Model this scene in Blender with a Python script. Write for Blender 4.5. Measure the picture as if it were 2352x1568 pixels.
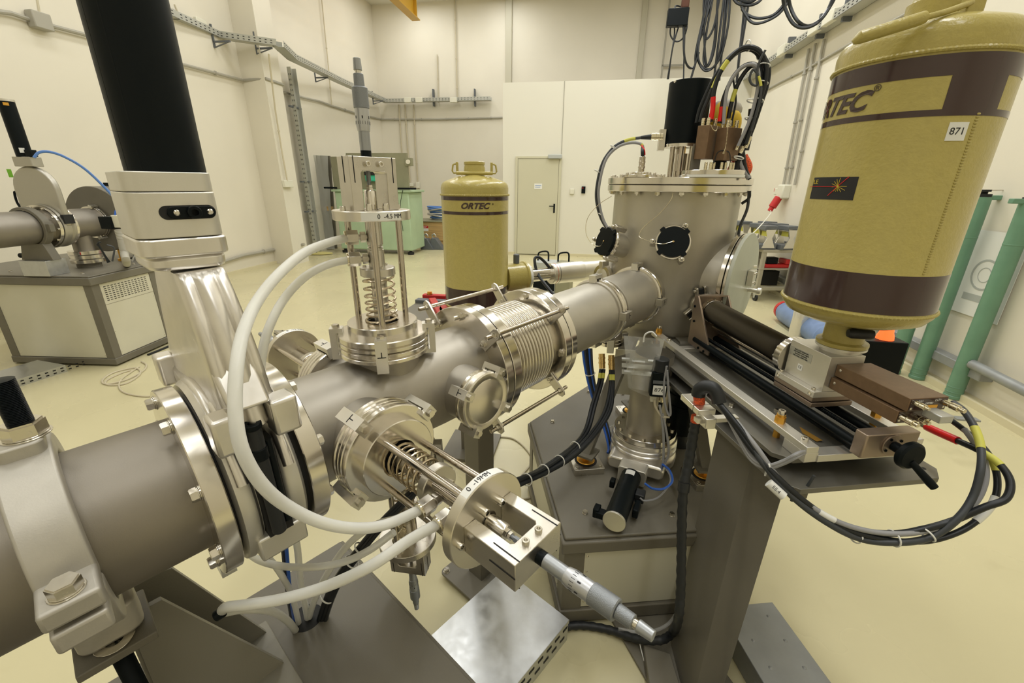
import bpy, math, random
from mathutils import Matrix, Vector
V3 = Vector
random.seed(7)
PI = math.pi
for o in list(bpy.data.objects): bpy.data.objects.remove(o)
SC = bpy.context.scene
COL = SC.collection
# ---------------------------------------------------------------- camera
EYE = V3((0, 0, 1.5)); FL = 983.3; CX, CY = 1176.0, 784.0
down = V3((-25.24, -2686.9, -FL)).normalized()
zc = -down; yc = (V3((0, 0, -1)) - zc * V3((0, 0, -1)).dot(zc)).normalized(); xc = yc.cross(zc)
RW = Matrix((xc, yc, zc))                       # camera axes -> world axes
cam = bpy.data.objects.new('camera', bpy.data.cameras.new('camera'))
COL.objects.link(cam)
cam.matrix_world = Matrix.Translation(EYE) @ RW.to_4x4()
cam.data.sensor_width = 36; cam.data.lens = FL / 2352 * 36
cam.data.clip_start = 0.02; cam.data.clip_end = 60
SC.camera = cam
# ---------------------------------------------------------------- world + exposure + lights
w = bpy.data.worlds.new('world'); SC.world = w; w.use_nodes = True
w.node_tree.nodes['Background'].inputs[0].default_value = (0.75, 0.72, 0.62, 1)
w.node_tree.nodes['Background'].inputs[1].default_value = 0.3
SC.view_settings.view_transform = 'Standard'; SC.view_settings.look = 'None'
SC.view_settings.exposure = 0.0; SC.view_settings.gamma = 1.0; SC.view_settings.use_curve_mapping = False
RAZ = math.radians(9.2)                         # the room's long axis
RX = V3((math.cos(RAZ), -math.sin(RAZ), 0)); RY = V3((math.sin(RAZ), math.cos(RAZ), 0)); ZZ = V3((0, 0, 1))
def room(a, b, z=0.0): return RX * a + RY * b + ZZ * z
LAMPS = [(a, b, en * k) for a, k in ((-4.2, .88), (-1.5, 1.0), (1.2, 1.75)) for b, en in ((-1.6, 24), (1.2, 31), (4.0, 42), (6.8, 38), (9.4, 34))] + [(-4.6, 11.6, 36), (-2.3, 11.6, 36)]  # the last two lamps are added to brighten the back-left wall
for a, b, en in LAMPS:
    l = bpy.data.lights.new('hall_light', 'AREA'); l.shape = 'RECTANGLE'; l.size = 0.5; l.size_y = 1.7
    l.energy = en; l.color = (0.975, 0.985, 0.985)
    lo = bpy.data.objects.new('hall_light', l); COL.objects.link(lo)
    lo.matrix_world = Matrix.Translation(room(a, b, 5.94)) @ Matrix.Rotation(-RAZ, 4, 'Z')
# ---------------------------------------------------------------- measuring helpers (pixel of the photo -> world point on a plane)
def ray(x, y): return RW @ V3((x - CX, CY - y, -FL))
def on(x, y, p0, n):
    d = ray(x, y); return EYE + d * ((V3(p0) - EYE).dot(n) / d.dot(n))
def pz(x, y, z): return on(x, y, (0, 0, z), ZZ)
def pside(x, y, a): return on(x, y, RX * a, RX)
def pfar(x, y, b): return on(x, y, RY * b, RY)
def pd(x, y, D):
    d = ray(x, y); return EYE + d * (D / math.hypot(d.x, d.y))
# ---------------------------------------------------------------- frames
BAZ = math.radians(41.904); BEL = math.radians(1.464)
U = V3((math.sin(BAZ) * math.cos(BEL), math.cos(BAZ) * math.cos(BEL), math.sin(BEL)))
W = V3((math.cos(BAZ), -math.sin(BAZ), 0)); V = W.cross(U)
BO = W * -0.8395 + ZZ
def B(t, w=0.0, v=0.0): return BO + U * t + W * w + V * v
def fr(o, z, x=None):
    """frame at o whose local z is z and local x close to x"""
    z = V3(z).normalized(); x = V3(x) if x is not None else (V3((0, 0, 1)) if abs(z.z) < .9 else V3((1, 0, 0)))
    x = (x - z * x.dot(z)).normalized(); y = z.cross(x)
    return Matrix(((x.x, y.x, z.x, o[0]), (x.y, y.y, z.y, o[1]), (x.z, y.z, z.z, o[2]), (0, 0, 0, 1)))
def T(x, y, z): return Matrix.Translation((x, y, z))
def RZ(a): return Matrix.Rotation(a, 4, 'Z')
def RXm(a): return Matrix.Rotation(a, 4, 'X')
def RYm(a): return Matrix.Rotation(a, 4, 'Y')
DAZ = math.radians(172.7)                       # detector arm, away from the chamber
DD = V3((math.sin(DAZ), math.cos(DAZ), 0)); DN = V3((DD.y, -DD.x, 0))   # DN points to the left in the photo
CH = V3((0.748, 2.09, 0))
def det(s, n=0.0, z=0.0): return CH + DD * s + DN * n + ZZ * z
# ---------------------------------------------------------------- materials
MATS = {}
def mat(name, col, rough=0.5, metal=0.0, bump=0.0, bscale=60, var=0.0, vscale=8, rvar=0.0, coat=0.0, stretch=None, trans=0.0, ior=1.45, emit=None, es=0.0, aniso=0.0, alpha=None, spec=0.5, sss=0.0, vcol=None, detail=3):
    if name in MATS: return MATS[name]
    m = bpy.data.materials.new(name); m.use_nodes = True; nt = m.node_tree; b = nt.nodes['Principled BSDF']
    I = b.inputs
    I['Base Color'].default_value = (*col, 1); I['Roughness'].default_value = rough; I['Metallic'].default_value = metal
    I['Coat Weight'].default_value = coat; I['Coat Roughness'].default_value = 0.12
    I['Transmission Weight'].default_value = trans; I['IOR'].default_value = ior; I['Specular IOR Level'].default_value = spec
    I['Anisotropic'].default_value = aniso
    if sss: I['Subsurface Weight'].default_value = sss; I['Subsurface Radius'].default_value = (.02, .02, .018); I['Subsurface Scale'].default_value = .5
    if alpha is not None: I['Alpha'].default_value = alpha
    if emit: I['Emission Color'].default_value = (*emit, 1); I['Emission Strength'].default_value = es
    tc = nt.nodes.new('ShaderNodeTexCoord'); mp = nt.nodes.new('ShaderNodeMapping'); nt.links.new(tc.outputs['Object'], mp.inputs[0])
    if stretch: mp.inputs['Scale'].default_value = stretch
    def noise(sc, det=detail):
        n = nt.nodes.new('ShaderNodeTexNoise'); n.inputs['Scale'].default_value = sc; n.inputs['Detail'].default_value = det
        nt.links.new(mp.outputs[0], n.inputs['Vector']); return n
    if var or rvar:
        n = noise(vscale, 5)
        if var:
            mx = nt.nodes.new('ShaderNodeMix'); mx.data_type = 'RGBA'
            lo = vcol or tuple(c * (1 - var) for c in col)
            mx.inputs[6].default_value = (*lo, 1); mx.inputs[7].default_value = (*[min(1, c * (1 + var * .5)) for c in col], 1)
            rp = nt.nodes.new('ShaderNodeMapRange'); rp.inputs[1].default_value = .32; rp.inputs[2].default_value = .68
            nt.links.new(n.outputs[0], rp.inputs[0]); nt.links.new(rp.outputs[0], mx.inputs[0]); nt.links.new(mx.outputs[2], I['Base Color'])
        if rvar:
            rr = nt.nodes.new('ShaderNodeMapRange'); rr.inputs[1].default_value = .3; rr.inputs[2].default_value = .7
            rr.inputs[3].default_value = max(.02, rough - rvar); rr.inputs[4].default_value = rough + rvar
            nt.links.new(n.outputs[0], rr.inputs[0]); nt.links.new(rr.outputs[0], I['Roughness'])
    if bump:
        n2 = noise(bscale); bp = nt.nodes.new('ShaderNodeBump'); bp.inputs['Strength'].default_value = bump; bp.inputs['Distance'].default_value = .0006 if bscale > 180 else .002
        nt.links.new(n2.outputs[0], bp.inputs['Height']); nt.links.new(bp.outputs[0], I['Normal'])
    MATS[name] = m; return m
M_wall = mat('wall_paint', (.745, .70, .585), .6, bump=.25, bscale=30, var=.05, vscale=.7)
M_wall2 = mat('partition_paint', (.745, .72, .62), .55, bump=.1, bscale=40)
M_ceil = mat('ceiling_paint', (.75, .72, .62), .8)
M_blast = mat('bead_blasted_steel', (.405, .375, .32), .50, .8, bump=.12, bscale=900, var=.16, vscale=5, rvar=.05)
M_mach = mat('turned_steel', (.74, .705, .64), .19, 1.0, var=.08, vscale=14, rvar=.05, aniso=.3)
M_mach2 = mat('brushed_steel', (.62, .59, .53), .3, 1.0, bump=.1, bscale=500, var=.1, vscale=20, rvar=.06)
M_rod = mat('polished_rod', (.56, .51, .44), .16, 1.0, rvar=.04, vscale=30)
M_bolt = mat('bolt_steel', (.70, .67, .60), .22, 1.0, rvar=.06, vscale=90)
M_alu = mat('bare_aluminium', (.74, .72, .66), .36, 1.0, bump=.08, bscale=700, rvar=.06, vscale=25)
M_aluc = mat('machined_aluminium', (.70, .68, .62), .42, .8, bump=.15, bscale=1000, var=.08, vscale=9)
M_cast = mat('cast_aluminium', (.76, .735, .69), .33, 1.0, bump=.02, bscale=500, var=.06, vscale=30, rvar=.03)
M_blastd = mat('shaded_blasted_steel', (.30, .275, .235), .5, .8, bump=.1, bscale=900, var=.12, vscale=5)  # darker steel copy: the weaker light at far left is put into the colour
M_blastl = mat('pale_blasted_steel', (.52, .49, .42), .48, .75, bump=.12, bscale=900, var=.10, vscale=6)
M_blastn = mat('brown_blasted_steel', (.30, .272, .228), .5, .75, bump=.12, bscale=900, var=.14, vscale=5)
M_alus = mat('shaded_aluminium', (.46, .44, .385), .42, .8, bump=.1, bscale=500)  # far-left valve: its dimmer lighting is painted into the aluminium colour
M_castd = mat('sand_cast_iron', (.50, .475, .42), .5, .55, bump=.22, bscale=420, var=.1, vscale=20)
M_spring = mat('spring_wire', (.50, .42, .30), .25, 1.0)
M_black = mat('black_anodised', (.004, .0065, .0075), .42, .0, spec=.16, rvar=.04, vscale=40)
M_rubber = mat('black_rubber', (.016, .018, .02), .48, bump=.15, bscale=400)
M_cable = mat('cable_black', (.010, .0125, .015), .38)
M_cableg = mat('cable_grey', (.30, .30, .31), .42)
M_cabled = mat('cable_dark_grey', (.045, .05, .055), .42)
M_hose = mat('hose_polyethylene', (.90, .895, .84), .28, trans=.35, ior=1.2, sss=.25, var=.03, vscale=20)
M_blue = mat('cable_blue', (.035, .13, .55), .35)
M_lblue = mat('cable_light_blue', (.10, .22, .55), .4)
M_yel = mat('yellow_marker', (.60, .58, .10), .5)
M_white = mat('white_label', (.80, .80, .76), .5)
M_whitep = mat('white_plastic', (.76, .75, .68), .4)
M_tie = mat('cable_tie', (.78, .78, .74), .4)
M_ink = mat('black_ink', (.02, .02, .022), .6)
M_red = mat('red_sleeve', (.72, .012, .012), .35)
M_redp = mat('red_paint', (.52, .02, .02), .4)
M_dew = mat('khaki_enamel', (.44, .365, .105), .3, bump=.5, bscale=150, coat=.25, var=.05, vscale=60)
M_dewd = mat('dewar_band_brown', (.045, .022, .02), .2, coat=.5)
M_cab = mat('cabinet_brown_grey', (.160, .146, .112), .42, bump=.35, bscale=500, var=.08, vscale=5)
M_panel = mat('cabinet_panel_cream', (.62, .595, .47), .5, bump=.1, bscale=300, var=.04, vscale=3)
M_plate = mat('grey_hard_anodised', (.20, .19, .16), .4, .5, bump=.12, bscale=500, var=.12, vscale=7)
M_galv = mat('galvanised_sheet', (.55, .56, .56), .36, .9, bump=.08, bscale=200, var=.07, vscale=35, rvar=.07)
M_duct = mat('grey_duct_paint', (.29, .30, .30), .42, .25, bump=.15, bscale=200, var=.1, vscale=12)
M_gold = mat('gold_chromate', (.78, .42, .07), .36, .8, rvar=.05, vscale=40)
M_brass = mat('brass', (.70, .50, .22), .25, 1.0)
M_nickel = mat('nickel_connector', (.74, .68, .52), .2, 1.0)
M_pre = mat('preamp_brown', (.19, .118, .066), .42, .3, bump=.4, bscale=700, var=.1, vscale=60)
M_bronze = mat('bronze_anodised', (.36, .285, .225), .38, .75, bump=.1, bscale=600, var=.07, vscale=8)
M_belb = mat('bellows_dark', (.10, .09, .075), .3, .9)
M_green = mat('green_pole_paint', (.145, .285, .19), .38, bump=.3, bscale=60, var=.1, vscale=6)
M_pgreen = mat('pale_green_paint', (.42, .55, .36), .45, var=.06, vscale=4)
M_olive = mat('olive_grey_paint', (.27, .26, .165), .5, var=.08, vscale=5)
M_turq = mat('turquoise_paint', (.05, .50, .32), .4)
M_wood = mat('plywood', (.55, .36, .15), .55, stretch=(1, 1, 14), var=.25, vscale=3)
M_card = mat('brown_cardboard', (.20, .09, .045), .7)
M_dkred = mat('dark_red_trim', (.10, .02, .025), .5)
M_gasb = mat('gas_cylinder_blue', (.17, .25, .44), .45, bump=.2, bscale=80, var=.15, vscale=10)
M_foil = mat('wrinkled_foil', (.70, .68, .62), .32, .7, bump=1.0, bscale=45)
M_film = mat('clear_film', (.92, .92, .90), .22, trans=.85, ior=1.1, bump=1.0, bscale=22)
M_bag = mat('plastic_bag', (.72, .72, .69), .2, alpha=.24, bump=1.0, bscale=25)
M_sheet = mat('protective_film', (.62, .62, .57), .3, trans=.45, ior=1.1, bump=1.0, bscale=10)
M_orange = mat('orange_braid', (.75, .10, .02), .5, bump=1.0, bscale=170, var=.6, vscale=200)
M_glow = mat('lamp_glow', (.8, .12, .03), .4, emit=(1.0, .15, .03), es=1.25)
M_stand = mat('grey_stand_paint', (.24, .225, .18), .42, bump=.3, bscale=500)
M_tray = mat('tray_zinc', (.46, .46, .41), .4, .3)
M_strip = mat('pale_strip', (.52, .49, .38), .5)
M_kapton = mat('kapton_strip', (.40, .22, .045), .25, .3)
M_trolley = mat('trolley_grey_beige', (.36, .335, .255), .45)
M_clampg = mat('clamp_grey', (.12, .13, .14), .45)
M_thim = mat('thimble_satin', (.36, .375, .39), .38, .7, rvar=.05, vscale=90)
M_thimk = mat('thimble_knurled', (.25, .265, .28), .42, .6, bump=1.0, bscale=900)
M_thimf = mat('thimble_light', (.52, .53, .55), .35, .75)
M_slot = mat('dark_recess', (.012, .012, .012), .7)
M_acry = mat('acrylic_frosted', (.70, .72, .62), .28, trans=.35, ior=1.35, var=.08, vscale=6)
M_yelbeam = mat('crane_yellow', (.62, .36, .03), .4)
M_door = mat('door_paint', (.58, .555, .41), .5)
M_cond = mat('conduit_grey', (.38, .36, .30), .55)
M_condw = mat('conduit_cream', (.55, .49, .35), .5)
M_socket = mat('socket_white', (.72, .70, .58), .5)
M_instr = mat('instrument_grey', (.44, .46, .44), .5)
M_skirt = mat('skirting_cream', (.66, .60, .40), .5)
# floor: poured epoxy with faint cloudy tone and scuffs
def floor_mat():
    m = mat('epoxy_floor', (.60, .545, .335), .27, var=.07, vscale=.9, rvar=.04, coat=.0)
    nt = m.node_tree; b = nt.nodes['Principled BSDF']; b.inputs['Specular IOR Level'].default_value = .5
    tc = nt.nodes.new('ShaderNodeTexCoord'); n = nt.nodes.new('ShaderNodeTexNoise'); n.inputs['Scale'].default_value = 2.2; n.inputs['Detail'].default_value = 8; n.inputs['Distortion'].default_value = 1.5
    nt.links.new(tc.outputs['Object'], n.inputs[0])
    rp = nt.nodes.new('ShaderNodeMapRange'); rp.inputs[1].default_value = .62; rp.inputs[2].default_value = .80; rp.inputs[4].default_value = .22
    nt.links.new(n.outputs[0], rp.inputs[0])
    mx = nt.nodes.new('ShaderNodeMix'); mx.data_type = 'RGBA'; old = b.inputs['Base Color'].links[0].from_socket
    nt.links.new(rp.outputs[0], mx.inputs[0]); nt.links.new(old, mx.inputs[6]); mx.inputs[7].default_value = (.33, .27, .13, 1); nt.links.new(mx.outputs[2], b.inputs['Base Color'])
    return m
M_floor = floor_mat()
# ---------------------------------------------------------------- geometry
class G:
    def __init__(s): s.v = []; s.f = []
    def add(s, vs, fs, M=None):
        k = len(s.v); s.v += [(M @ V3(p)) if M else V3(p) for p in vs]; s.f += [[i + k for i in f] for f in fs]; return s
    def lathe(s, prof, M=None, n=40, a0=0.0, a1=2 * PI, close=False):
        full = abs(a1 - a0 - 2 * PI) < 1e-6; m = n if full else n + 1
        vs = []; fs = []; P = len(prof)
        for i in range(m):
            a = a0 + (a1 - a0) * i / n; c, q = math.cos(a), math.sin(a)
            vs += [(r * c, r * q, z) for r, z in prof]
        R = range(P) if close else range(P - 1)
        for i in range(n):
            A = i * P; Bq = ((i + 1) % m) * P
            for j in R:
                k = (j + 1) % P
                if prof[j][0] < 1e-7 and prof[k][0] < 1e-7: continue
                if prof[j][0] < 1e-7: fs.append([A + j, Bq + k, A + k])
                elif prof[k][0] < 1e-7: fs.append([A + j, Bq + j, A + k])
                else: fs.append([A + j, Bq + j, Bq + k, A + k])
        if not full and close: fs.append([j for j in range(P)][::-1]); fs.append([(m - 1) * P + j for j in range(P)])
        return s.add(vs, fs, M)
    def cyl(s, r, z0, z1, M=None, n=32, c=0.0, r2=None):
        r2 = r if r2 is None else r2
        if c: return s.lathe([(0, z0), (r - c, z0), (r, z0 + c), (r2, z1 - c), (r2 - c, z1), (0, z1)], M, n)
        return s.lathe([(0, z0), (r, z0), (r2, z1), (0, z1)], M, n)
    def ring(s, ri, ro, z0, z1, M=None, n=40, c=0.0):
        c = c or min(.0008, (z1 - z0) * .2)
        return s.lathe([(ri, z0), (ro - c, z0), (ro, z0 + c), (ro, z1 - c), (ro - c, z1), (ri, z1)], M, n, close=True)
    def box(s, x0, x1, y0, y1, z0, z1, M=None):
        vs = [(x0, y0, z0), (x1, y0, z0), (x1, y1, z0), (x0, y1, z0), (x0, y0, z1), (x1, y0, z1), (x1, y1, z1), (x0, y1, z1)]
        return s.add(vs, [[0, 3, 2, 1], [4, 5, 6, 7], [0, 1, 5, 4], [1, 2, 6, 5], [2, 3, 7, 6], [3, 0, 4, 7]], M)
    def cbox(s, sx, sy, sz, M=None): return s.box(-sx / 2, sx / 2, -sy / 2, sy / 2, -sz / 2, sz / 2, M)
    def prism(s, poly, z0, z1, M=None):
        n = len(poly); vs = [(x, y, z0) for x, y in poly] + [(x, y, z1) for x, y in poly]
        ar = sum(poly[i][0] * poly[(i + 1) % n][1] - poly[(i + 1) % n][0] * poly[i][1] for i in range(n))
        fs = [list(range(n))[::-1], list(range(n, 2 * n))] + [[i, (i + 1) % n, (i + 1) % n + n, i + n] for i in range(n)]
        if ar < 0: fs = [f[::-1] for f in fs]
        return s.add(vs, fs, M)
    def tube(s, pts, r, n=8, M=None, sm=0, caps=True):
        pts = [V3(p) for p in pts]
        if sm: pts = smooth(pts, sm)
        N = len(pts); vs = []; fs = []; prev = None
        for i, p in enumerate(pts):
            t = (pts[min(i + 1, N - 1)] - pts[max(i - 1, 0)]); t = t.normalized() if t.length > 1e-9 else V3((0, 0, 1))
            if prev is None: x = t.orthogonal().normalized()
            else:
                x = prev - t * prev.dot(t); x = x.normalized() if x.length > 1e-6 else t.orthogonal().normalized()
            prev = x; y = t.cross(x); rr = r[i] if isinstance(r, (list, tuple)) else r
            vs += [p + (x * math.cos(2 * PI * k / n) + y * math.sin(2 * PI * k / n)) * rr for k in range(n)]
        for i in range(N - 1):
            for k in range(n):
                a, b = i * n + k, i * n + (k + 1) % n; fs.append([a, b, b + n, a + n])
        if caps: fs.append(list(range(n))[::-1]); fs.append([(N - 1) * n + k for k in range(n)])
        return s.add(vs, fs, M)
    def sph(s, r, M=None, n=16, m=10, a0=-PI / 2, a1=PI / 2):
        return s.lathe([(max(0, r * math.cos(a0 + (a1 - a0) * i / m)) if 0 < i < m or abs(abs(a0 + (a1 - a0) * i / m) - PI / 2) > 1e-6 else 0, r * math.sin(a0 + (a1 - a0) * i / m)) for i in range(m + 1)], M, n)
def smooth(pts, k):
    """Catmull-Rom, k segments a span"""
    P = [V3(p) for p in pts]; P = [P[0] * 2 - P[1]] + P + [P[-1] * 2 - P[-2]]; out = []
    for i in range(1, len(P) - 2):
        a, b, c, d = P[i - 1:i + 3]
        for j in range(k):
            t = j / k
            out.append(.5 * ((2 * b) + (c - a) * t + (2 * a - 5 * b + 4 * c - d) * t * t + (3 * b - a - 3 * c + d) * t ** 3))
    out.append(P[-2]); return out
def rrect(w, h, r, n=5):
    out = []
    for cx, cy, a in ((w / 2 - r, h / 2 - r, 0), (-w / 2 + r, h / 2 - r, 90), (-w / 2 + r, -h / 2 + r, 180), (w / 2 - r, -h / 2 + r, 270)):
        for i in range(n + 1):
            t = math.radians(a + 90 * i / n); out.append((cx + r * math.cos(t), cy + r * math.sin(t)))
    return out
def circ(r, n=32, cx=0, cy=0): return [(cx + r * math.cos(2 * PI * i / n), cy + r * math.sin(2 * PI * i / n)) for i in range(n)]
def hexa(r): return [(r * math.cos(PI / 3 * i), r * math.sin(PI / 3 * i)) for i in range(6)]
def mesh(g, name, m, ang=38):
    me = bpy.data.meshes.new(name); me.from_pydata([tuple(v) for v in g.v], [], g.f)
    me.polygons.foreach_set('use_smooth', [True] * len(me.polygons)); me.update(); me.set_sharp_from_angle(angle=math.radians(ang))
    if m: me.materials.append(m)
    return me
WMX = {}                                        # world matrix of every object as placed
def parent_world(o): return WMX[o.name] if o is not None else Matrix()
def part(name, g, m, parent=None, bev=0.0, label=None, ang=38, at=None, seg=2):
    """one mesh object; vertices given in world space"""
    PWm = parent_world(parent); inv = PWm.inverted()
    if at is not None: inv = Matrix.Translation(-V3(at)) @ Matrix()
    g2 = G(); g2.v = [inv @ v for v in g.v]; g2.f = g.f
    o = bpy.data.objects.new(name, mesh(g2, name, m, ang)); COL.objects.link(o)
    if parent is not None: o.parent = parent
    if at is not None:
        o.matrix_basis = PWm.inverted() @ Matrix.Translation(V3(at)); WMX[o.name] = Matrix.Translation(V3(at))
    else: WMX[o.name] = PWm.copy()
    if bev:
        b = o.modifiers.new('bevel', 'BEVEL'); b.width = bev; b.segments = seg; b.limit_method = 'ANGLE'; b.angle_limit = math.radians(40)
    if label: o['label'] = label
    return o
def inst(name, me, parent, M, label=None):
    o = bpy.data.objects.new(name, me); COL.objects.link(o); o.parent = parent
    o.matrix_basis = parent_world(parent).inverted() @ M; WMX[o.name] = M.copy()
    if label: o['label'] = label
    return o
def thing(name, label, cat, loc=(0, 0, 0), group=None):
    o = bpy.data.objects.new(name, None); COL.objects.link(o); o.location = V3(loc); WMX[o.name] = Matrix.Translation(V3(loc)); o.empty_display_size = .05
    o['label'] = label; o['category'] = cat
    if group: o['group'] = group
    return o
def tag(o, label, cat, group=None):
    o['label'] = label; o['category'] = cat
    if group: o['group'] = group
    return o
def struct(name, g, m, parent=None, bev=0, label=None, cat=None):
    o = part(name, g, m, parent, bev)
    if parent is None: o['kind'] = 'structure'
    if label: o['label'] = label; o['category'] = cat
    return o
CACHE = {}
def cm(key, fn, m):
    if key not in CACHE: CACHE[key] = mesh(fn(), key[0] if isinstance(key, tuple) else key, m)
    return CACHE[key]
# fasteners, local z = outwards from the seat
def hexbolt(r=.0095, h=.0075, washer=True):
    def f():
        g = G(); z = 0
        if washer: g.ring(.001, r * 1.12, 0, .0018, n=20); g.ring(.001, r * 1.0, .002, .0036, n=20); z = .0036
        c = r * .12
        g.prism(hexa(r), z, z + h - c)
        g.prism(hexa(r * .9), z + h - c, z + h)
        return g
    return cm(('hex_bolt', r, h, washer), f, M_bolt)
def hexnut(r=.0095, h=.008, stud=.012, sr=.005):
    def f():
        g = G(); g.ring(.001, r * 1.12, 0, .0018, n=20); g.prism(hexa(r), .0018, .0018 + h); g.cyl(sr, 0, h + stud, n=14, c=.0006)
        for k in range(4): g.ring(sr * .8, sr * 1.06, h + .003 + k * stud * .2, h + .0042 + k * stud * .2, n=14)
        return g
    return cm(('hex_nut', r, h, stud, sr), f, M_bolt)
def socket(r=.004, h=.005, m=None):
    def f():
        g = G(); hx = r * .5
        g.lathe([(0, h * .35), (hx, h * .35), (hx, h), (r * .9, h), (r, h * .9), (r, 0)], n=18)
        return g
    return cm(('socket_screw', r, h, m.name if m else ''), f, m or M_bolt)
def pan(r=.003, h=.0015):
    return cm(('screw', r, h), lambda: G().lathe([(0, h), (r * .6, h * .95), (r, h * .3), (r, 0)], n=12), M_bolt)
def bolts(name, me, parent, M, R, n, a0=0.0, z=0.0, skip=()):
    for i in range(n):
        if i in skip: continue
        a = a0 + 2 * PI * i / n
        inst(name, me, parent, M @ RZ(a) @ T(R, 0, z) @ RZ(PI / 6))
def txt(s, size, M, m, parent, name='lettering', ext=.0002, sx=1.0, shear=0.0, bold=0.0, align='CENTER'):
    c = bpy.data.curves.new(name, 'FONT'); c.body = s; c.size = size; c.extrude = ext; c.align_x = align; c.align_y = 'CENTER'; c.shear = shear; c.offset = bold; c.resolution_u = 3
    o = bpy.data.objects.new(name, c); COL.objects.link(o)
    dg = bpy.context.evaluated_depsgraph_get(); me = bpy.data.meshes.new_from_object(o.evaluated_get(dg)); bpy.data.objects.remove(o)
    me.materials.clear(); me.materials.append(m)
    for v in me.vertices: v.co.x *= sx
    o = bpy.data.objects.new(name, me); COL.objects.link(o)
    if parent is not None: o.parent = parent; o.matrix_basis = parent_world(parent).inverted() @ M
    else: o.matrix_basis = M
    WMX[o.name] = M.copy(); return o
def wrap_txt(s, size, Mc, R, ang, z, m, parent, name='lettering', sx=1.0, shear=0.0, bold=0.0, sub=None):
    """text wrapped round a vertical-axis cylinder frame Mc at angle ang, height z"""
    o = txt(s, size, Matrix(), m, None, name, .0003, sx, shear, bold); me = o.data
    Ms = parent_world(parent).inverted() @ Mc
    for v in me.vertices:
        a = ang + v.co.x / R; r = R + v.co.z
        v.co = Ms @ V3((r * math.cos(a), r * math.sin(a), z + v.co.y))
    o.parent = parent; o.matrix_basis = Matrix(); WMX[o.name] = parent_world(parent).copy(); return o
# ================================================================ ROOM
def rm(): return Matrix(((RX.x, RY.x, 0, 0), (RX.y, RY.y, 0, 0), (0, 0, 1, 0), (0, 0, 0, 1)))
RMx = rm()
struct('floor', G().box(-7, 3.4, -4.2, 13.4, -.1, 0, RMx), M_floor)
struct('ceiling', G().box(-7, 3.4, -4.2, 13.4, 6.0, 6.15, RMx), M_ceil)
wr = struct('wall_right', G().box(2.95, 3.15, -4.2, 13.3, 0, 6, RMx), M_wall)
struct('wall_near', G().box(-7, 3.1, -4.2, -4.0, 0, 6, RMx), M_wall)
struct('wall_back', G().box(-7, 3.1, 13.1, 13.3, 0, 6, RMx), M_wall)
c0 = pz(560, 184.6, 3.15); c1 = pz(607.7, 179.9, 3.15); c2 = pz(648, 194.2, 3.15)
def ab(p): return (p.dot(RX), p.dot(RY))
q0, q1, q2 = ab(c0), ab(c1), ab(c2)
wl = struct('wall_left', G().prism([(-6.4, -4.2), (-6.0, -4.2), (-6.0, q0[1]), q1, q2, (-6.05, q2[1] + .02), (-6.05, 13.2), (-6.4, 13.2)], 0, 6, RMx), M_wall)
pt = struct('wall_partition', G().box(-1.83, 2.95, 9.84, 9.99, 0, 3.45, RMx), M_wall2)
struct('trim_partition_seam', G().box(-.585, -.573, 9.832, 9.84, 2.1, 3.45, RMx), M_cond)
struct('baseboard_partition', G().box(-.55, 2.9, 9.8, 9.84, 0, .055, RMx).box(-1.83, -1.55, 9.8, 9.84, 0, .055, RMx), M_skirt)
struct('baseboard_right', G().box(2.87, 2.95, -2, 9.8, 0, .05, RMx), M_skirt)
struct('baseboard_left', G().box(-6.0, -5.95, -2, q0[1], 0, .05, RMx), M_skirt)
# door
dr = struct('door_1', G().box(-1.49, -.62, 9.795, 9.835, .02, 2.02, RMx), M_door, bev=.004)
part('door_frame', G().box(-1.545, -1.495, 9.79, 9.84, 0, 2.07, RMx).box(-.615, -.565, 9.79, 9.84, 0, 2.07, RMx).box(-1.495, -.615, 9.79, 9.84, 2.025, 2.07, RMx), M_door, dr, bev=.004)
part('door_closer', G().box(-.85, -.56, 9.72, 9.79, 2.02, 2.10, RMx), M_instr, dr, bev=.01)
part('lock_plate', G().box(-.70, -.665, 9.785, 9.796, .93, 1.12, RMx), M_black, dr)
part('door_handle', G().tube([room(-.683, 9.79, 1.07), room(-.683, 9.75, 1.07), room(-.79, 9.75, 1.07)], .011, 8), M_black, dr)
nt_ = part('notice', G().box(-1.13, -.96, 9.79, 9.794, 1.42, 1.53, RMx), M_white, dr)
part('printed_line', G().box(-1.11, -.98, 9.788, 9.79, 1.485, 1.495, RMx).box(-1.11, -1.0, 9.788, 9.79, 1.455, 1.462, RMx), M_lblue, nt_)
tag(part('light_switch', G().box(-.36, -.27, 9.80, 9.84, 1.32, 1.43, RMx), M_socket, None, bev=.008, at=room(-.3, 9.82, 1.35)), 'small cream light switch on the white partition right of the door', 'switch')
cr = part('card_reader', G().box(-.115, -.035, 9.80, 9.84, 1.34, 1.48, RMx), M_black, None, bev=.006, at=room(-.07, 9.82, 1.36)); tag(cr, 'small black card reader with a red light on the partition beside the light switch', 'card reader')
part('indicator_lamp', G().box(-.10, -.08, 9.796, 9.80, 1.44, 1.455, RMx), M_red, cr)
# tall grey trunking strips on the back wall above the partition
for (x, w_, lab) in ((1168, .085, 'tall vertical grey duct standing above the left end of the partition'), (1467, .07, 'flat vertical grey strip on the upper wall left of the hanging cables')):
    p = pfar(x, 175, 13.05); a = p.dot(RX)
    tag(part('wall_duct', G().box(a - w_, a + w_, 13.02, 13.1, 2.6, 5.95, RMx), M_strip, None, bev=.01, at=room(a, 13.05, 2.6)), lab, 'duct')
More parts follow.
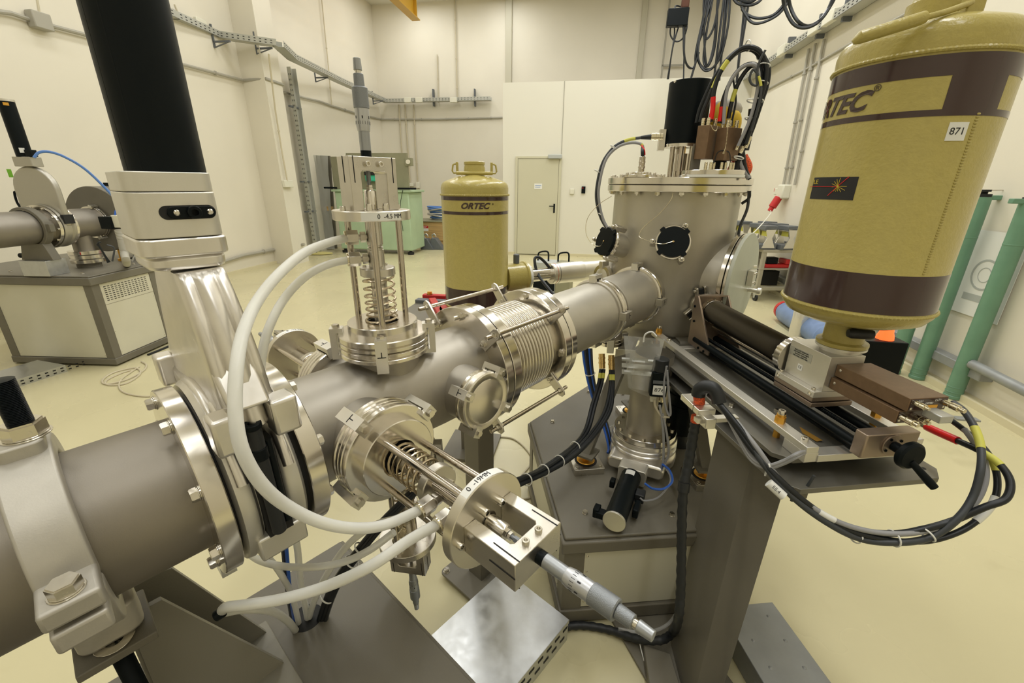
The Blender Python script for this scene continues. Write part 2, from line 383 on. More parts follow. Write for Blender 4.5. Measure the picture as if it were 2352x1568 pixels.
# conduits
def conduit(pts, r, m, label, saddle=0.6, parent=None, name='conduit', cat='conduit'):
    o = part(name, G().tube(pts, r, 8), m, parent, at=pts[0] if parent is None else None)
    g = G()
    for i in range(len(pts) - 1):
        a, b = V3(pts[i]), V3(pts[i + 1]); L = (b - a).length; n = int(L / saddle)
        for k in range(n):
            c = a.lerp(b, (k + .5) / n); g.ring(r * .98, r * 1.5, -.012, .012, fr(c, b - a), n=8)
    if g.v: part('saddle_clip', g, m, o)['kind'] = 'stuff'
    if parent is None: tag(o, label, cat)
    return o
a_ = -5.96
pp = [pside(x, y, a_) for x, y in ((-40, 22), (25, 30), (90, 52), (190, 78), (300, 110), (420, 148), (558, 184.5))] + [pz(607.7, 180.5, 3.15) + RX * .03, pz(647, 194.5, 3.15) + RX * .03]
conduit(pp, .022, M_cond, 'grey conduit running high along the left wall and bending round the pilaster')
jb = pside(93, 48, -5.93); tag(part('junction_box', G().box(-.06, .04, -.09, .09, -.08, .08, fr(jb, ZZ, RX)), M_cond, None, bev=.01, at=jb), 'square grey junction box on the high conduit at upper left', 'junction box')
conduit([pside(x, y, -6.0) for x, y in ((80, -30), (90, 30))], .012, M_condw, 'thin cream conduit dropping into the square junction box at upper left')
conduit([pside(x, y, -6.01) for x, y in ((652, 212), (700, 225), (735, 233), (762, 243), (820, 261), (862, 271))] + [pfar(x, y, 13.06) for x, y in ((875, 274), (1000, 274), (1154, 270))], .022, M_cond, 'grey conduit behind the pilaster running below the cable tray to the partition')
conduit([pside(x, y, -6.0) for x, y in ((738, -10), (745, 60), (755, 160), (762, 243))], .013, M_condw, 'thin cream conduit crossing the tray right of the pilaster')
conduit([pz(x, y, z) for x, y, z in ((617, 124, 3.45), )] + [pside(x, y, q1[0] + .05) for x, y in ((618, 125), (632, 250), (648, 350), (660, 416))][1:], .014, M_condw, 'thin cream conduit dropping down the pilaster to a wall socket')
sk = pside(661, 422, q1[0] + .03); tag(part('wall_socket', G().box(-.03, .03, -.12, .12, -.06, .06, fr(sk, ZZ, RX)), M_socket, None, bev=.008, at=sk), 'cream double wall socket low on the pilaster', 'socket')
conduit([pside(x, y, -6.0) for x, y in ((400, 10), (414, 44))], .014, M_condw, 'thin cream conduit meeting the cable tray beside the big black cylinder')
conduit([pfar(x, y, 13.06) for x, y in ((1044, -10), (1047, 100), (1051, 236))], .016, M_condw, 'long thin conduit down the back wall left of the partition')
conduit([pfar(x, y, 13.06) for x, y in ((1004, 125), (1007, 236))], .012, M_condw, 'short thin conduit ending on the back cable tray')
for i, (xs, lab) in enumerate((((916, 240, 922, 330, 929, 428), 'left of three cream conduits dropping from the back tray'), ((930, 240, 936, 330, 943, 428), 'middle of three cream conduits dropping from the back tray'), ((950, 240, 954, 330, 960, 420), 'right of three conduits dropping from the back tray'))):
    conduit([pfar(xs[0], xs[1], 13.06), pfar(xs[2], xs[3], 13.06), pfar(xs[4], xs[5], 13.06)], .02, M_condw, lab)
for i, (x, y, w_, h_, lab) in enumerate(((943, 424, .20, .10, 'cream double socket on the back wall above the green cabinet'), (960, 425, .11, .18, 'small grey switch box ending the right conduit on the back wall'))):
    p = pfar(x, y, 13.05); tag(part('wall_socket', G().cbox(w_, .07, h_, fr(p, ZZ, RX)), M_socket, None, bev=.01, at=p), lab, 'socket')
p = pfar(929, 425, 13.04); o = part('emergency_switch', G().cbox(.15, .08, .2, fr(p, ZZ, RX)), M_instr, None, bev=.008, at=p); tag(o, 'small switch box with a red face on the back wall beside the green cabinet', 'switch')
part('red_face', G().cyl(.05, 0, .03, fr(p - RY * .04, -RY), n=16), M_redp, o)
# low conduit along the left wall and socket row
conduit([pside(x, y, -5.96) for x, y in ((395, 650), (508, 602), (560, 586), (648, 570))] + [pside(699, 561, q1[0] + .05)], .028, M_cond, 'grey conduit low on the left wall above the floor')
# cable trays (perforated galvanised channel)
def tray_run(pts, wd, hd, up=ZZ, name='tray_channel', m=M_tray, parent=None, perf=True, side=1):
    g = G(); pf = G()
    for i in range(len(pts) - 1):
        a, b = V3(pts[i]), V3(pts[i + 1]); d = (b - a); L = d.length; M = fr(a, d, up)   # local z along, local x up
        g.box(0, .004, -wd / 2, wd / 2, -.01, L + .01, M).box(0, hd, -wd / 2, -wd / 2 + .004, -.01, L + .01, M).box(0, hd, wd / 2 - .004, wd / 2, -.01, L + .01, M)
        if perf:
            n = int(L / .09)
            for k in range(n):
                for h in (.3, .7):
                    for sd in (-1, 1): pf.box(hd * h - .005, hd * h + .005, sd * (wd / 2 + .001) - .0015, sd * (wd / 2 + .001) + .0015, (k + .3) * .09, (k + .3) * .09 + .03, M)
    o = part(name, g, m, parent)
    if perf: part('slot', pf, M_slot, o)['kind'] = 'stuff'
    return o
tl = thing('cable_tray', 'perforated metal cable tray high on the left wall stepping round the pilaster', 'cable tray', room(-5.9, 6, 3.67))
tp = [pz(330, 10, 3.68), pz(400, 44, 3.68), pz(500, 88, 3.68), pz(640, 108, 3.55), pz(672, 138, 3.55), pz(780, 190, 3.64), pfar(880, 234, 12.9)]
tray_run(tp, .17, .09, parent=tl)
tray_run([pfar(882, 236, 12.92), pfar(1127, 231, 12.92)], .17, .09, parent=tl)
for x, y in ((515, 92), (612, 108), (743, 176), (872, 230)):
    p = pz(x, y, 3.6); g = G().box(-.20, .10, -.012, .012, -.03, -.005, fr(p, ZZ, RX)).box(-.2, -.18, -.012, .012, -.10, .22, fr(p, ZZ, RX)).add([(-.19, -.010, -.1), (.08, -.010, -.03), (.08, .010, -.03), (-.19, .010, -.1), (-.19, -.010, -.085), (.05, -.010, -.028), (.05, .010, -.028), (-.19, .010, -.085)], [[0, 1, 5, 4], [3, 7, 6, 2], [0, 3, 2, 1], [4, 5, 6, 7]], fr(p, ZZ, RX))
    part('bracket', g, M_clampg, tl)
for x in (995, 1090):
    p = pfar(x, 234, 12.95); part('bracket', G().box(-.015, .015, 0, .12, -.1, .32, fr(p, ZZ, RX)), M_clampg, tl)
for x in (937, 963, 1042):
    p = pfar(x, 230, 12.84); part('junction_box', G().cbox(.2, .1, .12, fr(p, ZZ, RX)), M_socket, tl, bev=.01)
for x, y in ((455, 52), (648, 112), (664, 122)):
    p = pz(x, y, 3.78); part('junction_box', G().cbox(.14, .2, .1, fr(p, ZZ, RX)), M_socket, tl, bev=.01)
# vertical tray at the pilaster
vt = thing('vertical_cable_tray', 'vertical perforated cable tray standing against the wall right of the pilaster', 'cable tray', room(-5.95, 9.3, 0))
pv = pside(728, 588, -5.9); vA = V3((pv.x, pv.y, .02)); vB = V3((pv.x, pv.y, 3.6))
tray_run([vA, vB], .17, .08, up=RX, parent=vt)
part('side_channel', G().box(-.14, -.09, -.05, .0, 0.02, 3.4, fr(vA - ZZ * .02, ZZ, -RY)), M_duct, vt)
for z in (.9, 1.5, 2.9): part('bracket', G().cbox(.05, .36, .03, fr(vA + ZZ * z, ZZ, RX)), M_clampg, vt)
part('foam_sealing', G().sph(.12, fr(vA, ZZ) @ Matrix.Diagonal((3.2, 1.5, .25, 1)), 12, 5), mat('sealing_foam', (.62, .55, .22), .8, bump=1, bscale=20), vt)
# right wall tray and conduits
tr = thing('cable_tray', 'metal cable tray high on the right wall above the khaki dewar', 'cable tray', room(2.85, 6, 3.4))
tray_run([room(2.84, 4.5, 3.38), room(2.84, 12.4, 3.38)], .16, .08, parent=tr)
for x, y in ((1880, 70), (1808, 122), (1943, 22)):
    p = pside(x, y, 2.84); part('bracket', G().box(-.02, .08, -.02, .02, -.05, .22, fr(V3((p.x, p.y, 3.38)), ZZ, RX)), M_clampg, tr)
for x, y in ((1905, 50), (1868, 85), (1795, 128)):
    p = pside(x, y, 2.78); part('junction_box', G().cbox(.07, .26, .13, fr(V3((p.x, p.y, 3.44)), ZZ, RX)), M_socket, tr, bev=.01)
for xs, lab in (((1858, 112, 1797, 436), 'left of three thin conduits dropping down the right wall'), ((1873, 100, 1808, 436), 'middle of three thin conduits dropping down the right wall'), ((1893, 90, 1825, 425), 'right of three thin conduits dropping down the right wall')):
    a = pside(xs[0], xs[1], 2.92); b = pside(xs[2], xs[3], 2.92); b = V3((a.x, a.y, b.z)).lerp(b, 1)
    conduit([a, b], .018, M_cond, lab)
cw = [pside(x, y, 2.93) for x, y in ((1745, 215), (1790, 190), (1850, 160), (1905, 128), (1950, 102), (2010, 70), (2080, 32), (2150, 5))]
conduit(cw, .014, M_cond, 'thin grey conduit slanting behind the khaki dewar on the right wall')
# CEE socket with red plug
p = pside(1800, 440, 2.9); o = thing('power_socket', 'white wall socket with a red plug and white cord on the right wall', 'socket', p)
part('socket_housing', G().cbox(.12, .22, .2, fr(p, ZZ, RX)), M_socket, o, bev=.02)
part('red_switch', G().cbox(.05, .05, .05, fr(p + RY * .28 + ZZ * .02, ZZ, RX)), M_redp, o, bev=.004)
part('switch_box', G().cbox(.08, .14, .1, fr(p + RY * .18, ZZ, RX)), M_socket, o, bev=.01)
dpl = (-RX * .4 - ZZ * .9)
part('red_plug', G().cyl(.055, 0, .16, fr(p - RX * .05 - ZZ * .08, dpl), n=16, c=.008).cyl(.035, .16, .22, fr(p - RX * .05 - ZZ * .08, dpl), n=16), M_redp, o)
wc = [p - RX * .13 - ZZ * .27] + [pd(x, y, D) for x, y, D in ((1770, 490, 6.3), (1745, 520, 5.0), (1724, 540, 4.0), (1700, 556, 3.0))]
tag(part('mains_lead', G().tube(wc, .005, 6, sm=6), M_whitep, None, at=wc[0]), 'thin white cord from the red plug towards the round chamber', 'cord')
# low duct on the right wall
o = part('skirting_duct', G().box(2.86, 2.95, 3.3, 9.7, .20, .27, RMx), M_duct, None, bev=.006, at=room(2.9, 4, .2)); tag(o, 'long grey duct low on the right wall behind the green poles', 'duct')
part('rusty_pipe', G().tube([pside(2233, 836, 2.86), pside(2352, 896, 2.86), pside(2420, 930, 2.86)], .035, 10), M_duct, o)
# yellow crane girder high up at the back
cg = thing('crane_girder', 'end of a yellow crane girder under the ceiling at the top of the view', 'crane', room(-3.6, 9, 4.9))
pA = pd(880, -20, 11.0); pBq = pd(956, 48, 12.4); zb = pBq.z
A0 = pd(905, 0, 10.6); A0 = EYE + (A0 - EYE) * ((zb - 1.5) / (A0.z - 1.5)); dr_ = (A0 - pBq); dr_.z = 0
M = fr(pBq, dr_, ZZ)
part('bottom_flange', G().box(0, .02, -.10, .10, 0, 4.5, M), M_yelbeam, cg)
part('web', G().box(.02, .42, -.012, .012, 0, 4.5, M), M_yelbeam, cg)
part('top_flange', G().box(.42, .44, -.10, .10, 0, 4.5, M), M_yelbeam, cg)
for z in (.15, 1.2, 2.3): part('stiffener', G().box(.02, .42, -.09, .09, z, z + .015, M), M_yelbeam, cg)
# hanging cables high above, at the back
hang = thing('hanging_cable_bundle', 'long looped bundle of dark cables hanging above the black motor can', 'cables', pd(1640, -40, 8.5))
def hcab(pts, D, r=.016, parent=hang, m=M_cable, name='cable'):
    g = G().tube([pd(x, y, D + (.05 * random.random())) for x, y in pts], r, 6, sm=8)
    return part(name, g, m, parent)
random.seed(3)
for pts in ([(1625, -20), (1612, 60), (1603, 120), (1610, 150), (1632, 158), (1655, 130), (1672, 60), (1678, -20)],
            [(1632, -20), (1618, 60), (1600, 120), (1618, 162), (1645, 145), (1660, 80), (1668, -20)],
            [(1640, -20), (1622, 80), (1616, 140), (1628, 150), (1643, 100), (1650, -20)],
            [(1655, -20), (1640, 60), (1622, 90), (1618, 60), (1640, -20)],
            [(1665, -20), (1650, 100), (1640, 180)], [(1674, -20), (1665, 60), (1655, 150), (1652, 185)],
            [(1630, -20), (1600, 110), (1596, 150), (1583, 155), (1572, 130), (1570, 60)],
            [(1650, -20), (1640, 100), (1622, 148), (1616, 20), (1622, -20)],
            [(1605, 120), (1590, 170), (1586, 185)]):
    hcab(pts, 8.6, .017)
h2 = thing('looped_cable', 'wide dark cable loops hanging between the bundle and the right wall tray', 'cables', pd(1720, -30, 8.2))
for pts in ([(1680, -10), (1695, 8), (1720, 12), (1740, 6), (1756, -10)], [(1684, -12), (1700, 0), (1725, 4), (1745, -10)],
            [(1700, 5), (1712, 30), (1740, 42), (1775, 35), (1800, 10), (1812, -15)], [(1704, 20), (1725, 50), (1750, 52), (1785, 35), (1808, 8), (1818, -15)]):
    hcab(pts, 8.2, .02, h2)
h3 = thing('looped_cable', 'large double cable loop hanging left of the khaki dewar top', 'cables', pd(1860, -30, 5.5))
for pts in ([(1798, -15), (1802, 15), (1820, 52), (1845, 64), (1875, 54), (1900, 25), (1918, -15)], [(1810, -15), (1816, 18), (1832, 48), (1856, 60), (1885, 45), (1908, 12), (1922, -15)]):
    hcab(pts, 5.6, .016, h3)
h4 = thing('long_drop_cable', 'single dark cables dropping straight down behind the partition', 'cables', pd(1700, -30, 10.2))
for pts in ([(1712, -10), (1706, 60), (1698, 130), (1692, 190)], [(1722, -10), (1712, 50), (1702, 110)]): hcab(pts, 9.4, .022, h4)
o = thing('hanging_socket_box', 'black hanging distribution box with cables against the dim upper wall', 'distribution box', pd(1556, 30, 8.6))
part('housing', G().cbox(.32, .12, .24, fr(pd(1556, 41, 8.6), ZZ, RX)), M_black, o, bev=.01)
part('rusty_hook', G().cbox(.12, .08, .14, fr(pd(1574, 8, 8.65), ZZ, RX)), mat('rust', (.09, .035, .02), .8), o, bev=.02)
for pts in ([(1574, 8), (1568, 30), (1562, 50), (1545, 110), (1535, 182)], [(1572, 10), (1574, 40), (1572, 100), (1570, 182)], [(1541, 52), (1540, 80), (1552, 95), (1568, 88), (1578, 60), (1573, 20)], [(1548, 52), (1549, 80), (1540, 140), (1533, 182)], [(1550, 28), (1552, 14), (1566, 16)]): hcab(pts, 8.7, .012, o)
# pipe bracket on the upper wall
p = pfar(1543, 150, 13.0); tag(part('wall_bracket', G().box(-.25, .28, -.02, .02, -.02, .02, fr(p, ZZ, RX)).box(-.24, -.2, -.02, .02, -1.2, 1.6, fr(p, ZZ, RX)), M_cond, None, at=p), 'thin bracket on the upper wall beside the dropping cables', 'bracket')
# ================================================================ GREEN POLES
def pole(base, top, r, label):
    o = thing('green_pole', label, 'pole', base, 'green steel poles by the right wall')
    H_ = top
    part('pipe', G().cyl(r, .03, H_, T(*base), n=28), M_green, o)
    part('foot_plate', G().cyl(r * 1.06, 0, .03, T(*base), n=28, c=.005), M_green, o)
    for z in (.05, .09, H_ * .8): part('weld_seam', G().ring(r * .99, r * 1.03, z, z + .008, T(*base), n=28), M_green, o)
    part('top_lug', G().box(-.115, .115, -.02, .02, H_ - .02, H_ + .012, T(*base) @ RZ(-RAZ)), M_green, o, bev=.004)
    part('jack_screw', G().cyl(.045, H_, H_ + .02, T(*base), n=16).cyl(.02, H_ + .02, H_ + .05, T(*base), n=12).cyl(.035, H_ + .035, H_ + .05, T(*base), n=12), M_slot, o)
    part('thin_rod', G().tube([base + V3((0, 0, H_ + .045)), base + V3((.14, -.03, H_ + .048))], .003, 6), M_rod, o)
for P_, px, yt, lab, r in ((2105, 2250, 452, 'left of the two tall green steel poles right of the khaki dewar', .052), (2188, 2338, 460, 'right of the two tall green steel poles at the right edge', .052)):
    # stand on the floor just in front of the wall
    base = pz(P_, 868 if P_ == 2105 else 908, 0)
    d_ = base.dot(RX)
    if d_ > 2.86: base = base * (2.86 / d_)
    top = pd(px, yt, math.hypot(base.x, base.y)).z
    pole(V3((base.x, base.y, 0)), top, r, lab)
b3 = pside(2078, 770, 2.72); pole(V3((b3.x, b3.y, 0)), 1.2, .052, 'far green pole seen only beneath the khaki dewar rim')
ps = thing('wall_poster', 'grey printed poster with a circular diagram on the wall behind the green poles', 'poster', pside(2250, 630, 2.94))
pc = pside(2262, 632, 2.94); Mp = fr(pc, -RX, ZZ)
part('sheet', G().cbox(.62, .48, .003, Mp), M_white, ps)
part('printed_ring', G().ring(.10, .115, .002, .003, Mp, n=24).box(-.2, -.15, -.1, .12, .002, .003, Mp).ring(.05, .056, .002, .0032, Mp, n=20), M_instr, ps)
# ================================================================ TROLLEY with clamps
tb = pz(1733, 690, 0); tx = RX; ty = RY
def tp_(x, y, z): return V3((tb.x, tb.y, 0)) + RX * x + RY * y + ZZ * z
tro = thing('tool_trolley', 'grey metal trolley on castors loaded with grey clamps behind the dewar', 'trolley', V3((tb.x, tb.y, 0)))
MT = fr(V3((tb.x, tb.y, 0)), ZZ, RX) @ RZ(math.radians(10)); TH_ = .70; TW, TDp = .46, .9
for i, (x, y) in enumerate(((0, 0), (TW, 0), (0, TDp), (TW, TDp))):
    part('leg', G().box(x - .025, x + .025, y - .025, y + .025, .11, TH_, MT), M_trolley, tro, bev=.005)
    c = part('castor', G().cyl(.045, -.015, .015, MT @ T(x, y, .045) @ RYm(PI / 2), n=18), M_rubber, tro)
    part('fork', G().box(x - .025, x + .025, y - .03, y + .03, .085, .11, MT).box(x - .024, x - .019, y - .02, y + .02, .04, .09, MT).box(x + .019, x + .024, y - .02, y + .02, .04, .09, MT), M_galv, c)
for z, nm in ((.15, 'bottom_shelf'), (.44, 'middle_shelf'), (TH_, 'top_shelf')):
    g = G().box(-.03, TW + .03, -.03, TDp + .03, z - .03 if z > .6 else z, z + .01, MT) if z > .2 else G().box(-.02, TW, -.025, .025, z, z + .05, MT).box(-.02, TW, TDp - .025, TDp + .025, z, z + .05, MT).box(-.02, .02, 0, TDp, z, z + .05, MT).box(TW - .02, TW + .02, 0, TDp, z, z + .05, MT)
    part(nm, g, M_trolley, tro, bev=.004)
def clamp_thing(x, y, lab, r=0):
    M_ = MT @ T(x, y, TH_ + .01) @ RZ(r)
    o = thing('pipe_saddle', lab, 'clamp', M_.to_translation(), 'grey pipe saddles on the trolley')
    part('base_block', G().box(-.12, .12, -.09, .09, 0, .07, M_), M_clampg, o, bev=.008)
    part('waisted_side', G().prism([(-.09, .02), (.09, .02), (.03, .15), (.07, .27), (-.07, .27), (-.03, .15)], -.10, -.085, M_ @ RXm(PI / 2) @ RYm(0)), M_alu, o)
    part('waisted_side', G().prism([(-.09, .02), (.09, .02), (.03, .15), (.07, .27), (-.07, .27), (-.03, .15)], .085, .10, M_ @ RXm(PI / 2)), M_alu, o)
    part('yellow_insert', G().box(-.03, .03, -.06, .06, .17, .23, M_), M_yel, o)
    part('top_block', G().box(-.085, .085, -.10, .10, .25, .31, M_), M_clampg, o, bev=.008)
for i, (x, y, l) in enumerate(((.02, .08, 'clamp saddle at the near left corner of the trolley top'), (.28, .05, 'clamp saddle at the near edge of the trolley top, second from the left'), (.10, .42, 'clamp saddle behind the near left one on the trolley top'), (.36, .40, 'clamp saddle in the middle of the trolley top'), (.06, .8, 'clamp saddle at the far left corner of the trolley, beside the white disc'), (.40, .75, 'clamp saddle near the right side of the trolley, half behind the dewar'))):
    clamp_thing(x, y, l, .15 * (i % 3))
o = thing('red_tool', 'red tool lying on the middle shelf of the trolley', 'tool', (MT @ T(.25, .15, .45)).to_translation())
part('body', G().box(.08, .42, .05, .2, .45, .50, MT).box(.35, .42, .04, .22, .5, .57, MT), M_redp, o, bev=.01)
part('black_head', G().box(.1, .26, .07, .18, .5, .59, MT), M_black, o, bev=.01)
o = tag(part('dark_crate', G().box(.08, .40, .2, .7, .17, .38, MT), M_slot, None, at=(MT @ T(.4, .4, .17)).to_translation(), bev=.01), 'dark box on the bottom frame of the trolley', 'box')
# gas cylinder lying on the floor + foil-wrapped can
gc = pz(1845, 770, 0); gl = pz(1795, 735, 0); dv_ = (gc - gl); dv_.z = 0; rr_ = .125
Mg = fr(gl + ZZ * rr_, dv_, ZZ); L_ = 1.0
o = thing('gas_cylinder', 'blue gas cylinder with a red collar lying on the floor below the dewar', 'gas cylinder', V3((gl.x, gl.y, 0)))
part('shell', G().lathe([(0, -.02), (.06, -.01), (.10, .03), (rr_, .10), (rr_, L_), (.06, L_ + .08), (0, L_ + .1)], Mg, n=28), M_gasb, o)
part('red_collar', G().ring(.05, .108, -.015, .035, Mg, n=24), M_redp, o)
part('valve_guard', G().ring(.02, .035, -.07, 0, Mg, n=14).box(-.05, .05, -.012, .012, -.07, -.05, Mg), M_redp, o)
part('marking', G().tube([Mg @ V3((.122 * math.cos(a), .126 * math.sin(a), .26 + .03 * math.sin(a * 6))) for a in (-.9, -.7, -.5, -.3)], .005, 5), M_ink, o)
fb = pz(1828, 775, 0); o = thing('wrapped_canister', 'small canister wrapped in silver foil with red tape by the blue cylinder', 'canister', V3((fb.x, fb.y, 0)))
Mf = T(fb.x, fb.y, 0)
part('foil_wrap', G().lathe([(0, 0), (.075, 0), (.078, .1), (.074, .2), (.077, .3), (.07, .31), (0, .315)], Mf, n=20), M_foil, o)
part('red_tape', G().tube([Mf @ V3((-.04, -.06, .30)), Mf @ V3((.0, -.02, .325)), Mf @ V3((.05, .03, .31))], .018, 6).tube([Mf @ V3((-.05, .02, .31)), Mf @ V3((.04, -.05, .31))], .014, 6), M_redp, o)
# ================================================================ DEWARS
def cylhit(x, y, c, r):
    d = ray(x, y).normalized(); o = EYE - V3((c[0], c[1], 0)); A = d.x ** 2 + d.y ** 2; b = o.x * d.x + o.y * d.y; cc = o.x ** 2 + o.y ** 2 - r * r
    t = (-b - math.sqrt(max(0, b * b - A * cc))) / A; p = EYE + d * t
    return math.atan2(p.y - c[1], p.x - c[0]), p.z
def arcband(r, z0, z1, a0, a1, M, th=.0006, n=24):
    return G().lathe([(r - .002, z0), (r + th, z0), (r + th, z1), (r - .002, z1)], M, n=n, a0=a0, a1=a1, close=True)
def dewar(c, zb, label, name='nitrogen_dewar'):
    o = thing(name, label, 'dewar', V3((c[0], c[1], zb - .055))); M = T(c[0], c[1], zb); r = .1636
    part('shell', G().lathe([(0, -.052), (.06, -.05), (.115, -.045), (.15, -.03), (.163, -.012), (r + .003, 0), (r, .004), (r, .53), (r - .001, .545), (r, .568), (r - .003, .582), (r - .009, .591), (r - .020, .598), (.125, .605), (.09, .617), (.066, .624), (.053, .628), (.050, .66), (.046, .677), (0, .68)], M, n=72), M_dew, o)
    for nm, z in (('lower_weld_bead', .0), ('upper_weld_bead', .538)):
        g = G(); n = 120
        for i in range(n):
            a = 2 * PI * i / n
            g.sph(.0052, M @ RZ(a) @ T(r + .001, 0, z) @ Matrix.Diagonal((1, 1.4, .9, 1)), 6, 4)
        part(nm, g, M_dew, o)['kind'] = 'stuff'
    return o, M, r
c1_ = (0.915, 1.118); dw, MD, rD = dewar(c1_, 1.216, 'large khaki dewar with brown bands and a 871 sticker, upside of the detector')
part('base_band', arcband(rD, .006, .098, 0, 2 * PI, MD, n=72), M_dewd, dw)
aW, _ = cylhit(2178, 205, c1_, rD); aT, _ = cylhit(1990, 230, c1_, rD); aW2, _ = cylhit(2302, 215, c1_, rD)
_, zt1 = cylhit(2120, 165, c1_, rD); _, zt2 = cylhit(2120, 178, c1_, rD); _, zl1 = cylhit(2120, 253, c1_, rD); _, zl2 = cylhit(2120, 268, c1_, rD)
zt1, zt2, zl1, zl2 = [z - 1.216 for z in (zt1, zt2, zl1, zl2)]
bt = .53
part('top_band', arcband(rD, zt2, bt, 0, 2 * PI, MD, n=72), M_dewd, dw)
part('lower_band', arcband(rD, zl2, zl1, 0, 2 * PI, MD, n=72), M_dewd, dw)
bb = part('name_panel_divider', arcband(rD, zl1, zt2, aW, aW2, MD, n=14), M_dewd, dw)
wrap_txt('ORTEC', .053, MD, rD + .0012, aT - .56, (zl1 + zt2) / 2 - .003, M_dewd, dw, sx=1.08, shear=.35, bold=.0018)
wrap_txt('\u00ae', .018, MD, rD + .0012, aT + .10, (zl1 + zt2) / 2 + .020, M_dewd, dw)
a8, z8 = cylhit(2198, 302, c1_, rD)
lb = part('number_label', G().lathe([(rD, z8 - 1.216 - .017), (rD + .0008, z8 - 1.216 - .017), (rD + .0008, z8 - 1.216 + .017), (rD, z8 - 1.216 + .017)], MD, n=6, a0=a8 - .105, a1=a8 + .105, close=True), M_white, dw)
wrap_txt('871', .0185, MD, rD + .001, a8, z8 - 1.216, M_ink, lb, sx=1.0)
aL0, zL = cylhit(1842, 432, c1_, rD); aL1, zL1 = cylhit(1966, 433, c1_, rD); zL = (zL1) - 1.216
bl = part('black_label', G().lathe([(rD, zL - .025), (rD + .0008, zL - .025), (rD + .0008, zL + .025), (rD, zL + .025)], MD, n=14, a0=aL1 - .75, a1=aL1, close=True), M_ink, dw)
ac, zc_ = cylhit(1925, 428, c1_, rD); zc_ -= 1.216
g = G(); gr = G(); R1 = rD + .0013
def sp(a, z): return MD @ V3((R1 * math.cos(a), R1 * math.sin(a), z))
for k, L in zip(range(13), (.02, .019, .017, .016, .017, .014, .012, .013, .012, .011, .016, .02, .02)):
    th = math.radians(60 + k * 25)
    if k in (0, 6): continue
    g.tube([sp(ac, zc_), sp(ac + L * math.cos(th) / R1, zc_ + L * math.sin(th))], .0005, 4)
g.cyl(.0022, 0, .0006, fr(sp(ac, zc_), V3((math.cos(ac), math.sin(ac), 0))), n=10)
gr.tube([sp(ac - .020 / R1, zc_ - .021), sp(ac, zc_), sp(ac + .020 / R1, zc_ + .021)], .0008, 4)
gr.tube([sp(ac - t * .075, zc_ - .0005) for t in range(9)], .0006, 4)
part('yellow_starburst', g, mat('label_yellow', (.65, .48, .05), .5), bl); part('red_beam_line', gr, M_red, bl)
wrap_txt('LE', .014, MD, R1, ac - .43, zc_ + .010, mat('label_yellow', (.65, .48, .05), .5), bl, sx=1.5)
aS, _ = cylhit(2190, 430, c1_, rD); g = G()
for k in range(58): g.sph(.0028, MD @ RZ(aS) @ T(rD, 0, .105 + k * .0056) @ Matrix.Diagonal((.8, 1.6, .8, 1)), 6, 4)
part('side_weld_seam', g, M_dew, dw)['kind'] = 'stuff'
# carrying handle of the right dewar: flat lever with grip
hh = [pd(2232, 6, 1.36), pd(2170, 28, 1.30), pd(2118, 42, 1.27)]
hd_ = part('handle_bar', G().tube(hh, .0055, 10), M_dew, dw)
gp = [pd(2122, 40, 1.27), pd(2105, 46, 1.26), pd(1975, 86, 1.22), pd(1958, 98, 1.22)]
part('handle_grip', G().tube(gp, [.011, .0115, .0115, .005], 16), M_dew, hd_)
part('handle_post', G().cbox(.035, .02, .10, T(*(pd(2222, 52, 1.37)))), M_dew, dw, bev=.003)
part('neck_collar', G().ring(.045, .057, .63, .66, MD, n=36), M_dew, dw)
Mh = MD @ T(0, 0, .66)
# second dewar on the far side of the beam line
D2 = 2.217; az2 = math.atan2(ray(1092, 500).x, ray(1092, 500).y); c2_ = (D2 * math.sin(az2), D2 * math.cos(az2))
dw2, M2, _r = dewar(c2_, .915, 'khaki dewar with ORTEC lettering and a lifting collar, beyond the beam line')
fa = math.atan2(-c2_[1], -c2_[0])
part('base_band', arcband(rD, .006, .098, 0, 2 * PI, M2, n=72), M_dewd, dw2)
part('top_band', arcband(rD, .515, .532, 0, 2 * PI, M2, n=72), M_dewd, dw2)
part('lower_band', arcband(rD, .452, .466, 0, 2 * PI, M2, n=72), M_dewd, dw2)
wrap_txt('ORTEC', .036, M2, rD + .001, fa - .02, .491, M_dewd, dw2, sx=1.15, shear=.35, bold=.0014)
wrap_txt('\u00ae', .011, M2, rD + .001, fa + .52, .50, M_dewd, dw2)
part('neck_cap', G().cyl(.050, .672, .686, M2, n=36, c=.002), M_dew, dw2)
for sgn in (-1, 1):
    Mh2 = M2 @ RZ(fa + PI / 2) @ T(sgn * .082, 0, .636)
    h = part('lifting_handle', G().tube([Mh2 @ V3(p) for p in ((-sgn * .02, 0, .0), (sgn * .018, 0, .0), (sgn * .024, 0, .008), (sgn * .02, 0, .035), (sgn * .010, 0, .04), (-sgn * .004, 0, .04))], .0042, 8), M_dew, dw2)
    part('handle_lug', G().box(-.006, .006, -.008, .008, -.005, .048, Mh2), M_dew, h, bev=.002)
part('lifting_bar', G().tube([M2 @ RZ(fa + PI / 2) @ V3((-.085, -.052, .634)), M2 @ RZ(fa + PI / 2) @ V3((.085, -.052, .634))], .008, 10), M_dew, dw2)
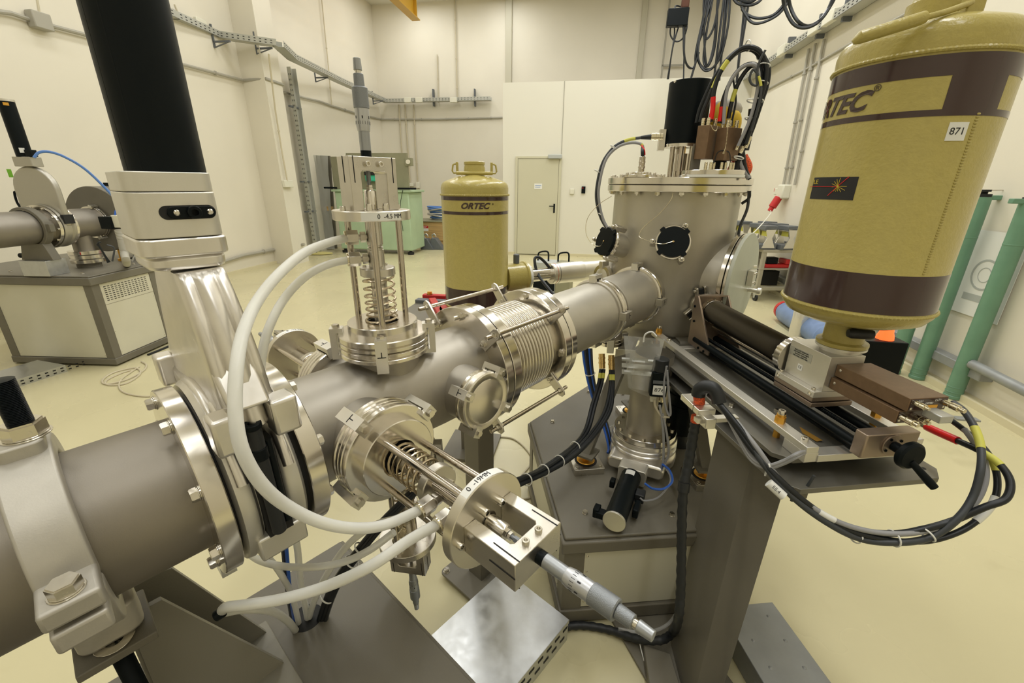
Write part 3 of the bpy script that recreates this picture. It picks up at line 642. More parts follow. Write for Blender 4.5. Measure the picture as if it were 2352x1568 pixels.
# side neck + detector of the second dewar (horizontal, to the right)
nA = pd(1170, 637, 2.25); nB = pd(1212, 641, 2.30); hx = (nB - nA); hx.z = 0; hx.normalize()
det2 = thing('horizontal_detector', 'silver cylindrical detector and khaki neck on the far dewar, partly behind the beam tube', 'detector', nA)
Mn = fr(nA, hx, ZZ)
nr = .073
part('khaki_neck', G().lathe([(0, -.03), (nr, -.03), (nr, .075), (nr + .006, .08), (nr + .006, .09), (nr, .092), (0, .092)], Mn, n=40), M_dew, det2)
f = part('white_flange', G().cyl(nr - .006, .094, .112, Mn, n=40, c=.002), M_white, det2)
bolts('socket_screw', socket(.004, .006), f, Mn @ T(0, 0, .112), nr - .014, 12)
part('valve_cap', G().cyl(.016, 0, .05, fr(Mn @ V3((nr - .003, 0, .04)), ZZ), n=20, c=.003), M_clampg, det2)
part('slim_tube', G().cyl(.034, .11, .25, Mn, n=32), M_mach, det2)
bd = part('silver_can', G().cyl(.057, .25, .46, Mn, n=48, c=.004).cyl(.052, .46, .62, Mn, n=40), M_alu, det2)
for z, m in ((.272, M_orange), (.288, M_ink)):
    part('dashed_ring', G().lathe([(.0571, z), (.0577, z), (.0577, z + .002), (.0571, z + .002)], Mn, n=40, close=True), m, bd)
wz = part('connector_plug', G().cbox(.028, .028, .04, Mn @ T(.0, -.046, .24)), M_black, det2, bev=.004)
cpts = [pd(1272, 642, 2.36), pd(1262, 615, 2.36), pd(1240, 592, 2.36), pd(1228, 596, 2.34), pd(1236, 630, 2.30), pd(1262, 665, 2.2), pd(1280, 685, 2.15)]
tag(part('thick_black_cable', G().tube(cpts, .008, 8, sm=8), M_cable, None, at=cpts[0]), 'thick black cable arching beside the far silver detector', 'cable')
# ================================================================ small instrument case on the floor behind
ib = pz(1228, 640, .0)
ip_ = pd(1268, 650, 6.2); ins = thing('portable_instrument', 'grey portable instrument case with two black handles behind the silver detector', 'instrument', V3((ip_.x, ip_.y, 0)))
Mi = fr(V3((ip_.x, ip_.y, .222)), ZZ, RX) @ RZ(-.15) @ Matrix.Diagonal((1.48, 1.48, 1.48, 1))
part('case', G().box(-.17, .05, -.1, .1, -.15, .17, Mi), M_instr, ins, bev=.008)
part('side_cover', G().box(.052, .19, -.1, .1, -.15, .17, Mi), M_olive, ins, bev=.008)
part('front_panel', G().box(-.165, .045, -.103, -.1, -.1, .02, Mi), M_black, ins)
for x in (-.1, .1): part('carry_handle', G().tube([Mi @ V3((x - .05, 0, .17)), Mi @ V3((x - .045, 0, .24)), Mi @ V3((x + .01, 0, .26)), Mi @ V3((x + .05, 0, .25)), Mi @ V3((x + .055, 0, .17))], .012, 8, sm=3), M_black, ins)
for x, m in ((-.11, M_yel), (0.0, M_black)): part('knob', G().cyl(.022, 0, .02, Mi @ T(x, -.1, .09) @ RXm(PI / 2), n=14), m, ins)
# table that carries the instrument and the red cart below the far dewar
# ================================================================ red/grey lifting cart under the far dewar
ct = thing('dewar_cart', 'grey plate cart with red rails carrying the far dewar', 'cart', V3((c2_[0], c2_[1], 0)))
Mc = T(c2_[0], c2_[1], 0) @ RZ(math.radians(-10))
zt_ = .855
part('deck_plate', G().box(-.40, .28, -.36, .25, zt_ - .035, zt_, Mc), M_cab, ct, bev=.004)
part('red_rail', G().box(-.36, -.02, -.02, .02, zt_, zt_ + .035, Mc @ T(-.02, .20, 0)), M_redp, ct, bev=.004)
part('red_rail', G().box(-.02, .02, -.22, .22, zt_, zt_ + .03, Mc @ T(-.2, -.05, 0) @ RZ(.5)), M_redp, ct, bev=.004)
part('grey_rail', G().box(-.40, .02, -.025, .025, zt_ - .01, zt_ + .02, Mc @ T(0, .14, 0)), M_clampg, ct, bev=.004)
part('red_cradle_ring', G().ring(.14, .20, zt_, zt_ + .03, Mc, n=40), M_redp, ct)
part('gold_valve', G().cyl(.014, zt_, zt_ + .05, Mc @ T(-.34, .2, 0), n=12).cyl(.02, zt_ + .02, zt_ + .035, Mc @ T(-.34, .2, 0), n=6), M_gold, ct)
part('pedestal', G().box(-.10, .0, -.05, .05, 0.02, zt_ - .035, Mc), M_cab, ct)
part('pedestal_foot', G().box(-.2, .1, -.15, .15, 0, .02, Mc), M_cab, ct)
# ================================================================ CABINETS
def cabinet(poly, h, label, rim=.075, foot=.07, vents=(), screws=True, group=None, panels=None, hole=None):
    cx_ = sum(p[0] for p in poly) / len(poly); cy_ = sum(p[1] for p in poly) / len(poly)
    o = thing('beamline_cabinet', label, 'cabinet', (cx_, cy_, 0)); n = len(poly)
    P = [V3((p[0], p[1], 0)) for p in poly]; C_ = V3((cx_, cy_, 0))
    area = sum(P[i].x * P[(i + 1) % n].y - P[(i + 1) % n].x * P[i].y for i in range(n))
    if area < 0: P = P[::-1]
    def off(d):
        out = []
        for i in range(n):
            a, b, c = P[i - 1], P[i], P[(i + 1) % n]; e1 = (b - a).normalized(); e2 = (c - b).normalized(); n1 = V3((e1.y, -e1.x, 0)); n2 = V3((e2.y, -e2.x, 0)); bi = (n1 + n2).normalized()
            out.append(b + bi * d / max(.3, bi.dot(n1)))
        return [(q.x, q.y) for q in out]
    tp = part('top_plate', G().prism(off(.002), h - .012, h), M_cab, o, bev=.004)
    if hole:
        cg_ = G().cyl(hole[2], h - .1, h + .1, T(hole[0], hole[1], 0), n=32); cut = part('hole_liner', G().ring(hole[2] - .004, hole[2] - .0005, h - .05, h - .001, T(hole[0], hole[1], 0), n=32), M_slot, tp)
        part('hole_depth', G().cyl(hole[2] - .001, h + .0003, h + .0006, T(hole[0], hole[1], 0), n=32), M_slot, tp)
    part('top_rim', G().prism(off(.014), h - rim, h - .012), M_cab, o, bev=.006)
    part('bottom_frame', G().prism(off(.008), .015, foot), M_cab, o, bev=.004)
    part('core', G().prism(off(-.03), foot, h - rim), M_slot, o)
    pw = .07
    for i in range(n):
        a, b, c = P[i - 1], P[i], P[(i + 1) % n]; e1 = (a - b).normalized() * pw; e2 = (c - b).normalized() * pw; bi = (C_ - b).normalized() * .05
        part('corner_post', G().prism([((b + v).x, (b + v).y) for v in (V3((0, 0, 0)), e2, e2 + bi * .6, bi, e1 + bi * .6, e1)], foot, h - rim), M_cab, o)
        e = (c - b); L = e.length; M = fr(V3((b.x, b.y, 0)), V3((e.y, -e.x, 0)), e)     # local x along edge, z outward
        M = fr(V3((b.x, b.y, 0)), ZZ, e)    # x along edge, y inward
        if L < .25: continue
        pn = part('side_panel', G().box(pw, L - pw, .004, .012, foot + .004, h - rim - .004, M), M_panel, o, bev=.001)
        if screws:
            for x in (pw + .012, L - pw - .012):
                for k in range(4):
                    inst('panel_screw', pan(.0045, .002), pn, M @ T(x, .004, foot + .03 + (h - rim - foot - .06) * k / 3) @ RXm(PI / 2))
        if i in vents:
            g = G(); x0 = pw + .03; x1 = L - pw - .03; nn = 13
            for rr in range(8):
                for k in range(nn):
                    x = x0 + (x1 - x0) * k / nn; z = h - rim - .035 - rr * .0165; g.box(x, x + (x1 - x0) / nn * .62, .0025, .005, z, z + .005, M)
            part('vent_slots', g, M_slot, pn)['kind'] = 'stuff'
            part('vent_seam', G().box(pw, L - pw, .003, .005, h - rim - .18, h - rim - .178, M), M_cab, pn)
    return o, tp
A_, B_, C2 = pz(35, 835, 0), pz(277, 842, 0), pz(397, 785, 0)
lc, lct = cabinet([(-4.32, 3.42), (-3.40, 3.385), (-3.385, 4.02), (-3.9, 4.75), (-4.7, 4.75), (-4.75, 3.9)], .78, 'grey framed cabinet with cream panels carrying the beam line at far left', vents=(1,))
for x, y in ((-4.2, 3.55), (-3.55, 3.5), (-3.5, 3.95)): inst('hex_bolt', hexbolt(.012, .009), lct, T(x, y, .78))
# centre cabinet under the round chamber
ccp = [(.184, 1.112), (.096, 1.854), (.45, 2.27), (1.0, 2.50), (1.15, 2.3), (.84, 1.75), (.75, 1.165)]
cc, cct = cabinet(ccp, .40, 'low grey cabinet with cream panels standing under the round chamber', rim=.06, foot=.07)
for px in ((1344, 1178), (1269, 969), (1352, 900), (1430, 905), (1543, 1183)):
    p = pz(px[0], px[1], .40); inst('hex_bolt', hexbolt(.0095, .007), cct, T(*p))
# foreground cabinet
def bw(t, w_, z): q = B(t, w_); return (q.x, q.y)
fgp = [bw(.44, -.30, 0), bw(.44, 1.2, 0), bw(-1.1, 1.2, 0), bw(-1.1, -.30, 0)]
hl = pz(704, 1418, .4)
fg, fgt = cabinet(fgp, .40, 'grey cabinet top with a cable hole under the near beam pipe', rim=.06, screws=False, hole=(hl.x, hl.y, .042))
# ================================================================ floor trays / ducts
ft = thing('floor_cable_tray', 'shiny galvanised cable tray on the floor between the two low cabinets', 'cable tray', V3((B(.3, .14).x, B(.3, .14).y, 0)))
Mt = fr(V3((BO.x, BO.y, 0)), ZZ, V3((U.x, U.y, 0)))          # x = along beam, y = to the left of it
w0, w1 = -.287, .013
part('lid', G().box(.20, .92, w0 - .002, w1 + .002, .098, .101, Mt), M_galv, ft)
part('lid', G().box(.445, .4465, w0 - .0022, w1 + .0022, .1008, .1013, Mt), M_slot, ft)
part('side_wall', G().box(.15, .92, w0, w0 + .002, 0, .098, Mt), M_galv, ft)
part('side_wall', G().box(.15, .92, w1 - .002, w1, 0, .098, Mt), M_galv, ft)
part('lid_lip', G().box(.20, .92, w0 - .003, w0 - .001, .085, .1, Mt).box(.20, .92, w1 + .001, w1 + .003, .085, .1, Mt), M_galv, ft)
g = G()
for k in range(16):
    for z in (.03, .065): g.box(.2 + k * .045 + (.015 if z > .05 else 0), .225 + k * .045 + (.015 if z > .05 else 0), w0 - .0012, w0 + .001, z, z + .009, Mt)
part('side_slots', g, M_slot, ft)['kind'] = 'stuff'
# left far floor tray
ltp = [pz(-60, 905, .05), pz(150, 840, .05)]
lt = thing('floor_cable_tray', 'perforated cable tray on the floor in front of the far left cabinet', 'cable tray', V3((ltp[0].x, ltp[0].y, 0)))
d_ = ltp[1] - ltp[0]; Ml = fr(V3((ltp[0].x, ltp[0].y, 0)), ZZ, d_); L_ = d_.length
part('lid', G().box(-.4, L_, -.0, .34, .055, .06, Ml), M_galv, lt)
part('side_wall', G().box(-.4, L_, -.003, .0, 0, .06, Ml).box(-.4, L_, .34, .343, 0, .06, Ml), M_galv, lt)
g = G()
for k in range(22):
    for z in (.012, .036): g.box(-.35 + k * .05, -.33 + k * .05, -.005, -.002, z, z + .009, Ml)
part('side_slots', g, M_slot, lt)['kind'] = 'stuff'
# right floor duct (riveted cover)
dA = pz(1721, 1386, .10); dB = pz(1774, 1382, .10); dC = pz(1695, 1458, .10); dD = pz(1767, 1568, .10); dE = pz(1897, 1547, .10)
dk = thing('floor_duct', 'grey riveted floor duct on the right of the support column', 'duct', V3((dA.x, dA.y, 0)))
x_ = V3((math.sin(DAZ + math.radians(1.5)), math.cos(DAZ + math.radians(1.5)), 0)); Mk = fr(V3((dB.x, dB.y, 0)), ZZ, x_)    # x towards camera, y to the right... 
part('cover', G().box(0, 1.3, -.205, 0, .092, .10, Mk), M_duct, dk, bev=.002)
part('side', G().box(0, 1.3, -.2, -.19, 0, .092, Mk).box(0, 1.3, -.01, -.002, 0, .092, Mk).box(0, .01, -.2, 0, 0, .092, Mk), M_duct, dk)
for k in range(6):
    for y in (-.05, -.155): inst('rivet', cm(('rivet',), lambda: G().lathe([(0, .003), (.004, .0024), (.0065, 0)], n=12), M_duct), dk, Mk @ T(.04 + k * .085 + (.0 if y < -.1 else .01), y, .10))
for k in range(4): inst('rivet', CACHE[('rivet',)], dk, Mk @ T(.1 + k * .12, -.2, .05) @ RXm(PI / 2))
# ================================================================ GREEN MACHINE, crate, sheet at the back
gm = thing('green_machine', 'pale green machine cabinet with an olive steel back plate behind the near spring post', 'machine', room(-4.6, 9.1, 0))
Mg_ = fr(room(-5.2, 9.2, 0), ZZ, RX)
yf = 9.2
def pg(x, y, b=9.2): p = pfar(x, y, b); return (p.dot(RX) + 5.2, p.z)
x0, _ = pg(768, 440); x1, _ = pg(940, 440); _, zt0 = pg(850, 441); _, zb0 = pg(850, 573)
x0b = pg(792, 575)[0]; x1b = pg(946, 560)[0]
part('body', G().box(x0, x1b, 0, .8, zb0, zt0, Mg_), M_pgreen, gm, bev=.02)
part('worktop', G().box(x0 - .06, x1b + .06, -.04, .82, zt0, zt0 + .05, Mg_), M_pgreen, gm, bev=.01)
for x in (x0 + .06, x1b - .06):
    part('leg', G().cyl(.03, .05, zb0, Mg_ @ T(x, .06, 0), n=12).cyl(.07, 0, .05, Mg_ @ T(x, .06, 0), n=16), M_slot, gm)
xa, zta = pg(792, 349); xb, _ = pg(921, 355); _, zba = pg(850, 440)
part('back_plate', G().box(xa - .15, xb, .3, .36, zt0 + .05, zta, Mg_), M_olive, gm)
for x, z in ((xa - .1, zta - .05), (xb, zta - .12)):
    part('lifting_lug', G().box(x - .05, x + .12, .28, .36, z - .14, z + .02, Mg_), M_olive, gm, bev=.006)
    part('eye_hole', G().cyl(.045, 0, .03, Mg_ @ T(x + .04, .27, z - .06) @ RXm(PI / 2), n=18), M_wall, gm)
part('turquoise_window', G().box(pg(825, 380)[0], pg(868, 415)[0], .20, .3, pg(840, 416)[1], pg(840, 379)[1], Mg_), M_turq, gm, bev=.02)
part('window_recess', G().box(pg(826, 390)[0], pg(866, 400)[0], .18, .21, pg(840, 402)[1], pg(840, 386)[1], Mg_), M_slot, gm)
part('left_column', G().box(x0 - .12, x0 + .18, .2, .5, zt0 + .05, pg(757, 358)[1], Mg_), M_olive, gm, bev=.01)
part('clamp_lever', G().tube([Mg_ @ V3((x0 - .2, -.05, zt0 + .08)), Mg_ @ V3((x0 + .1, -.05, zt0 + .08))], .02, 8).tube([Mg_ @ V3((x1b - .25, -.05, zt0 + .08)), Mg_ @ V3((x1b + .2, -.05, zt0 + .08))], .02, 8), M_black, gm)
part('hanging_wire', G().tube([Mg_ @ V3((x1b - .1, -.05, zt0 + .05)), Mg_ @ V3((x1b - .18, -.06, zt0 - .3)), Mg_ @ V3((x1b - .16, -.06, zt0 - .8))], .006, 5, sm=5), M_black, gm)
sheet = thing('sheeted_panel', 'wooden framed panel covered by grey plastic sheet left of the green machine', 'panel', room(-5.6, 9.4, 0))
def ps_(x, y, b): return pfar(x, y, b)
a0_, a1_, a2_, a3_ = ps_(712, 356, 9.6), ps_(757, 358, 9.6), ps_(775, 585, 9.6), ps_(738, 580, 9.6)
a2_.z = .02; a3_.z = .02
g = G(); g.add([a0_, a1_, a2_, a3_, a0_ + RY * .04, a1_ + RY * .04, a2_ + RY * .04, a3_ + RY * .04], [[0, 3, 2, 1], [4, 5, 6, 7], [0, 1, 5, 4], [1, 2, 6, 5], [2, 3, 7, 6], [3, 0, 4, 7]])
part('panel_board', g, M_cab, sheet)
part('timber_edge', G().tube([a0_ - RX * .02, a3_ - RX * .02], .035, 4), M_wood, sheet)
part('timber_rail', G().tube([a0_.lerp(a3_, .55) - RY * .03, a1_.lerp(a2_, .55) - RY * .03], .07, 4), M_wood, sheet)
g = G(); N = 10
vs = []; random.seed(5)
for i in range(N + 1):
    for j in range(N + 1):
        p = a0_.lerp(a1_, i / N).lerp(a3_.lerp(a2_, i / N), j / N); vs.append(p - RY * (.07 + .04 * random.random()))
fs = [[i * (N + 1) + j, i * (N + 1) + j + 1, (i + 1) * (N + 1) + j + 1, (i + 1) * (N + 1) + j] for i in range(N) for j in range(N)]
part('plastic_sheet', G().add(vs, fs), M_sheet, sheet)
# crate with blue hose coil and card box, wheel chocks
b_ = 10.6
cA = pfar(948, 506, b_); cB = pfar(1030, 506, b_); cZ0 = pfar(960, 551, b_).z
crt = thing('plywood_crate', 'plywood crate with a red and white sticker on low skids by the back wall', 'crate', room(cA.dot(RX) + .5, b_ + .4, 0))
Mc_ = fr(V3((cA.x, cA.y, 0)), ZZ, RX); wc_ = 1.15
part('crate_body', G().box(0, wc_, 0, .8, cZ0, cA.z - .03, Mc_), M_wood, crt, bev=.004)
part('crate_lid', G().box(-.03, wc_ + .03, -.03, .83, cA.z - .03, cA.z, Mc_), M_olive, crt, bev=.004)
for y in (.03, .4, .7): part('skid', G().box(.05, wc_ - .05, y, y + .08, 0, cZ0, Mc_), M_wood, crt)
xs0 = pfar(963, 524, b_).dot(RX) - cA.dot(RX); zs = pfar(963, 518, b_).z
st = part('sticker', G().box(xs0, xs0 + .24, -.004, 0, zs - .13, zs, Mc_), M_white, crt); part('red_field', G().box(xs0, xs0 + .24, -.006, -.004, zs - .06, zs, Mc_), M_redp, st)
part('printed_line', G().box(xs0 + .02, xs0 + .21, -.0075, -.006, zs - .025, zs - .018, Mc_).box(xs0 + .02, xs0 + .18, -.0075, -.006, zs - .045, zs - .038, Mc_), M_white, st)
bx = pfar(943, 505, b_ + .2); o = thing('cardboard_box', 'small brown box on the plywood crate', 'box', bx); part('carton', G().box(-.1, .15, -.1, .15, 0, .28, fr(V3((bx.x, bx.y, cA.z)), ZZ, RX)), M_card, o, bev=.004)
o = thing('hose_coil', 'coiled blue and grey hose in film lying on the plywood crate', 'hose', room(cA.dot(RX) + .7, b_ + .4, cA.z))
random.seed(11); g = G(); g2 = G()
for k in range(14):
    rr = .22 + .10 * random.random(); zz = cA.z + .04 + .02 * k; tilt = random.uniform(-.18, .18); cx2 = .65 + random.uniform(-.05, .05)
    pts = [Mc_ @ V3((cx2 + rr * 1.2 * math.cos(a), .4 + rr * .8 * math.sin(a), zz + tilt * rr * math.cos(a))) for a in [i * 2 * PI / 20 for i in range(20)]]
    (g if k % 3 else g2).tube(pts, .022, 6)
part('blue_hose', g, M_lblue, o); part('grey_hose', g2, M_galv, o)
for x, l in ((985, 'left of two dark grey wheel chocks on the floor before the crate'), (1003, 'right of two dark grey wheel chocks on the floor before the crate')):
    q = pz(x, 572, 0); Mw = fr(q, ZZ, RX); o = thing('wheel_chock', l, 'chock', q, None)
    if x == 985: part('wedge', G().prism([(-.18, 0), (.16, 0), (.0, .26), (-.14, .26)], -.1, .1, Mw @ RXm(PI / 2)), M_clampg, o, bev=.01)
    else: part('wedge', G().prism([(-.14, 0), (.2, 0), (.02, .27), (-.1, .27)], -.1, .1, Mw @ RXm(PI / 2)), M_clampg, o, bev=.01)
    part('hook', G().tube([Mw @ V3((-.08, 0, .25)), Mw @ V3((-.1, 0, .33)), Mw @ V3((-.04, 0, .36)), Mw @ V3((0, 0, .3))], .015, 6, sm=4), M_galv, o)
# ================================================================ BEAM LINE
def BF(t, w_=0, v=0): return fr(B(t, w_, v), U, V)      # z along beam, x up(V), y = U x V = -W ... 
def gnd(p): return V3((p.x, p.y, 0))
def loc(p): return V3(p)
M_disc = mat('faced_steel', (.72, .68, .59), .30, 1.0, bump=.03, bscale=400, rvar=.05, vscale=12)
# ---- near beam pipe
bp = thing('beam_pipe', 'wide matte steel beam pipe entering at the lower left corner', 'pipe', B(-.5))
part('pipe', G().cyl(.119, -1.3, .083, BF(0), n=96), M_blastn, bp)
fl = part('end_flange', G().ring(.118, .172, .081, .108, BF(0), n=120, c=.0015), M_mach, bp)
bolts('hex_bolt', hexbolt(.0112, .0095), bp, BF(.081) @ RYm(PI), .150, 8, a0=PI / 8)
part('gasket', G().ring(.11, .150, .108, .114, BF(0), n=64), M_slot, bp)
# ---- pipe saddle clamp with levelling screws
pc_ = thing('pipe_clamp', 'heavy cast split clamp with hex bolt gripping the near beam pipe', 'clamp', B(-.068, 0, -.15))
Mc = BF(-.074)            # x up, y = -W (away from camera), z along the beam
hw = .029
def arch(s):
    out = []
    for i in range(25):
        a = -PI / 2 + PI * i / 24; out.append((s * .1545 * math.cos(a) , .1545 * math.sin(a)))
    inn = [(s * .1225 * math.cos(PI / 2 - PI * i / 24), .1225 * math.sin(PI / 2 - PI * i / 24)) for i in range(25)]
    return out + inn
upc = part('upper_half', G().prism([(max(x, .004), y) for x, y in arch(1)], -hw, hw, Mc), M_castd, pc_, bev=.004, seg=3)
loc_ = part('lower_half', G().prism([(min(x, -.004), y) for x, y in arch(-1)], -hw, hw, Mc), M_castd, pc_, bev=.004, seg=3)
for s in (-1, 1):
    part('upper_ear', G().box(.004, .032, min(s * .135, s * .205), max(s * .135, s * .205), -hw, hw, Mc), M_castd, upc, bev=.005, seg=3)
    part('lower_ear', G().box(-.034, -.003, min(s * .13, s * .205), max(s * .13, s * .205), -hw + .002, hw - .002, Mc), M_castd, loc_, bev=.005, seg=3)
    inst('hex_bolt', hexbolt(.0165, .0135), pc_, Mc @ T(.032, s * .182, 0) @ RYm(PI / 2))
part('top_boss', G().prism(rrect(.05, .062, .012), .148, .170, Mc @ RYm(PI / 2)), M_castd, upc, bev=.003)
part('bottom_boss', G().prism(rrect(.085, .075, .02), .145, .205, Mc @ RYm(-PI / 2)), M_castd, loc_, bev=.006)
def stud(M, L, name='threaded_stud'):
    g = G(); pr = []; z = 0
    while z < L: pr += [(.0125, z), (.0138, z + .0011)]; z += .0022
    g.lathe([(0, 0)] + pr + [(.012, L), (0, L)], M, n=24)
    return part(name, g, M_black, pc_)
stud(Mc @ T(0, 0, .010) @ RYm(PI / 2) @ T(0, 0, .17), .085)
inst('hex_nut', hexbolt(.0235, .019), pc_, Mc @ T(.170, 0, .010) @ RYm(PI / 2))
Mb = Mc @ T(-.205, .03, 0) @ RYm(-PI / 2)
stud(Mb, .35, 'lower_stud'); inst('hex_nut', hexbolt(.024, .022), pc_, Mb)
# stand under the clamp: welded plates on the cabinet
stn = thing('clamp_stand', 'welded grey steel stand with sloping gussets under the near pipe clamp', 'stand', gnd(B(-.068)) + ZZ * .4)
def wpt(t, w_, z): q = B(t, w_); return V3((q.x, q.y, z))
def plate(p4, th, nrm, m, par, name='gusset'):
    nrm = V3(nrm).normalized() * th / 2; vs = [V3(p) - nrm for p in p4] + [V3(p) + nrm for p in p4]; n = len(p4)
    return part(name, G().add(vs, [list(range(n))[::-1], list(range(n, 2 * n))] + [[i, (i + 1) % n, (i + 1) % n + n, i + n] for i in range(n)]), m, par, bev=.001)
plate([wpt(-.05, -.14, .42), wpt(-.05, -.03, .42), wpt(-.05, -.03, .774), wpt(-.05, -.10, .774)], .012, U, M_stand, stn, 'web_plate')
plate([wpt(-.05, -.03, .42), wpt(.16, -.03, .42), wpt(.0, -.03, .774), wpt(-.05, -.03, .774)], .012, W, M_stand, stn)
plate([wpt(-.05, -.14, .42), wpt(.16, -.14, .42), wpt(.03, -.12, .76), wpt(-.05, -.12, .774)], .012, W, M_stand, stn)
part('base_plate', G().box(-.12, .17, -.20, .17, .40, .424, fr(gnd(B(-.0)), ZZ, V3((U.x, U.y, 0)))), M_stand, stn, bev=.002)
part('top_plate', G().box(-.05, .05, -.06, .06, .775, .79, fr(gnd(B(-.068)), ZZ, V3((U.x, U.y, 0)))), M_cab, stn, bev=.002)
part('foot_plate', G().cbox(.03, .06, .05, fr(wpt(.12, -.16, .68), ZZ, U)), M_whitep, stn)
# ---- gate valve
gv = thing('gate_valve', 'large cast aluminium gate valve with black pneumatic cylinder, near left', 'valve', B(.165, 0, -.17))
Mv = BF(0)
part('body_ring', G().lathe([(.11, .114), (.160, .114), (.168, .118), (.170, .128), (.166, .140), (.158, .145), (.158, .182), (.166, .188), (.170, .198), (.168, .212), (.160, .218), (.11, .218)], Mv, n=112, close=True), M_aluc, gv)
# flat slide housing rising from the body: lofted section with three rounded ribs on each edge
sec = [(-.024, -.05), (-.026, -.026), (-.026, -.012), (-.024, -.003), (-.019, .001), (-.014, -.001), (-.0115, -.003), (-.008, .003), (-.003, .0065), (.003, .0065), (.008, .003), (.0115, -.003), (.014, -.001), (.019, .001), (.024, -.003), (.026, -.012), (.026, -.026), (.024, -.05)]
rows = []
for k in range(25):
    u = k / 24; v = .372 - u * (.372 - .150)
    b = .078 + (.158 - .078) * math.sin(min(1, u * 1.02) * PI / 2) ** .8; sc = 1.22 + .22 * u; fl_ = .012 * max(0, u - .8) / .2
    row = [Mv @ V3((v, b + o_ * (1 + .6 * u) + (fl_ if o_ > -.01 else 0), .170 + t_ * sc)) for t_, o_ in sec] + [Mv @ V3((v, -(b + o_ * (1 + .6 * u) + (fl_ if o_ > -.01 else 0)), .170 + t_ * sc)) for t_, o_ in sec[::-1]]
    rows.append(row)
g = G(); n_ = len(rows[0]); g.add([p for r_ in rows for p in r_], [[i * n_ + j, i * n_ + (j + 1) % n_, (i + 1) * n_ + (j + 1) % n_, (i + 1) * n_ + j] for i in range(24) for j in range(n_)] + [list(range(n_))[::-1], [24 * n_ + j for j in range(n_)]])
part('slide_housing', g, M_cast, gv, ang=60)
part('body_shoulder', G().prism([(.10, -.13), (.155, -.165), (.165, -.15), (.165, .15), (.155, .165), (.10, .13)], .128, .204, Mv), M_cast, gv, bev=.010, seg=3)
# flange-shaped collars where the housing leaves the body
for z in (.122, .208):
    part('body_collar', G().lathe([(.150, z - .007), (.170, z - .008), (.176, z), (.170, z + .008), (.150, z + .007)], Mv, n=80, close=True, a0=-.9, a1=.9), M_cast, gv)
for z in (.131, .200):
    part('curved_shoulder', G().tube([Mv @ V3((.17 * math.cos(a), .172 * math.sin(a), z)) for a in [-1.25 + .1 * i for i in range(26)]], .009, 10), M_cast, gv)
# pads on the camera side with the open slot and its black pin
for s in (-1, 1):
    yy = (min(s * .150, s * .192), max(s * .150, s * .192))
    part('cast_pad', G().box(.125, .185, yy[0], yy[1], .108, .140, Mv), M_cast, gv, bev=.006, seg=3)
    part('cast_pad', G().box(.125, .185, yy[0], yy[1], .186, .226, Mv), M_cast, gv, bev=.006, seg=3)
    part('lower_pad', G().box(-.105, -.06, min(s * .135, s * .166), max(s * .135, s * .166), .128, .205, Mv), M_aluc, gv, bev=.004)
    part('wedge_web', G().prism([(.185, s * .11), (.185, s * .188), (.24, s * .14), (.24, s * .11)], .136, .192, Mv), M_cast, gv, bev=.006)
part('guide_slot', G().box(-.06, .118, .12, .1705, .146, .184, Mv), M_slot, gv)
pn = part('guide_pin', G().cyl(.011, -.05, .15, Mv @ T(0, .178, .160) @ RYm(PI / 2), n=20, c=.002), M_rubber, gv)
part('pin_cap', G().ring(.006, .013, .15, .158, Mv @ T(0, .178, .160) @ RYm(PI / 2), n=20).ring(.002, .0125, .095, .115, Mv @ T(0, .178, .160) @ RYm(PI / 2), n=20), M_black, pn)
part('guide_pin', G().cyl(.006, -.04, .12, Mv @ T(0, .172, .176) @ RYm(PI / 2), n=16), M_black, gv)
# embossed marks on the flat face
for k in range(6): part('embossed_mark', G().sph(.0045 + .001 * (k % 2), Mv @ T(.27 - .018 * k, .075 + .003 * k, .1395) @ Matrix.Diagonal((1, 1, .5, 1)), 8, 5), M_cast, gv)
# bonnet + actuator block (long side faces the camera)
Mk = fr(gnd(B(.178)), ZZ, V3((U.x, U.y, 0)))     # x along the beam, y away from the camera
def slab(w_, h_, r, z0, z1, m, nm, off=0.0, bev=.0012, par=None): return part(nm, G().prism(rrect(w_, h_, r, 8), z0, z1, Mk @ T(off, 0, 0)), m, par or gv, bev=bev)
slab(.098, .130, .024, 1.378, 1.399, M_cast, 'bonnet_lower', -.024, .006)
slab(.110, .138, .020, 1.398, 1.424, M_cast, 'bonnet_plate', -.025, .003)
ab = slab(.106, .136, .020, 1.425, 1.486, M_aluc, 'actuator_block', -.026)
slab(.105, .135, .020, 1.487, 1.5125, M_aluc, 'actuator_cap', -.026)
# connector recess on the camera face (y = -h/2)
yq = -.068
Mr = Mk @ T(-.014, yq, 1.459) @ RXm(PI / 2)         # local x along beam, y up, z towards camera
part('connector_recess', G().prism(rrect(.068, .019, .0094, 8), -.004, .0006, Mr), M_slot, ab)
part('connector_body', G().prism(rrect(.058, .0165, .008, 8), 0, .0035, Mr @ T(.004, 0, 0)), M_black, ab, bev=.001)
part('connector_socket', G().ring(.0045, .0088, 0, .010, Mr @ T(.006, 0, 0), n=28), M_black, ab)
for x in (-.014, .026): inst('slotted_screw', pan(.0042, .003), ab, Mr @ T(x, 0, .003))
cyM = T(B(.164).x, B(.164).y, 0)
cyl_ = part('pneumatic_cylinder', G().cyl(.049, 1.512, 2.25, cyM, n=96), M_black, gv)
g = G()
for a in (-2.0, -1.5): g.cyl(.0028, 1.513, 2.25, cyM @ RZ(a) @ T(.0465, 0, 0), n=10)
part('sensor_rail', g, M_black, cyl_)
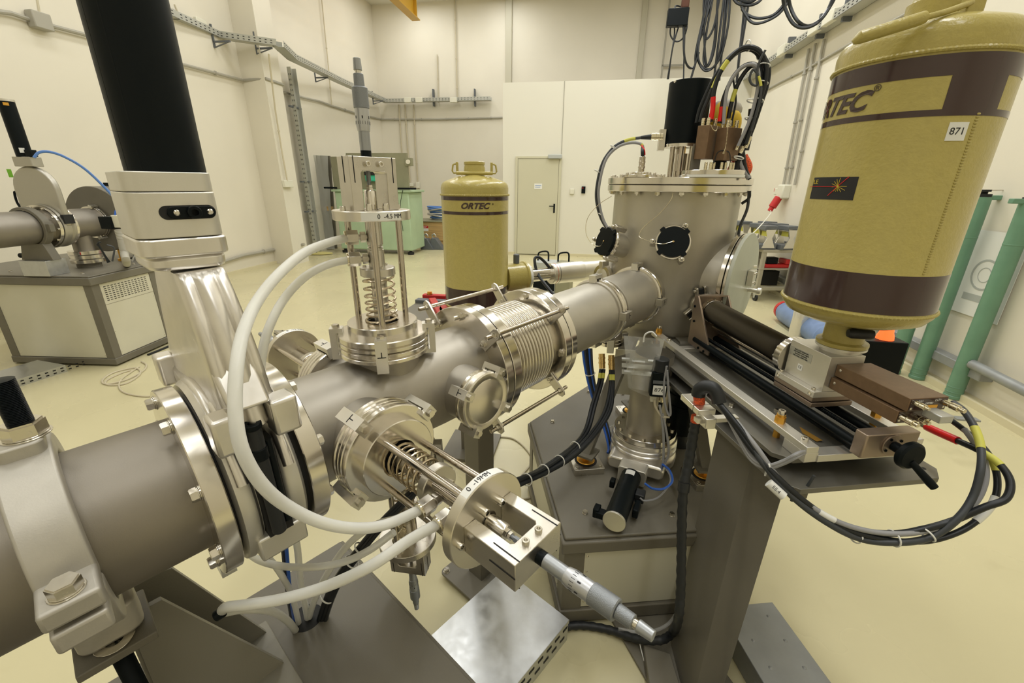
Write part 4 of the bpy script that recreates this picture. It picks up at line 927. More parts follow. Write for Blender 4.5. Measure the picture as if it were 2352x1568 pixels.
# ---- flange pair 2 and vacuum cross
vc = thing('vacuum_cross', 'large matte steel six-way cross chamber between gate valve and bellows', 'vacuum chamber', B(.5, 0, -.12))
part('gasket', G().ring(.11, .150, .218, .228, Mv, n=64), M_slot, vc)
part('valve_side_flange', G().ring(.10, .168, .227, .258, Mv, n=120, c=.0015), M_mach, vc)
bolts('hex_bolt', hexbolt(.0105, .0090), vc, BF(.258), .147, 8, a0=-PI / 8)
part('main_tube', G().cyl(.115, .25, .74, Mv, n=96), M_blast, vc)
part('neck_cone', G().lathe([(.115, .56), (.1165, .60), (.1175, .74)], Mv, n=96), M_blast, vc)
part('bellows_side_flange', G().ring(.11, .171, .732, .758, Mv, n=120, c=.0015), M_mach, vc)
nutM = hexnut(.0105, .009, .016, .006)
bolts('stud_nut', nutM, vc, BF(.732) @ RYm(PI), .148, 8, a0=0)
TT = B(.495)                                     # top port axis
Ztop = fr(V3((TT.x, TT.y, 0)), ZZ, U)
def port(M, r, z0, z1, nm='port_tube', f=True, R_=.099):
    o = part(nm, G().cyl(r, z0, z1, M, n=64), M_blast, vc)
    if f: part('port_flange', G().lathe([(r - .006, z1 - .002), (R_ - .002, z1 - .002), (R_, z1), (R_, z1 + .007), (R_ - .004, z1 + .010), (R_, z1 + .013), (R_, z1 + .020), (R_ - .003, z1 + .022), (r - .006, z1 + .022)], M, n=72, close=True), M_mach, vc)
    return o
port(Ztop, .077, 1.07, 1.139)
FT = .372
Mfp = fr(B(FT), W, V)                            # front port: local z towards the camera side, x up
port(Mfp, .077, .07, .152)
Mbp = fr(B(.455), -W, V); port(Mbp, .077, .07, .152)
Mdp = fr(B(.495), -V, U); port(Mdp, .077, .07, .145)
Mblank = fr(B(.635), W, V)
def claw(M, R, z0, z1, par, wd=.024, n=3, a0=0.0, bolt_up=True, br=.0082):
    """double claw clamps over two flange rims spanning z0..z1 at radius R"""
    L = z1 - z0; key = ('claw_clamp', round(R, 4), round(L, 4), wd)
    def f():
        g = G(); t = .010
        g.prism([(-.012, -t), (.016, -t), (.016, L + t), (-.012, L + t), (-.012, L), (.0025, L), (.0025, 0), (-.012, 0)], -wd / 2, wd / 2, RXm(PI / 2))
        return g
    me = cm(key, f, M_alu)
    ms = cm(('claw_slot', round(L, 4), wd), lambda: G().box(.0158, .0163, -wd * .36, wd * .36, L * .5 - .001, L * .5 + .001).box(.0158, .0163, -.001, .001, L * .5, L * .5 + .012), M_slot)
    mb = hexbolt(br, .007, False)
    for i in range(n):
        a = a0 + 2 * PI * i / n; Mi_ = M @ RZ(a) @ T(R, 0, z0)
        c = inst('claw_clamp', me, par, Mi_)
        inst('claw_slot', ms, c, Mi_)
        inst('hex_bolt', mb, c, Mi_ @ T(.003, 0, L + .0102))
    return
def label_arc(R, z0, z1, a0, a1, M, par, name='white_label'):
    return part(name, G().lathe([(R - .001, z0), (R + .0006, z0), (R + .0006, z1), (R - .001, z1)], M, n=20, a0=a0, a1=a1, close=True), M_white, par)
def feedthrough(M, label, rod_a, claw_a, yoke_a, group=None, text=None, lab=None, fit_a=None, clawn=3, simple=False, disc_m=None):
    """linear motion feedthrough, local z outwards from the port face at z=0"""
    o = thing('linear_feedthrough', label, 'feedthrough', M.to_translation(), group)
    bf = part('mounting_flange', G().lathe([(.034, 0), (.096, 0), (.099, .002), (.099, .009), (.095, .0115), (.099, .014), (.099, .024), (.097, .026), (.0765, .026), (.0765, .047), (.075, .0485), (.037, .0485), (.034, .045)], M, n=96, close=True), M_mach, o)
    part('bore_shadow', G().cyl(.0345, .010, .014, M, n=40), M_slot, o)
    claw(M, .099, -.026, .026, o, n=clawn, a0=claw_a)
    for i in range(3):
        a = rod_a + 2 * PI * i / 3
        part('guide_rod', G().cyl(.0068, .047, .268, M @ RZ(a) @ T(.0605, 0, 0), n=24), M_rod, o)
    pts = []; turns = 7; n = turns * 20
    for i in range(n + 1):
        th = 2 * PI * i / 20; k = i / n; rr_ = .0325 + (.003 if k < .1 else 0); pts.append(M @ V3((rr_ * math.cos(th), rr_ * math.sin(th), .045 + .104 * (k * k * .25 + k * .75))))
    part('coil_spring', G().tube(pts, .0024, 6), M_spring, o)
    part('spring_collar', G().ring(.012, .037, .150, .168, M, n=56, c=.0015), M_mach2, o)
    for q in (.3, 2.4, 4.5): inst('socket_screw', socket(.004, .004), o, M @ RZ(q) @ T(.027, 0, .168))
    sh = part('drive_shaft', G().lathe([(0, .03), (.017, .03), (.017, .205), (.0145, .206), (.0145, .209), (.017, .210), (.0145, .212), (.0145, .215), (.0165, .216), (.0165, .27), (0, .27)], M, n=36), M_mach2, o)
    part('second_shaft', G().cyl(.009, .10, .268, M @ T(.014, .014, 0), n=20), M_rod, o)
    ds = part('end_disc', G().ring(.016, .078, .268, .287, M, n=110, c=.0012), disc_m or M_disc, o)
    if text:
        a = text[1]; lb_ = label_arc(.078, .270, .285, a - .62, a + .42, M, ds)
        if not text[2]:
            wrap_txt(text[0], .0125, M, .0788, a + .10, .2775, M_ink, lb_, sx=.95)
        else: wrap_txt(text[0], .0125, M @ RXm(PI), .0788, -a, -.2775, M_ink, lb_, sx=.95)
    My = M @ RZ(yoke_a) @ T(0, 0, .287)          # yoke frame: x across, y thickness
    g = G(); ww, hh_, tk, leg = .0510, .100, .024, .0235
    g.prism([(-ww, 0), (-ww + leg, 0), (-ww + leg, hh_ - .030), (-ww + leg + .004, hh_ - .026), (ww - leg - .004, hh_ - .026), (ww - leg, hh_ - .030), (ww - leg, 0), (ww, 0), (ww, hh_), (-ww, hh_)], -tk, tk, My @ RXm(PI / 2))
    yk = part('yoke', g, M_mach2, o, bev=.0012)
    for s in (-1, 1):
        part('yoke_slit', G().box(s * ww * 1.005 - .0004, s * ww * 1.005 + .0004, -.001, .001, hh_ - .048, hh_ + .0002, My), M_slot, yk)
        for f in (-1, 1): part('yoke_slit', G().box(s * (ww - .009) - .0008, s * (ww - .009) + .0008, f * tk * 1.01 - .0004, f * tk * 1.01 + .0004, hh_ - .048, hh_ + .0003, My), M_slot, yk)
        inst('socket_screw', socket(.0056, .0075), yk, My @ T(s * .014, -tk, hh_ - .013) @ RXm(PI / 2))
        inst('socket_screw', socket(.0056, .0085), ds, My @ T(s * .062, 0, 0)); 
    for q in (.9, 2.1): inst('socket_screw', socket(.0066, .013), ds, My @ T(.031 * math.cos(q + 3.1), .031 * math.sin(q + 3.1) - .004, 0))
    part('coupling', G().lathe([(0, 0), (.0125, 0), (.0125, .036), (.011, .038), (0, .038)], My, n=32), M_mach, o)
    part('lock_nut', G().prism(hexa(.0075), .038, .042, My).prism(hexa(.0068), .043, .048, My), M_mach, o)
    part('spindle', G().cyl(.0035, .046, .054, My, n=14).cyl(.0052, .054, .074, My, n=6), M_thimk, o)
    zc_ = .100; mc = part('micrometer_head', G().lathe([(0, zc_), (.0104, zc_), (.0104, zc_ + .012), (0, zc_ + .012)], My, n=36), M_black, o)
    part('sleeve', G().lathe([(0, zc_ + .012), (.0106, zc_ + .012), (.0106, zc_ + .050), (0, zc_ + .050)], My, n=36), M_thim, mc)
    th_ = part('thimble_scale', G().lathe([(.010, zc_ + .046), (.0118, zc_ + .047), (.0134, zc_ + .056), (.0134, zc_ + .086), (.010, zc_ + .087)], My, n=44), M_thimf if disc_m is None else M_thim, mc)
    gg = G()
    for i in range(18):
        a = 2 * PI * i / 18; gg.box(.01335, .0137, -.0003, .0003, zc_ + .058, zc_ + .064, My @ RZ(a))
        if i % 3 == 0: gg.box(.01335, .0137, -.0011, .0011, zc_ + .068, zc_ + .073, My @ RZ(a))
    part('scale_marks', gg, M_ink, th_)['kind'] = 'stuff'
    part('knurled_thimble', G().lathe([(.0134, zc_ + .086), (.0146, zc_ + .087), (.0146, zc_ + .121), (.013, zc_ + .1225), (0, zc_ + .1225)], My, n=44), M_thimk, mc)
    part('thimble_neck', G().cyl(.0098, zc_ + .1225, zc_ + .1445, My, n=36, c=.0008, r2=.0092), M_thimk, mc)
    part('ratchet_stem', G().cyl(.0058, zc_ + .1445, zc_ + .150, My, n=20), M_bolt, mc)
    part('ratchet_knob', G().cyl(.0078, zc_ + .150, zc_ + .170, My, n=36, c=.0006, r2=.0068), M_thim, mc)
    if fit_a is not None:
        for z, da in ((.232, 0), (.187, .0)):
            Mf_ = M @ T(0, 0, z) @ RZ(fit_a + da) @ RYm(PI / 2)
            f = part('hose_fitting', G().prism(hexa(.0112), .018, .029, Mf_).cyl(.006, .010, .036, Mf_, n=16).prism(hexa(.0152), .033, .056, Mf_), M_nickel if disc_m else M_mach2, o, bev=.0006)
            part('fitting_collar', G().ring(.008, .014, .056, .060, Mf_, n=24), M_nickel, f)
    return o, M
aW2v = lambda v, M: math.atan2(V3(v).dot(M.col[1].to_3d()), V3(v).dot(M.col[0].to_3d()))
toC = V3((-TT.x, -TT.y, 0)).normalized()
Mtop = fr(V3((TT.x, TT.y, 1.162)), ZZ, U)
ac_ = aW2v(toC, Mtop)
leftd = V3((-toC.y, toC.x, 0)) * -1
left_ = V3((toC.y, -toC.x, 0))     # screen left when facing the axis from the eye
fitdir = (Mtop.to_3x3() @ V3((math.cos(2.74), math.sin(2.74), 0))).normalized()
ftop, _ = feedthrough(Mtop, 'upright spring feedthrough with micrometer on top of the cross, tag reading 0 -4.5 MM', math.radians(-122), math.radians(-125), ac_ + PI / 2 + .50, clawn=4, text=('0  -4.5 MM', ac_ + .35, 0), fit_a=aW2v(fitdir, Mtop))
Mfr = fr(B(FT, .174), W, V)
ffr, _ = feedthrough(Mfr, 'spring feedthrough pointing at the viewer with its micrometer, tag reading 0 -19 MM', math.radians(30), math.radians(33), 0.0 + PI / 2, text=('0  -19MM', .12, 1), fit_a=math.radians(92), clawn=4)
Mbk = fr(B(.455, -.174), -W, V)
fbk, _ = feedthrough(Mbk, 'spring feedthrough on the far side of the cross, mostly hidden', 1.2, 1.9, .3, text=('0  -12 MM', .1, 0))
Mdn = fr(B(.495, 0, -.167), -V, U)
fdn, _ = feedthrough(Mdn, 'spring feedthrough hanging below the cross with micrometer pointing down', .5, .8, 1.0, text=('0  -7 MM', -.8, 0), fit_a=2.6, disc_m=M_mach2)
# far feedthrough weld rods are seen through the hoses; small blank flange on the camera side
bl_ = thing('blank_flange', 'round polished blank flange held by claw clamps beside the bellows', 'flange', B(.635, .20))
part('port_stub', G().cyl(.066, .085, .160, Mblank, n=64), M_blast, bl_)
part('lower_rim', G().lathe([(.05, .158), (.068, .158), (.072, .160), (.072, .168), (.068, .171), (.05, .171)], Mblank, n=72, close=True), M_mach, bl_)
part('centering_ring', G().ring(.05, .070, .171, .175, Mblank, n=64), M_alu, bl_)
part('blank_plate', G().lathe([(0, .175), (.070, .175), (.073, .178), (.073, .189), (.070, .192), (.058, .192), (.056, .1905), (.054, .192), (0, .192)], Mblank, n=80), M_disc, bl_)
claw(Mblank, .072, .158, .192, bl_, wd=.022, n=4, a0=math.radians(57), br=.0078)
# ---- bellows with tie rods
bs = thing('bellows_section', 'stainless bellows between two bolted flanges with three tie rods', 'bellows', B(.88, 0, -.15))
part('near_flange', G().ring(.10, .169, .763, .792, Mv, n=120, c=.0015), M_mach, bs)
part('seal_gap', G().ring(.10, .163, .758, .763, Mv, n=90), M_slot, bs)
pr = [(.12, .792)]; nb_ = 13; z0, z1 = .806, .975
for i in range(nb_):
    p_ = (z1 - z0) / nb_; z = z0 + i * p_
    pr += [(.118, z), (.1345, z + p_ * .06), (.1385, z + p_ * .22), (.1395, z + p_ * .36), (.1385, z + p_ * .5), (.1345, z + p_ * .66), (.118, z + p_ * .72)]
pr += [(.12, z1), (.12, .995)]
part('bellows', G().lathe([(r * 1.0, z) for r, z in pr], Mv, n=110), M_mach, bs)
part('end_cuff', G().cyl(.1225, .975, .998, Mv, n=64), M_mach, bs)
part('far_flange', G().ring(.10, .166, .995, .1 + .925, Mv, n=120, c=.0015), M_mach, bs)
part('seal_gap', G().ring(.10, .160, 1.025, 1.031, Mv, n=90), M_slot, bs)
bolts('hex_bolt', hexbolt(.0105, .009), bs, BF(.995) @ RYm(PI), .147, 8, a0=0)
def tie(ang):
    Mq = Mv @ RZ(ang)
    for z, s in ((.758, -1), (1.0, 1)):
        br = part('rod_bracket', G().prism([(.135, -.016), (.205, -.013), (.215, -.006), (.215, .006), (.205, .013), (.135, .016)], z - .012 if s > 0 else z - .045, z - .006 if s > 0 else z - .039, Mq), M_mach2, bs, bev=.0008)
        zz = z - .012 if s > 0 else z - .045
        inst('hex_nut', hexnut(.0082, .007, .0, .0045), br, Mq @ T(.196, 0, zz) @ RYm(PI))
        inst('hex_nut', hexnut(.0082, .007, .0, .0045), br, Mq @ T(.196, 0, zz + .006))
        inst('hex_nut', hexnut(.0082, .007, .002, .0045), br, Mq @ T(.148, 0, zz) @ RYm(PI))
    part('tie_rod', G().cyl(.0058, .685, 1.025, Mq @ T(.196, 0, 0), n=20, c=.001), M_rod, bs)
# angles measured from V (up) towards -W
for ang in (math.radians(-38), math.radians(47), math.radians(130)): tie(ang)
# ---- beam tube to the chamber
bt_ = thing('beam_tube', 'matte steel beam tube with thin clamped rings leading into the round chamber', 'pipe', B(1.3, 0, -.12))
part('near_flange', G().ring(.10, .164, 1.031, 1.058, Mv, n=120, c=.0015), M_mach, bt_)
part('tube', G().cyl(.115, 1.05, 1.44, Mv, n=96), M_blastl, bt_)
part('tube_lip', G().ring(.115, .121, 1.405, 1.418, Mv, n=90), M_blastl, bt_)
for z in (1.435, 1.745):
    part('clamp_ring', G().lathe([(.112, z - .014), (.124, z - .014), (.128, z - .011), (.128, z - .006), (.125, z - .003), (.125, z + .001), (.128, z + .004), (.128, z + .009), (.124, z + .012), (.112, z + .012)], Mv, n=110, close=True), M_mach, bt_)
part('tube', G().cyl(.115, 1.44, 1.83, Mv, n=96), M_blastl, bt_)
part('tube_lip', G().ring(.115, .120, 1.47, 1.476, Mv, n=90), M_blastl, bt_)
claw(BF(1.412), .128, 0, .030, bt_, wd=.028, n=4, a0=math.radians(-4), br=.0095)
claw(BF(1.722), .128, 0, .030, bt_, wd=.028, n=4, a0=math.radians(2), br=.0095)
# ================================================================ TARGET CHAMBER
Mch = T(CH.x, CH.y, 0) @ RZ(math.radians(-110))
RC = .274
ch = thing('target_chamber', 'big upright cylindrical steel vacuum chamber with capped ports', 'vacuum chamber', V3((CH.x, CH.y, .78)))
part('body', G().lathe([(0, .78), (.10, .782), (.2, .80), (.25, .835), (RC, .89), (RC, 1.478)], Mch, n=128), M_blastl, ch)
part('body_flange', G().ring(RC - .01, .308, 1.478, 1.504, Mch, n=144, c=.0015), M_mach, ch)
part('seal_line', G().ring(RC - .01, .304, 1.504, 1.507, Mch, n=120), M_slot, ch)
for i in range(20): inst('hex_nut', hexnut(.011, .009, .004, .0055), ch, Mch @ RZ(2 * PI * i / 20 + .08) @ T(.291, 0, 1.478) @ RXm(PI))
lid = thing('chamber_lid', 'thick round steel lid with socket screws closing the target chamber', 'lid', V3((CH.x, CH.y, 1.507)))
part('plate', G().cyl(.309, 1.507, 1.534, Mch, n=144, c=.0015), M_mach, lid)
for i in range(20): inst('socket_screw', socket(.0085, .011), lid, Mch @ RZ(2 * PI * i / 20 + .08) @ T(.291, 0, 1.534))
# large side port with acrylic window
pW = W
Msp = fr(CH + ZZ * 1.11 - pW * .03, pW, ZZ)
part('side_port_tube', G().cyl(.160, .12, .335, Msp, n=96), M_blastl, ch)
spf = part('side_port_flange', G().ring(.15, .205, .335, .352, Msp, n=110), M_mach, ch)
for a in (.4, 1.9, 3.5, 4.9): inst('hex_bolt', hexbolt(.006, .006), spf, Msp @ RZ(a) @ T(.192, 0, .335) @ RYm(PI))
wd = thing('side_window', 'round frosted acrylic window door on the right side port of the chamber', 'window door', Msp @ V3((-.2, 0, .36)))
part('steel_ring', G().ring(.15, .203, .356, .366, Msp, n=110), M_mach, wd)
part('acrylic_disc', G().cyl(.208, .367, .382, Msp, n=110, c=.002), M_acry, wd)
hb = part('hinge_block', G().box(-.035, .035, -.06, -.01, .384, .41, Msp @ T(.01, -.03, 0)), M_alu, wd, bev=.002)
for x in (-.02, .02):
    for y in (-.05, -.025): inst('socket_screw', socket(.005, .003), hb, Msp @ T(.01 + x, -.03 + y, .41))
for (x, y) in ((-.055, -.115), ):
    k = part('knurled_knob', G().cyl(.005, .33, .40, Msp @ T(x, y, 0), n=14).cyl(.010, .372, .42, Msp @ T(x, y, 0), n=20, c=.001).cyl(.0155, .42, .437, Msp @ T(x, y, 0), n=24, c=.002), M_alu, wd)
part('pull_pin', G().cyl(.006, 0, .04, fr(Msp @ V3((.05, -.12, .36)), -DN + U * -.2), n=14, c=.001), M_alu, wd)
# capped ports
def cap_port(az, el, zc, label, r=.036, L0=.20, L=.345, R=.047, cord=None):
    d = V3((math.sin(az) * math.cos(el), math.cos(az) * math.cos(el), math.sin(el))); o_ = V3((CH.x, CH.y, zc)) - V3((d.x, d.y, 0)) * 0
    M = fr(o_, d, ZZ)
    o = thing('capped_port', label, 'port', M @ V3((0, 0, L)))
    part('port_tube', G().cyl(r, L0, L, M, n=48), M_blastl, o)
    part('port_flange', G().lathe([(.02, L), (R - .002, L), (R, L + .002), (R, L + .010), (R - .003, L + .013), (R, L + .016), (R, L + .022), (.02, L + .022)], M, n=64, close=True), M_mach, o)
    pts = []
    for k in range(4):
        a = PI / 4 + k * PI / 2 + .75
        for i in range(9): b = a - .62 + 1.24 * i / 8; pts.append(((R - .006) * math.cos(b), (R - .006) * math.sin(b)))
        b = a + PI / 4; pts += [((R + .006) * math.cos(b - .13), (R + .006) * math.sin(b - .13)), ((R + .006) * math.cos(b + .13), (R + .006) * math.sin(b + .13))]
    part('black_cap', G().prism(pts, L + .022, L + .034, M), M_black, o, bev=.0012)
    part('centre_eyelet', G().ring(.0018, .004, L + .034, L + .038, M, n=16), M_brass, o)
    for k in range(3):
        a = PI / 2 * 0 + math.radians(90) + k * 2 * PI / 3; Mk_ = M @ RZ(a) @ T(R + .011, 0, 0)
        c = part('wing_clamp', G().box(-.013, .010, -.010, .010, L - .034, L + .026, Mk_), M_mach2, o, bev=.004)
        inst('acorn_nut', cm(('acorn_nut',), lambda: G().ring(.001, .0105, 0, .002, n=18).prism(hexa(.0092), .002, .010).sph(.0078, T(0, 0, .0105), 14, 8), M_bolt), c, Mk_ @ T(0, 0, L + .026))
    return o, M @ T(0, 0, L + .036)
c1o, Mc1 = cap_port(math.radians(197.2), math.radians(20), 1.165, 'black capped port in the middle of the round chamber', r=.052, R=.068, L=.335)
c2o, Mc2 = cap_port(math.radians(247), math.radians(14), 1.175, 'black capped port on the left side of the round chamber', r=.052, R=.068, L=.350)
def wire(pts, r, m, label, name='wire', cat='wire', n=6, sm=8, group=None):
    o = part(name, G().tube(pts, r, n, sm=sm), m, None, at=pts[0]); return tag(o, label, cat, group)
pc1 = Mc1.to_translation(); pc2 = Mc2.to_translation()
wire([pc1, pd(1518, 560, 1.86), pd(1478, 549, 1.90), pd(1468, 540, 1.915), pd(1480, 520, 1.92), pd(1515, 490, 1.92), pd(1540, 460, 1.92), pd(1546, 442, 1.92)], .0013, M_nickel, 'thin steel cord from the middle black cap up to the lid rim')
wire([pc2, pd(1378, 565, 1.93), pd(1360, 560, 1.95), pd(1346, 535, 1.96), pd(1350, 500, 1.96), pd(1375, 470, 1.95), pd(1405, 450, 1.95)], .0013, M_nickel, 'thin steel cord from the left black cap up to the lid rim')
# elbow port low at the front
Me = fr(CH + ZZ * .93, V3((math.sin(math.radians(208)), math.cos(math.radians(208)), -.55)), ZZ)
el = thing('elbow_port', 'small rounded elbow port with flange low on the chamber above the plastic bag', 'port', Me @ V3((0, 0, .30)))
eA = Me @ V3((0, 0, .22)); eB = Me @ V3((0, 0, .315)); eC = eB + V3((-.004, -.02, -.06))
part('elbow_tube', G().tube([eA, eB, eB + V3((0, -.012, -.03)), eC], .041, 28, sm=6), M_blastl, el)
part('elbow_flange', G().ring(.03, .055, 0, .014, fr(eC, V3((0, -.1, -1))), n=48).ring(.03, .055, .017, .03, fr(eC, V3((0, -.1, -1))), n=48), M_mach, el)
# port for the detector arm with quick clamp
Mdp2 = fr(det(0, -.052, 1.020), det(.86, -.010, 1.012) - det(0, -.052, 1.020), ZZ)
dp = thing('quick_clamp_port', 'small port with dark three-claw quick clamp where the detector arm meets the chamber', 'clamp', Mdp2 @ V3((0, 0, .3)))
part('port_tube', G().cyl(.036, .2, .30, Mdp2, n=40), M_blastl, dp)
part('clamp_ring', G().ring(.03, .051, .285, .303, Mdp2, n=48, c=.003).ring(.03, .047, .305, .318, Mdp2, n=48), M_mach2, dp)
for a in (.25, 2.3, 4.4):
    Mq = Mdp2 @ RZ(a) @ T(.062, 0, .294)
    c = part('claw', G().box(-.02, .02, -.022, -.012, -.012, .012, Mq).box(-.02, .02, .012, .022, -.012, .012, Mq), M_mach2, dp, bev=.003)
    part('rubber_insert', G().box(-.012, .012, -.011, .011, -.008, .008, Mq), M_rubber, c)
    inst('hex_bolt', hexbolt(.006, .005), c, Mq @ T(.006, .022, 0) @ RXm(-PI / 2))
# left rear port with crumpled film
lp = pd(1385, 632, 2.12); Ml_ = fr(lp, V3((-.80, -.58, .0)), ZZ)
o = thing('film_wrapped_port', 'small port wrapped in clear film left of the chamber beside the silver detector', 'port', lp)
part('port_flange', G().ring(.02, .052, -.012, .012, Ml_, n=48).cyl(.04, -.2, -.01, Ml_, n=32), M_mach, o)
part('clear_film', G().sph(.05, Ml_ @ Matrix.Diagonal((1, 1, .35, 1)), 14, 8), M_foil, o)
for a in (0, 2.1): part('claw_clamp', G().box(-.02, .012, -.012, .012, -.022, .022, Ml_ @ RZ(a) @ T(.058, 0, 0)), M_alu, o, bev=.002)
# legs with levelling pucks
def leg(px, py, tx, ty, label, ztop=.84):
    p = pz(px, py, .45); q = V3((p.x, p.y, .40))
    pk = thing('levelling_puck', label, 'levelling foot', q)
    Mp = fr(q, ZZ, DN)
    b = part('base_block', G().prism(rrect(.125, .125, .004), 0, .028, Mp), M_mach2, pk, bev=.001)
    part('recess', G().cyl(.046, .0281, .0286, Mp, n=40), M_slot, b)
    part('copper_disc', G().cyl(.037, .0285, .034, Mp, n=44, c=.002).prism(hexa(.014), .034, .048, Mp), M_gold, pk)
    for s in (-1, 1):
        for u in (-1, 1): inst('socket_screw', socket(.008, .002), b, Mp @ T(s * .048, u * .048, .028))
    part('side_screw', G().cyl(.005, 0, .03, fr(Mp @ V3((.0, -.062, .014)), (Mp.to_3x3() @ V3((0, -1, 0)))), n=12).prism(hexa(.008), .0, .008, fr(Mp @ V3((.0, -.062, .014)), (Mp.to_3x3() @ V3((0, -1, 0))))), M_bolt, b)
    a = V3((q.x, q.y, .47)); e = V3((tx, ty, ztop)); ax = (e - a)
    lg = part('chamber_leg', G().cyl(.007, -.03, .012, fr(a, ZZ), n=14), M_bolt, ch)
    x = V3((ax.y, -ax.x, 0)).normalized(); yv = ZZ.cross(x)
    def q4(c, w_, d_): return [c + x * w_ + yv * d_, c - x * w_ + yv * d_, c - x * w_ - yv * d_, c + x * w_ - yv * d_]
    vs = q4(a, .022, .022) + q4(e, .032, .032)
    part('leg_post', G().add(vs, [[3, 2, 1, 0], [4, 5, 6, 7], [0, 1, 5, 4], [1, 2, 6, 5], [2, 3, 7, 6], [3, 0, 4, 7]]), M_cab, lg, bev=.002)
    part('leg_foot', G().prism(rrect(.085, .085, .003), .462, .472, fr(V3((a.x, a.y, 0)), ZZ, x)), M_cab, lg, bev=.001)
leg(1346, 1046, .545, 1.86, 'levelling foot with copper disc left of the silver gate valve')
leg(1618, 1078, .77, 1.80, 'levelling foot with copper disc half hidden behind the support column', .86)
leg(1452, 935, 1.0, 2.0, 'levelling foot behind the vertical pump tube', .86)
# ================================================================ stuff on the lid
mo = thing('motor_housing', 'matte black cylindrical motor can standing on steel posts on the lid', 'motor', pd(1565, 405, 2.1))
az_ = math.atan2(ray(1578, 260).x, ray(1578, 260).y); mc_ = V3((2.1 * math.sin(az_), 2.1 * math.cos(az_), 0)); Mm = T(mc_.x, mc_.y, 0)
part('can', G().cyl(.083, 1.665, 1.893, Mm, n=96, c=.0015), M_black, mo)
part('base_ring', G().ring(.03, .082, 1.652, 1.665, Mm, n=64), M_mach, mo)
for a in (-2.6, -1.95, -1.2, 1.5): part('post', G().cyl(.0105, 1.534, 1.655, Mm @ RZ(a) @ T(.058, 0, 0), n=24), M_rod, mo)
part('shaft', G().cyl(.008, 1.6, 1.665, Mm @ T(0, -.02, 0), n=16), M_brass, mo)
part('coupling', G().cyl(.022, 1.56, 1.628, Mm @ T(0, -.02, 0), n=32, c=.001).cyl(.030, 1.5345, 1.56, Mm @ T(0, -.02, 0), n=32), M_rod, mo)
tl_ = (Mm.inverted() @ pd(1519, 315, 2.07)); 
part('terminal_bracket', G().box(-.012, .012, -.02, .02, 1.64, 1.72, fr(pd(1521, 300, 2.06) * V3((1, 1, 0)) if False else V3((pd(1522, 300, 2.07).x, pd(1522, 300, 2.07).y, 0)), ZZ, RX)), M_mach2, mo)
for (x, y) in ((1550, 187), (1533, 333)): inst('screw', pan(.005, .003), mo, fr(pd(x, y, 2.02), -CH, ZZ))
# cable to the motor + small connector flange
def plug(p, d, r, L, m, par, nm='connector'): return part(nm, G().cyl(r, 0, L, fr(p, d), n=20, c=.001).ring(r * .9, r * 1.12, L * .25, L * .4, fr(p, d), n=20).ring(r * .9, r * 1.12, L * .6, L * .72, fr(p, d), n=20), m, par)
mcab = thing('motor_cable', 'grey cable with round plug looping from the motor can down to the left chamber port', 'cable', pd(1519, 314, 2.05))
pa = pd(1524, 314, 2.05); pb = pd(1500, 314, 2.05)
plug(pa, pb - pa, .013, .048, M_nickel, mcab, 'round_plug')
part('strain_relief', G().tube([pd(1502, 314, 2.05), pd(1472, 316, 2.05)], [.012, .007], 12), M_rubber, mcab)
def mixed(pts, r, par, segs, base=M_cabled, n=8, sm=10, nm='cable'):
    """a cable with coloured sleeve sections; segs = [(u0, u1, material, name, extra radius)]"""
    P = smooth(pts, sm); o = part(nm, G().tube(P, r, n), base, par)
    N = len(P) - 1
    for u0, u1, m, nn, ex in segs:
        q = P[int(u0 * N):int(u1 * N) + 1]
        if len(q) > 1: part(nn, G().tube(q, r + ex, n), m, o)
    return o
mixed([pd(1473, 316, 2.05), pd(1440, 322, 2.05), pd(1410, 338, 2.04), pd(1385, 372, 2.03), pd(1372, 420, 2.02), pd(1370, 460, 2.02), pd(1380, 500, 2.02), pd(1400, 535, 2.0), pd(1412, 560, 2.0)], .0062, mcab, [(.06, .16, M_yel, 'yellow_marker', .0006)], M_cabled)
mixed([pd(1478, 338, 2.03), pd(1470, 330, 2.03), pd(1448, 328, 2.03), pd(1418, 338, 2.03), pd(1392, 366, 2.02), pd(1378, 415, 2.01), pd(1375, 455, 2.01), pd(1386, 505, 2.01), pd(1410, 545, 1.99)], .0058, mcab, [(.04, .10, M_yel, 'yellow_marker', .0006)], M_cableg)
for x, y in ((1408, 337), (1371, 393), (1380, 493)): part('cable_tie', G().ring(.011, .0135, -.002, .002, fr(pd(x, y, 2.02), V3((.5, 0, .8))), n=14), M_tie, mcab)
sf = thing('connector_flange', 'small bolted flange with coaxial feedthrough on the left of the lid', 'flange', pd(1472, 400, 2.0))
sc_ = pd(1472, 400, 2.0); Msf = T(sc_.x, sc_.y, 1.534)
part('flange_plate', G().cyl(.070, 0, .010, Msf, n=56, c=.001).cyl(.042, .010, .020, Msf, n=48, c=.001), M_mach, sf)
bolts('socket_screw', socket(.0055, .008), sf, Msf @ T(0, 0, .010), .058, 10)
plug(Msf @ V3((0, 0, .02)), ZZ, .0125, .06, M_rod, sf, 'coax_connector')
part('boot', G().tube([Msf @ V3((0, 0, .08)), Msf @ V3((-.003, 0, .10)), pd(1476, 340, 2.03)], .0075, 12, sm=4), M_rubber, sf)
part('red_lead', G().tube([pd(1474, 334, 2.02), pd(1480, 345, 2.0), pd(1481, 356, 2.0)], .003, 6, sm=4), M_red, sf)
for (x, D_) in ((1428, 2.0), (1519, 2.0), (1512, 1.97), (1524, 1.96)): inst('socket_screw', socket(.0075, .011), lid, T(*(pd(x, 400, D_) * V3((1, 1, 0)) + ZZ * 1.534)) if False else Matrix.Translation(V3((pd(x, 400, D_).x, pd(x, 400, D_).y, 1.534))))
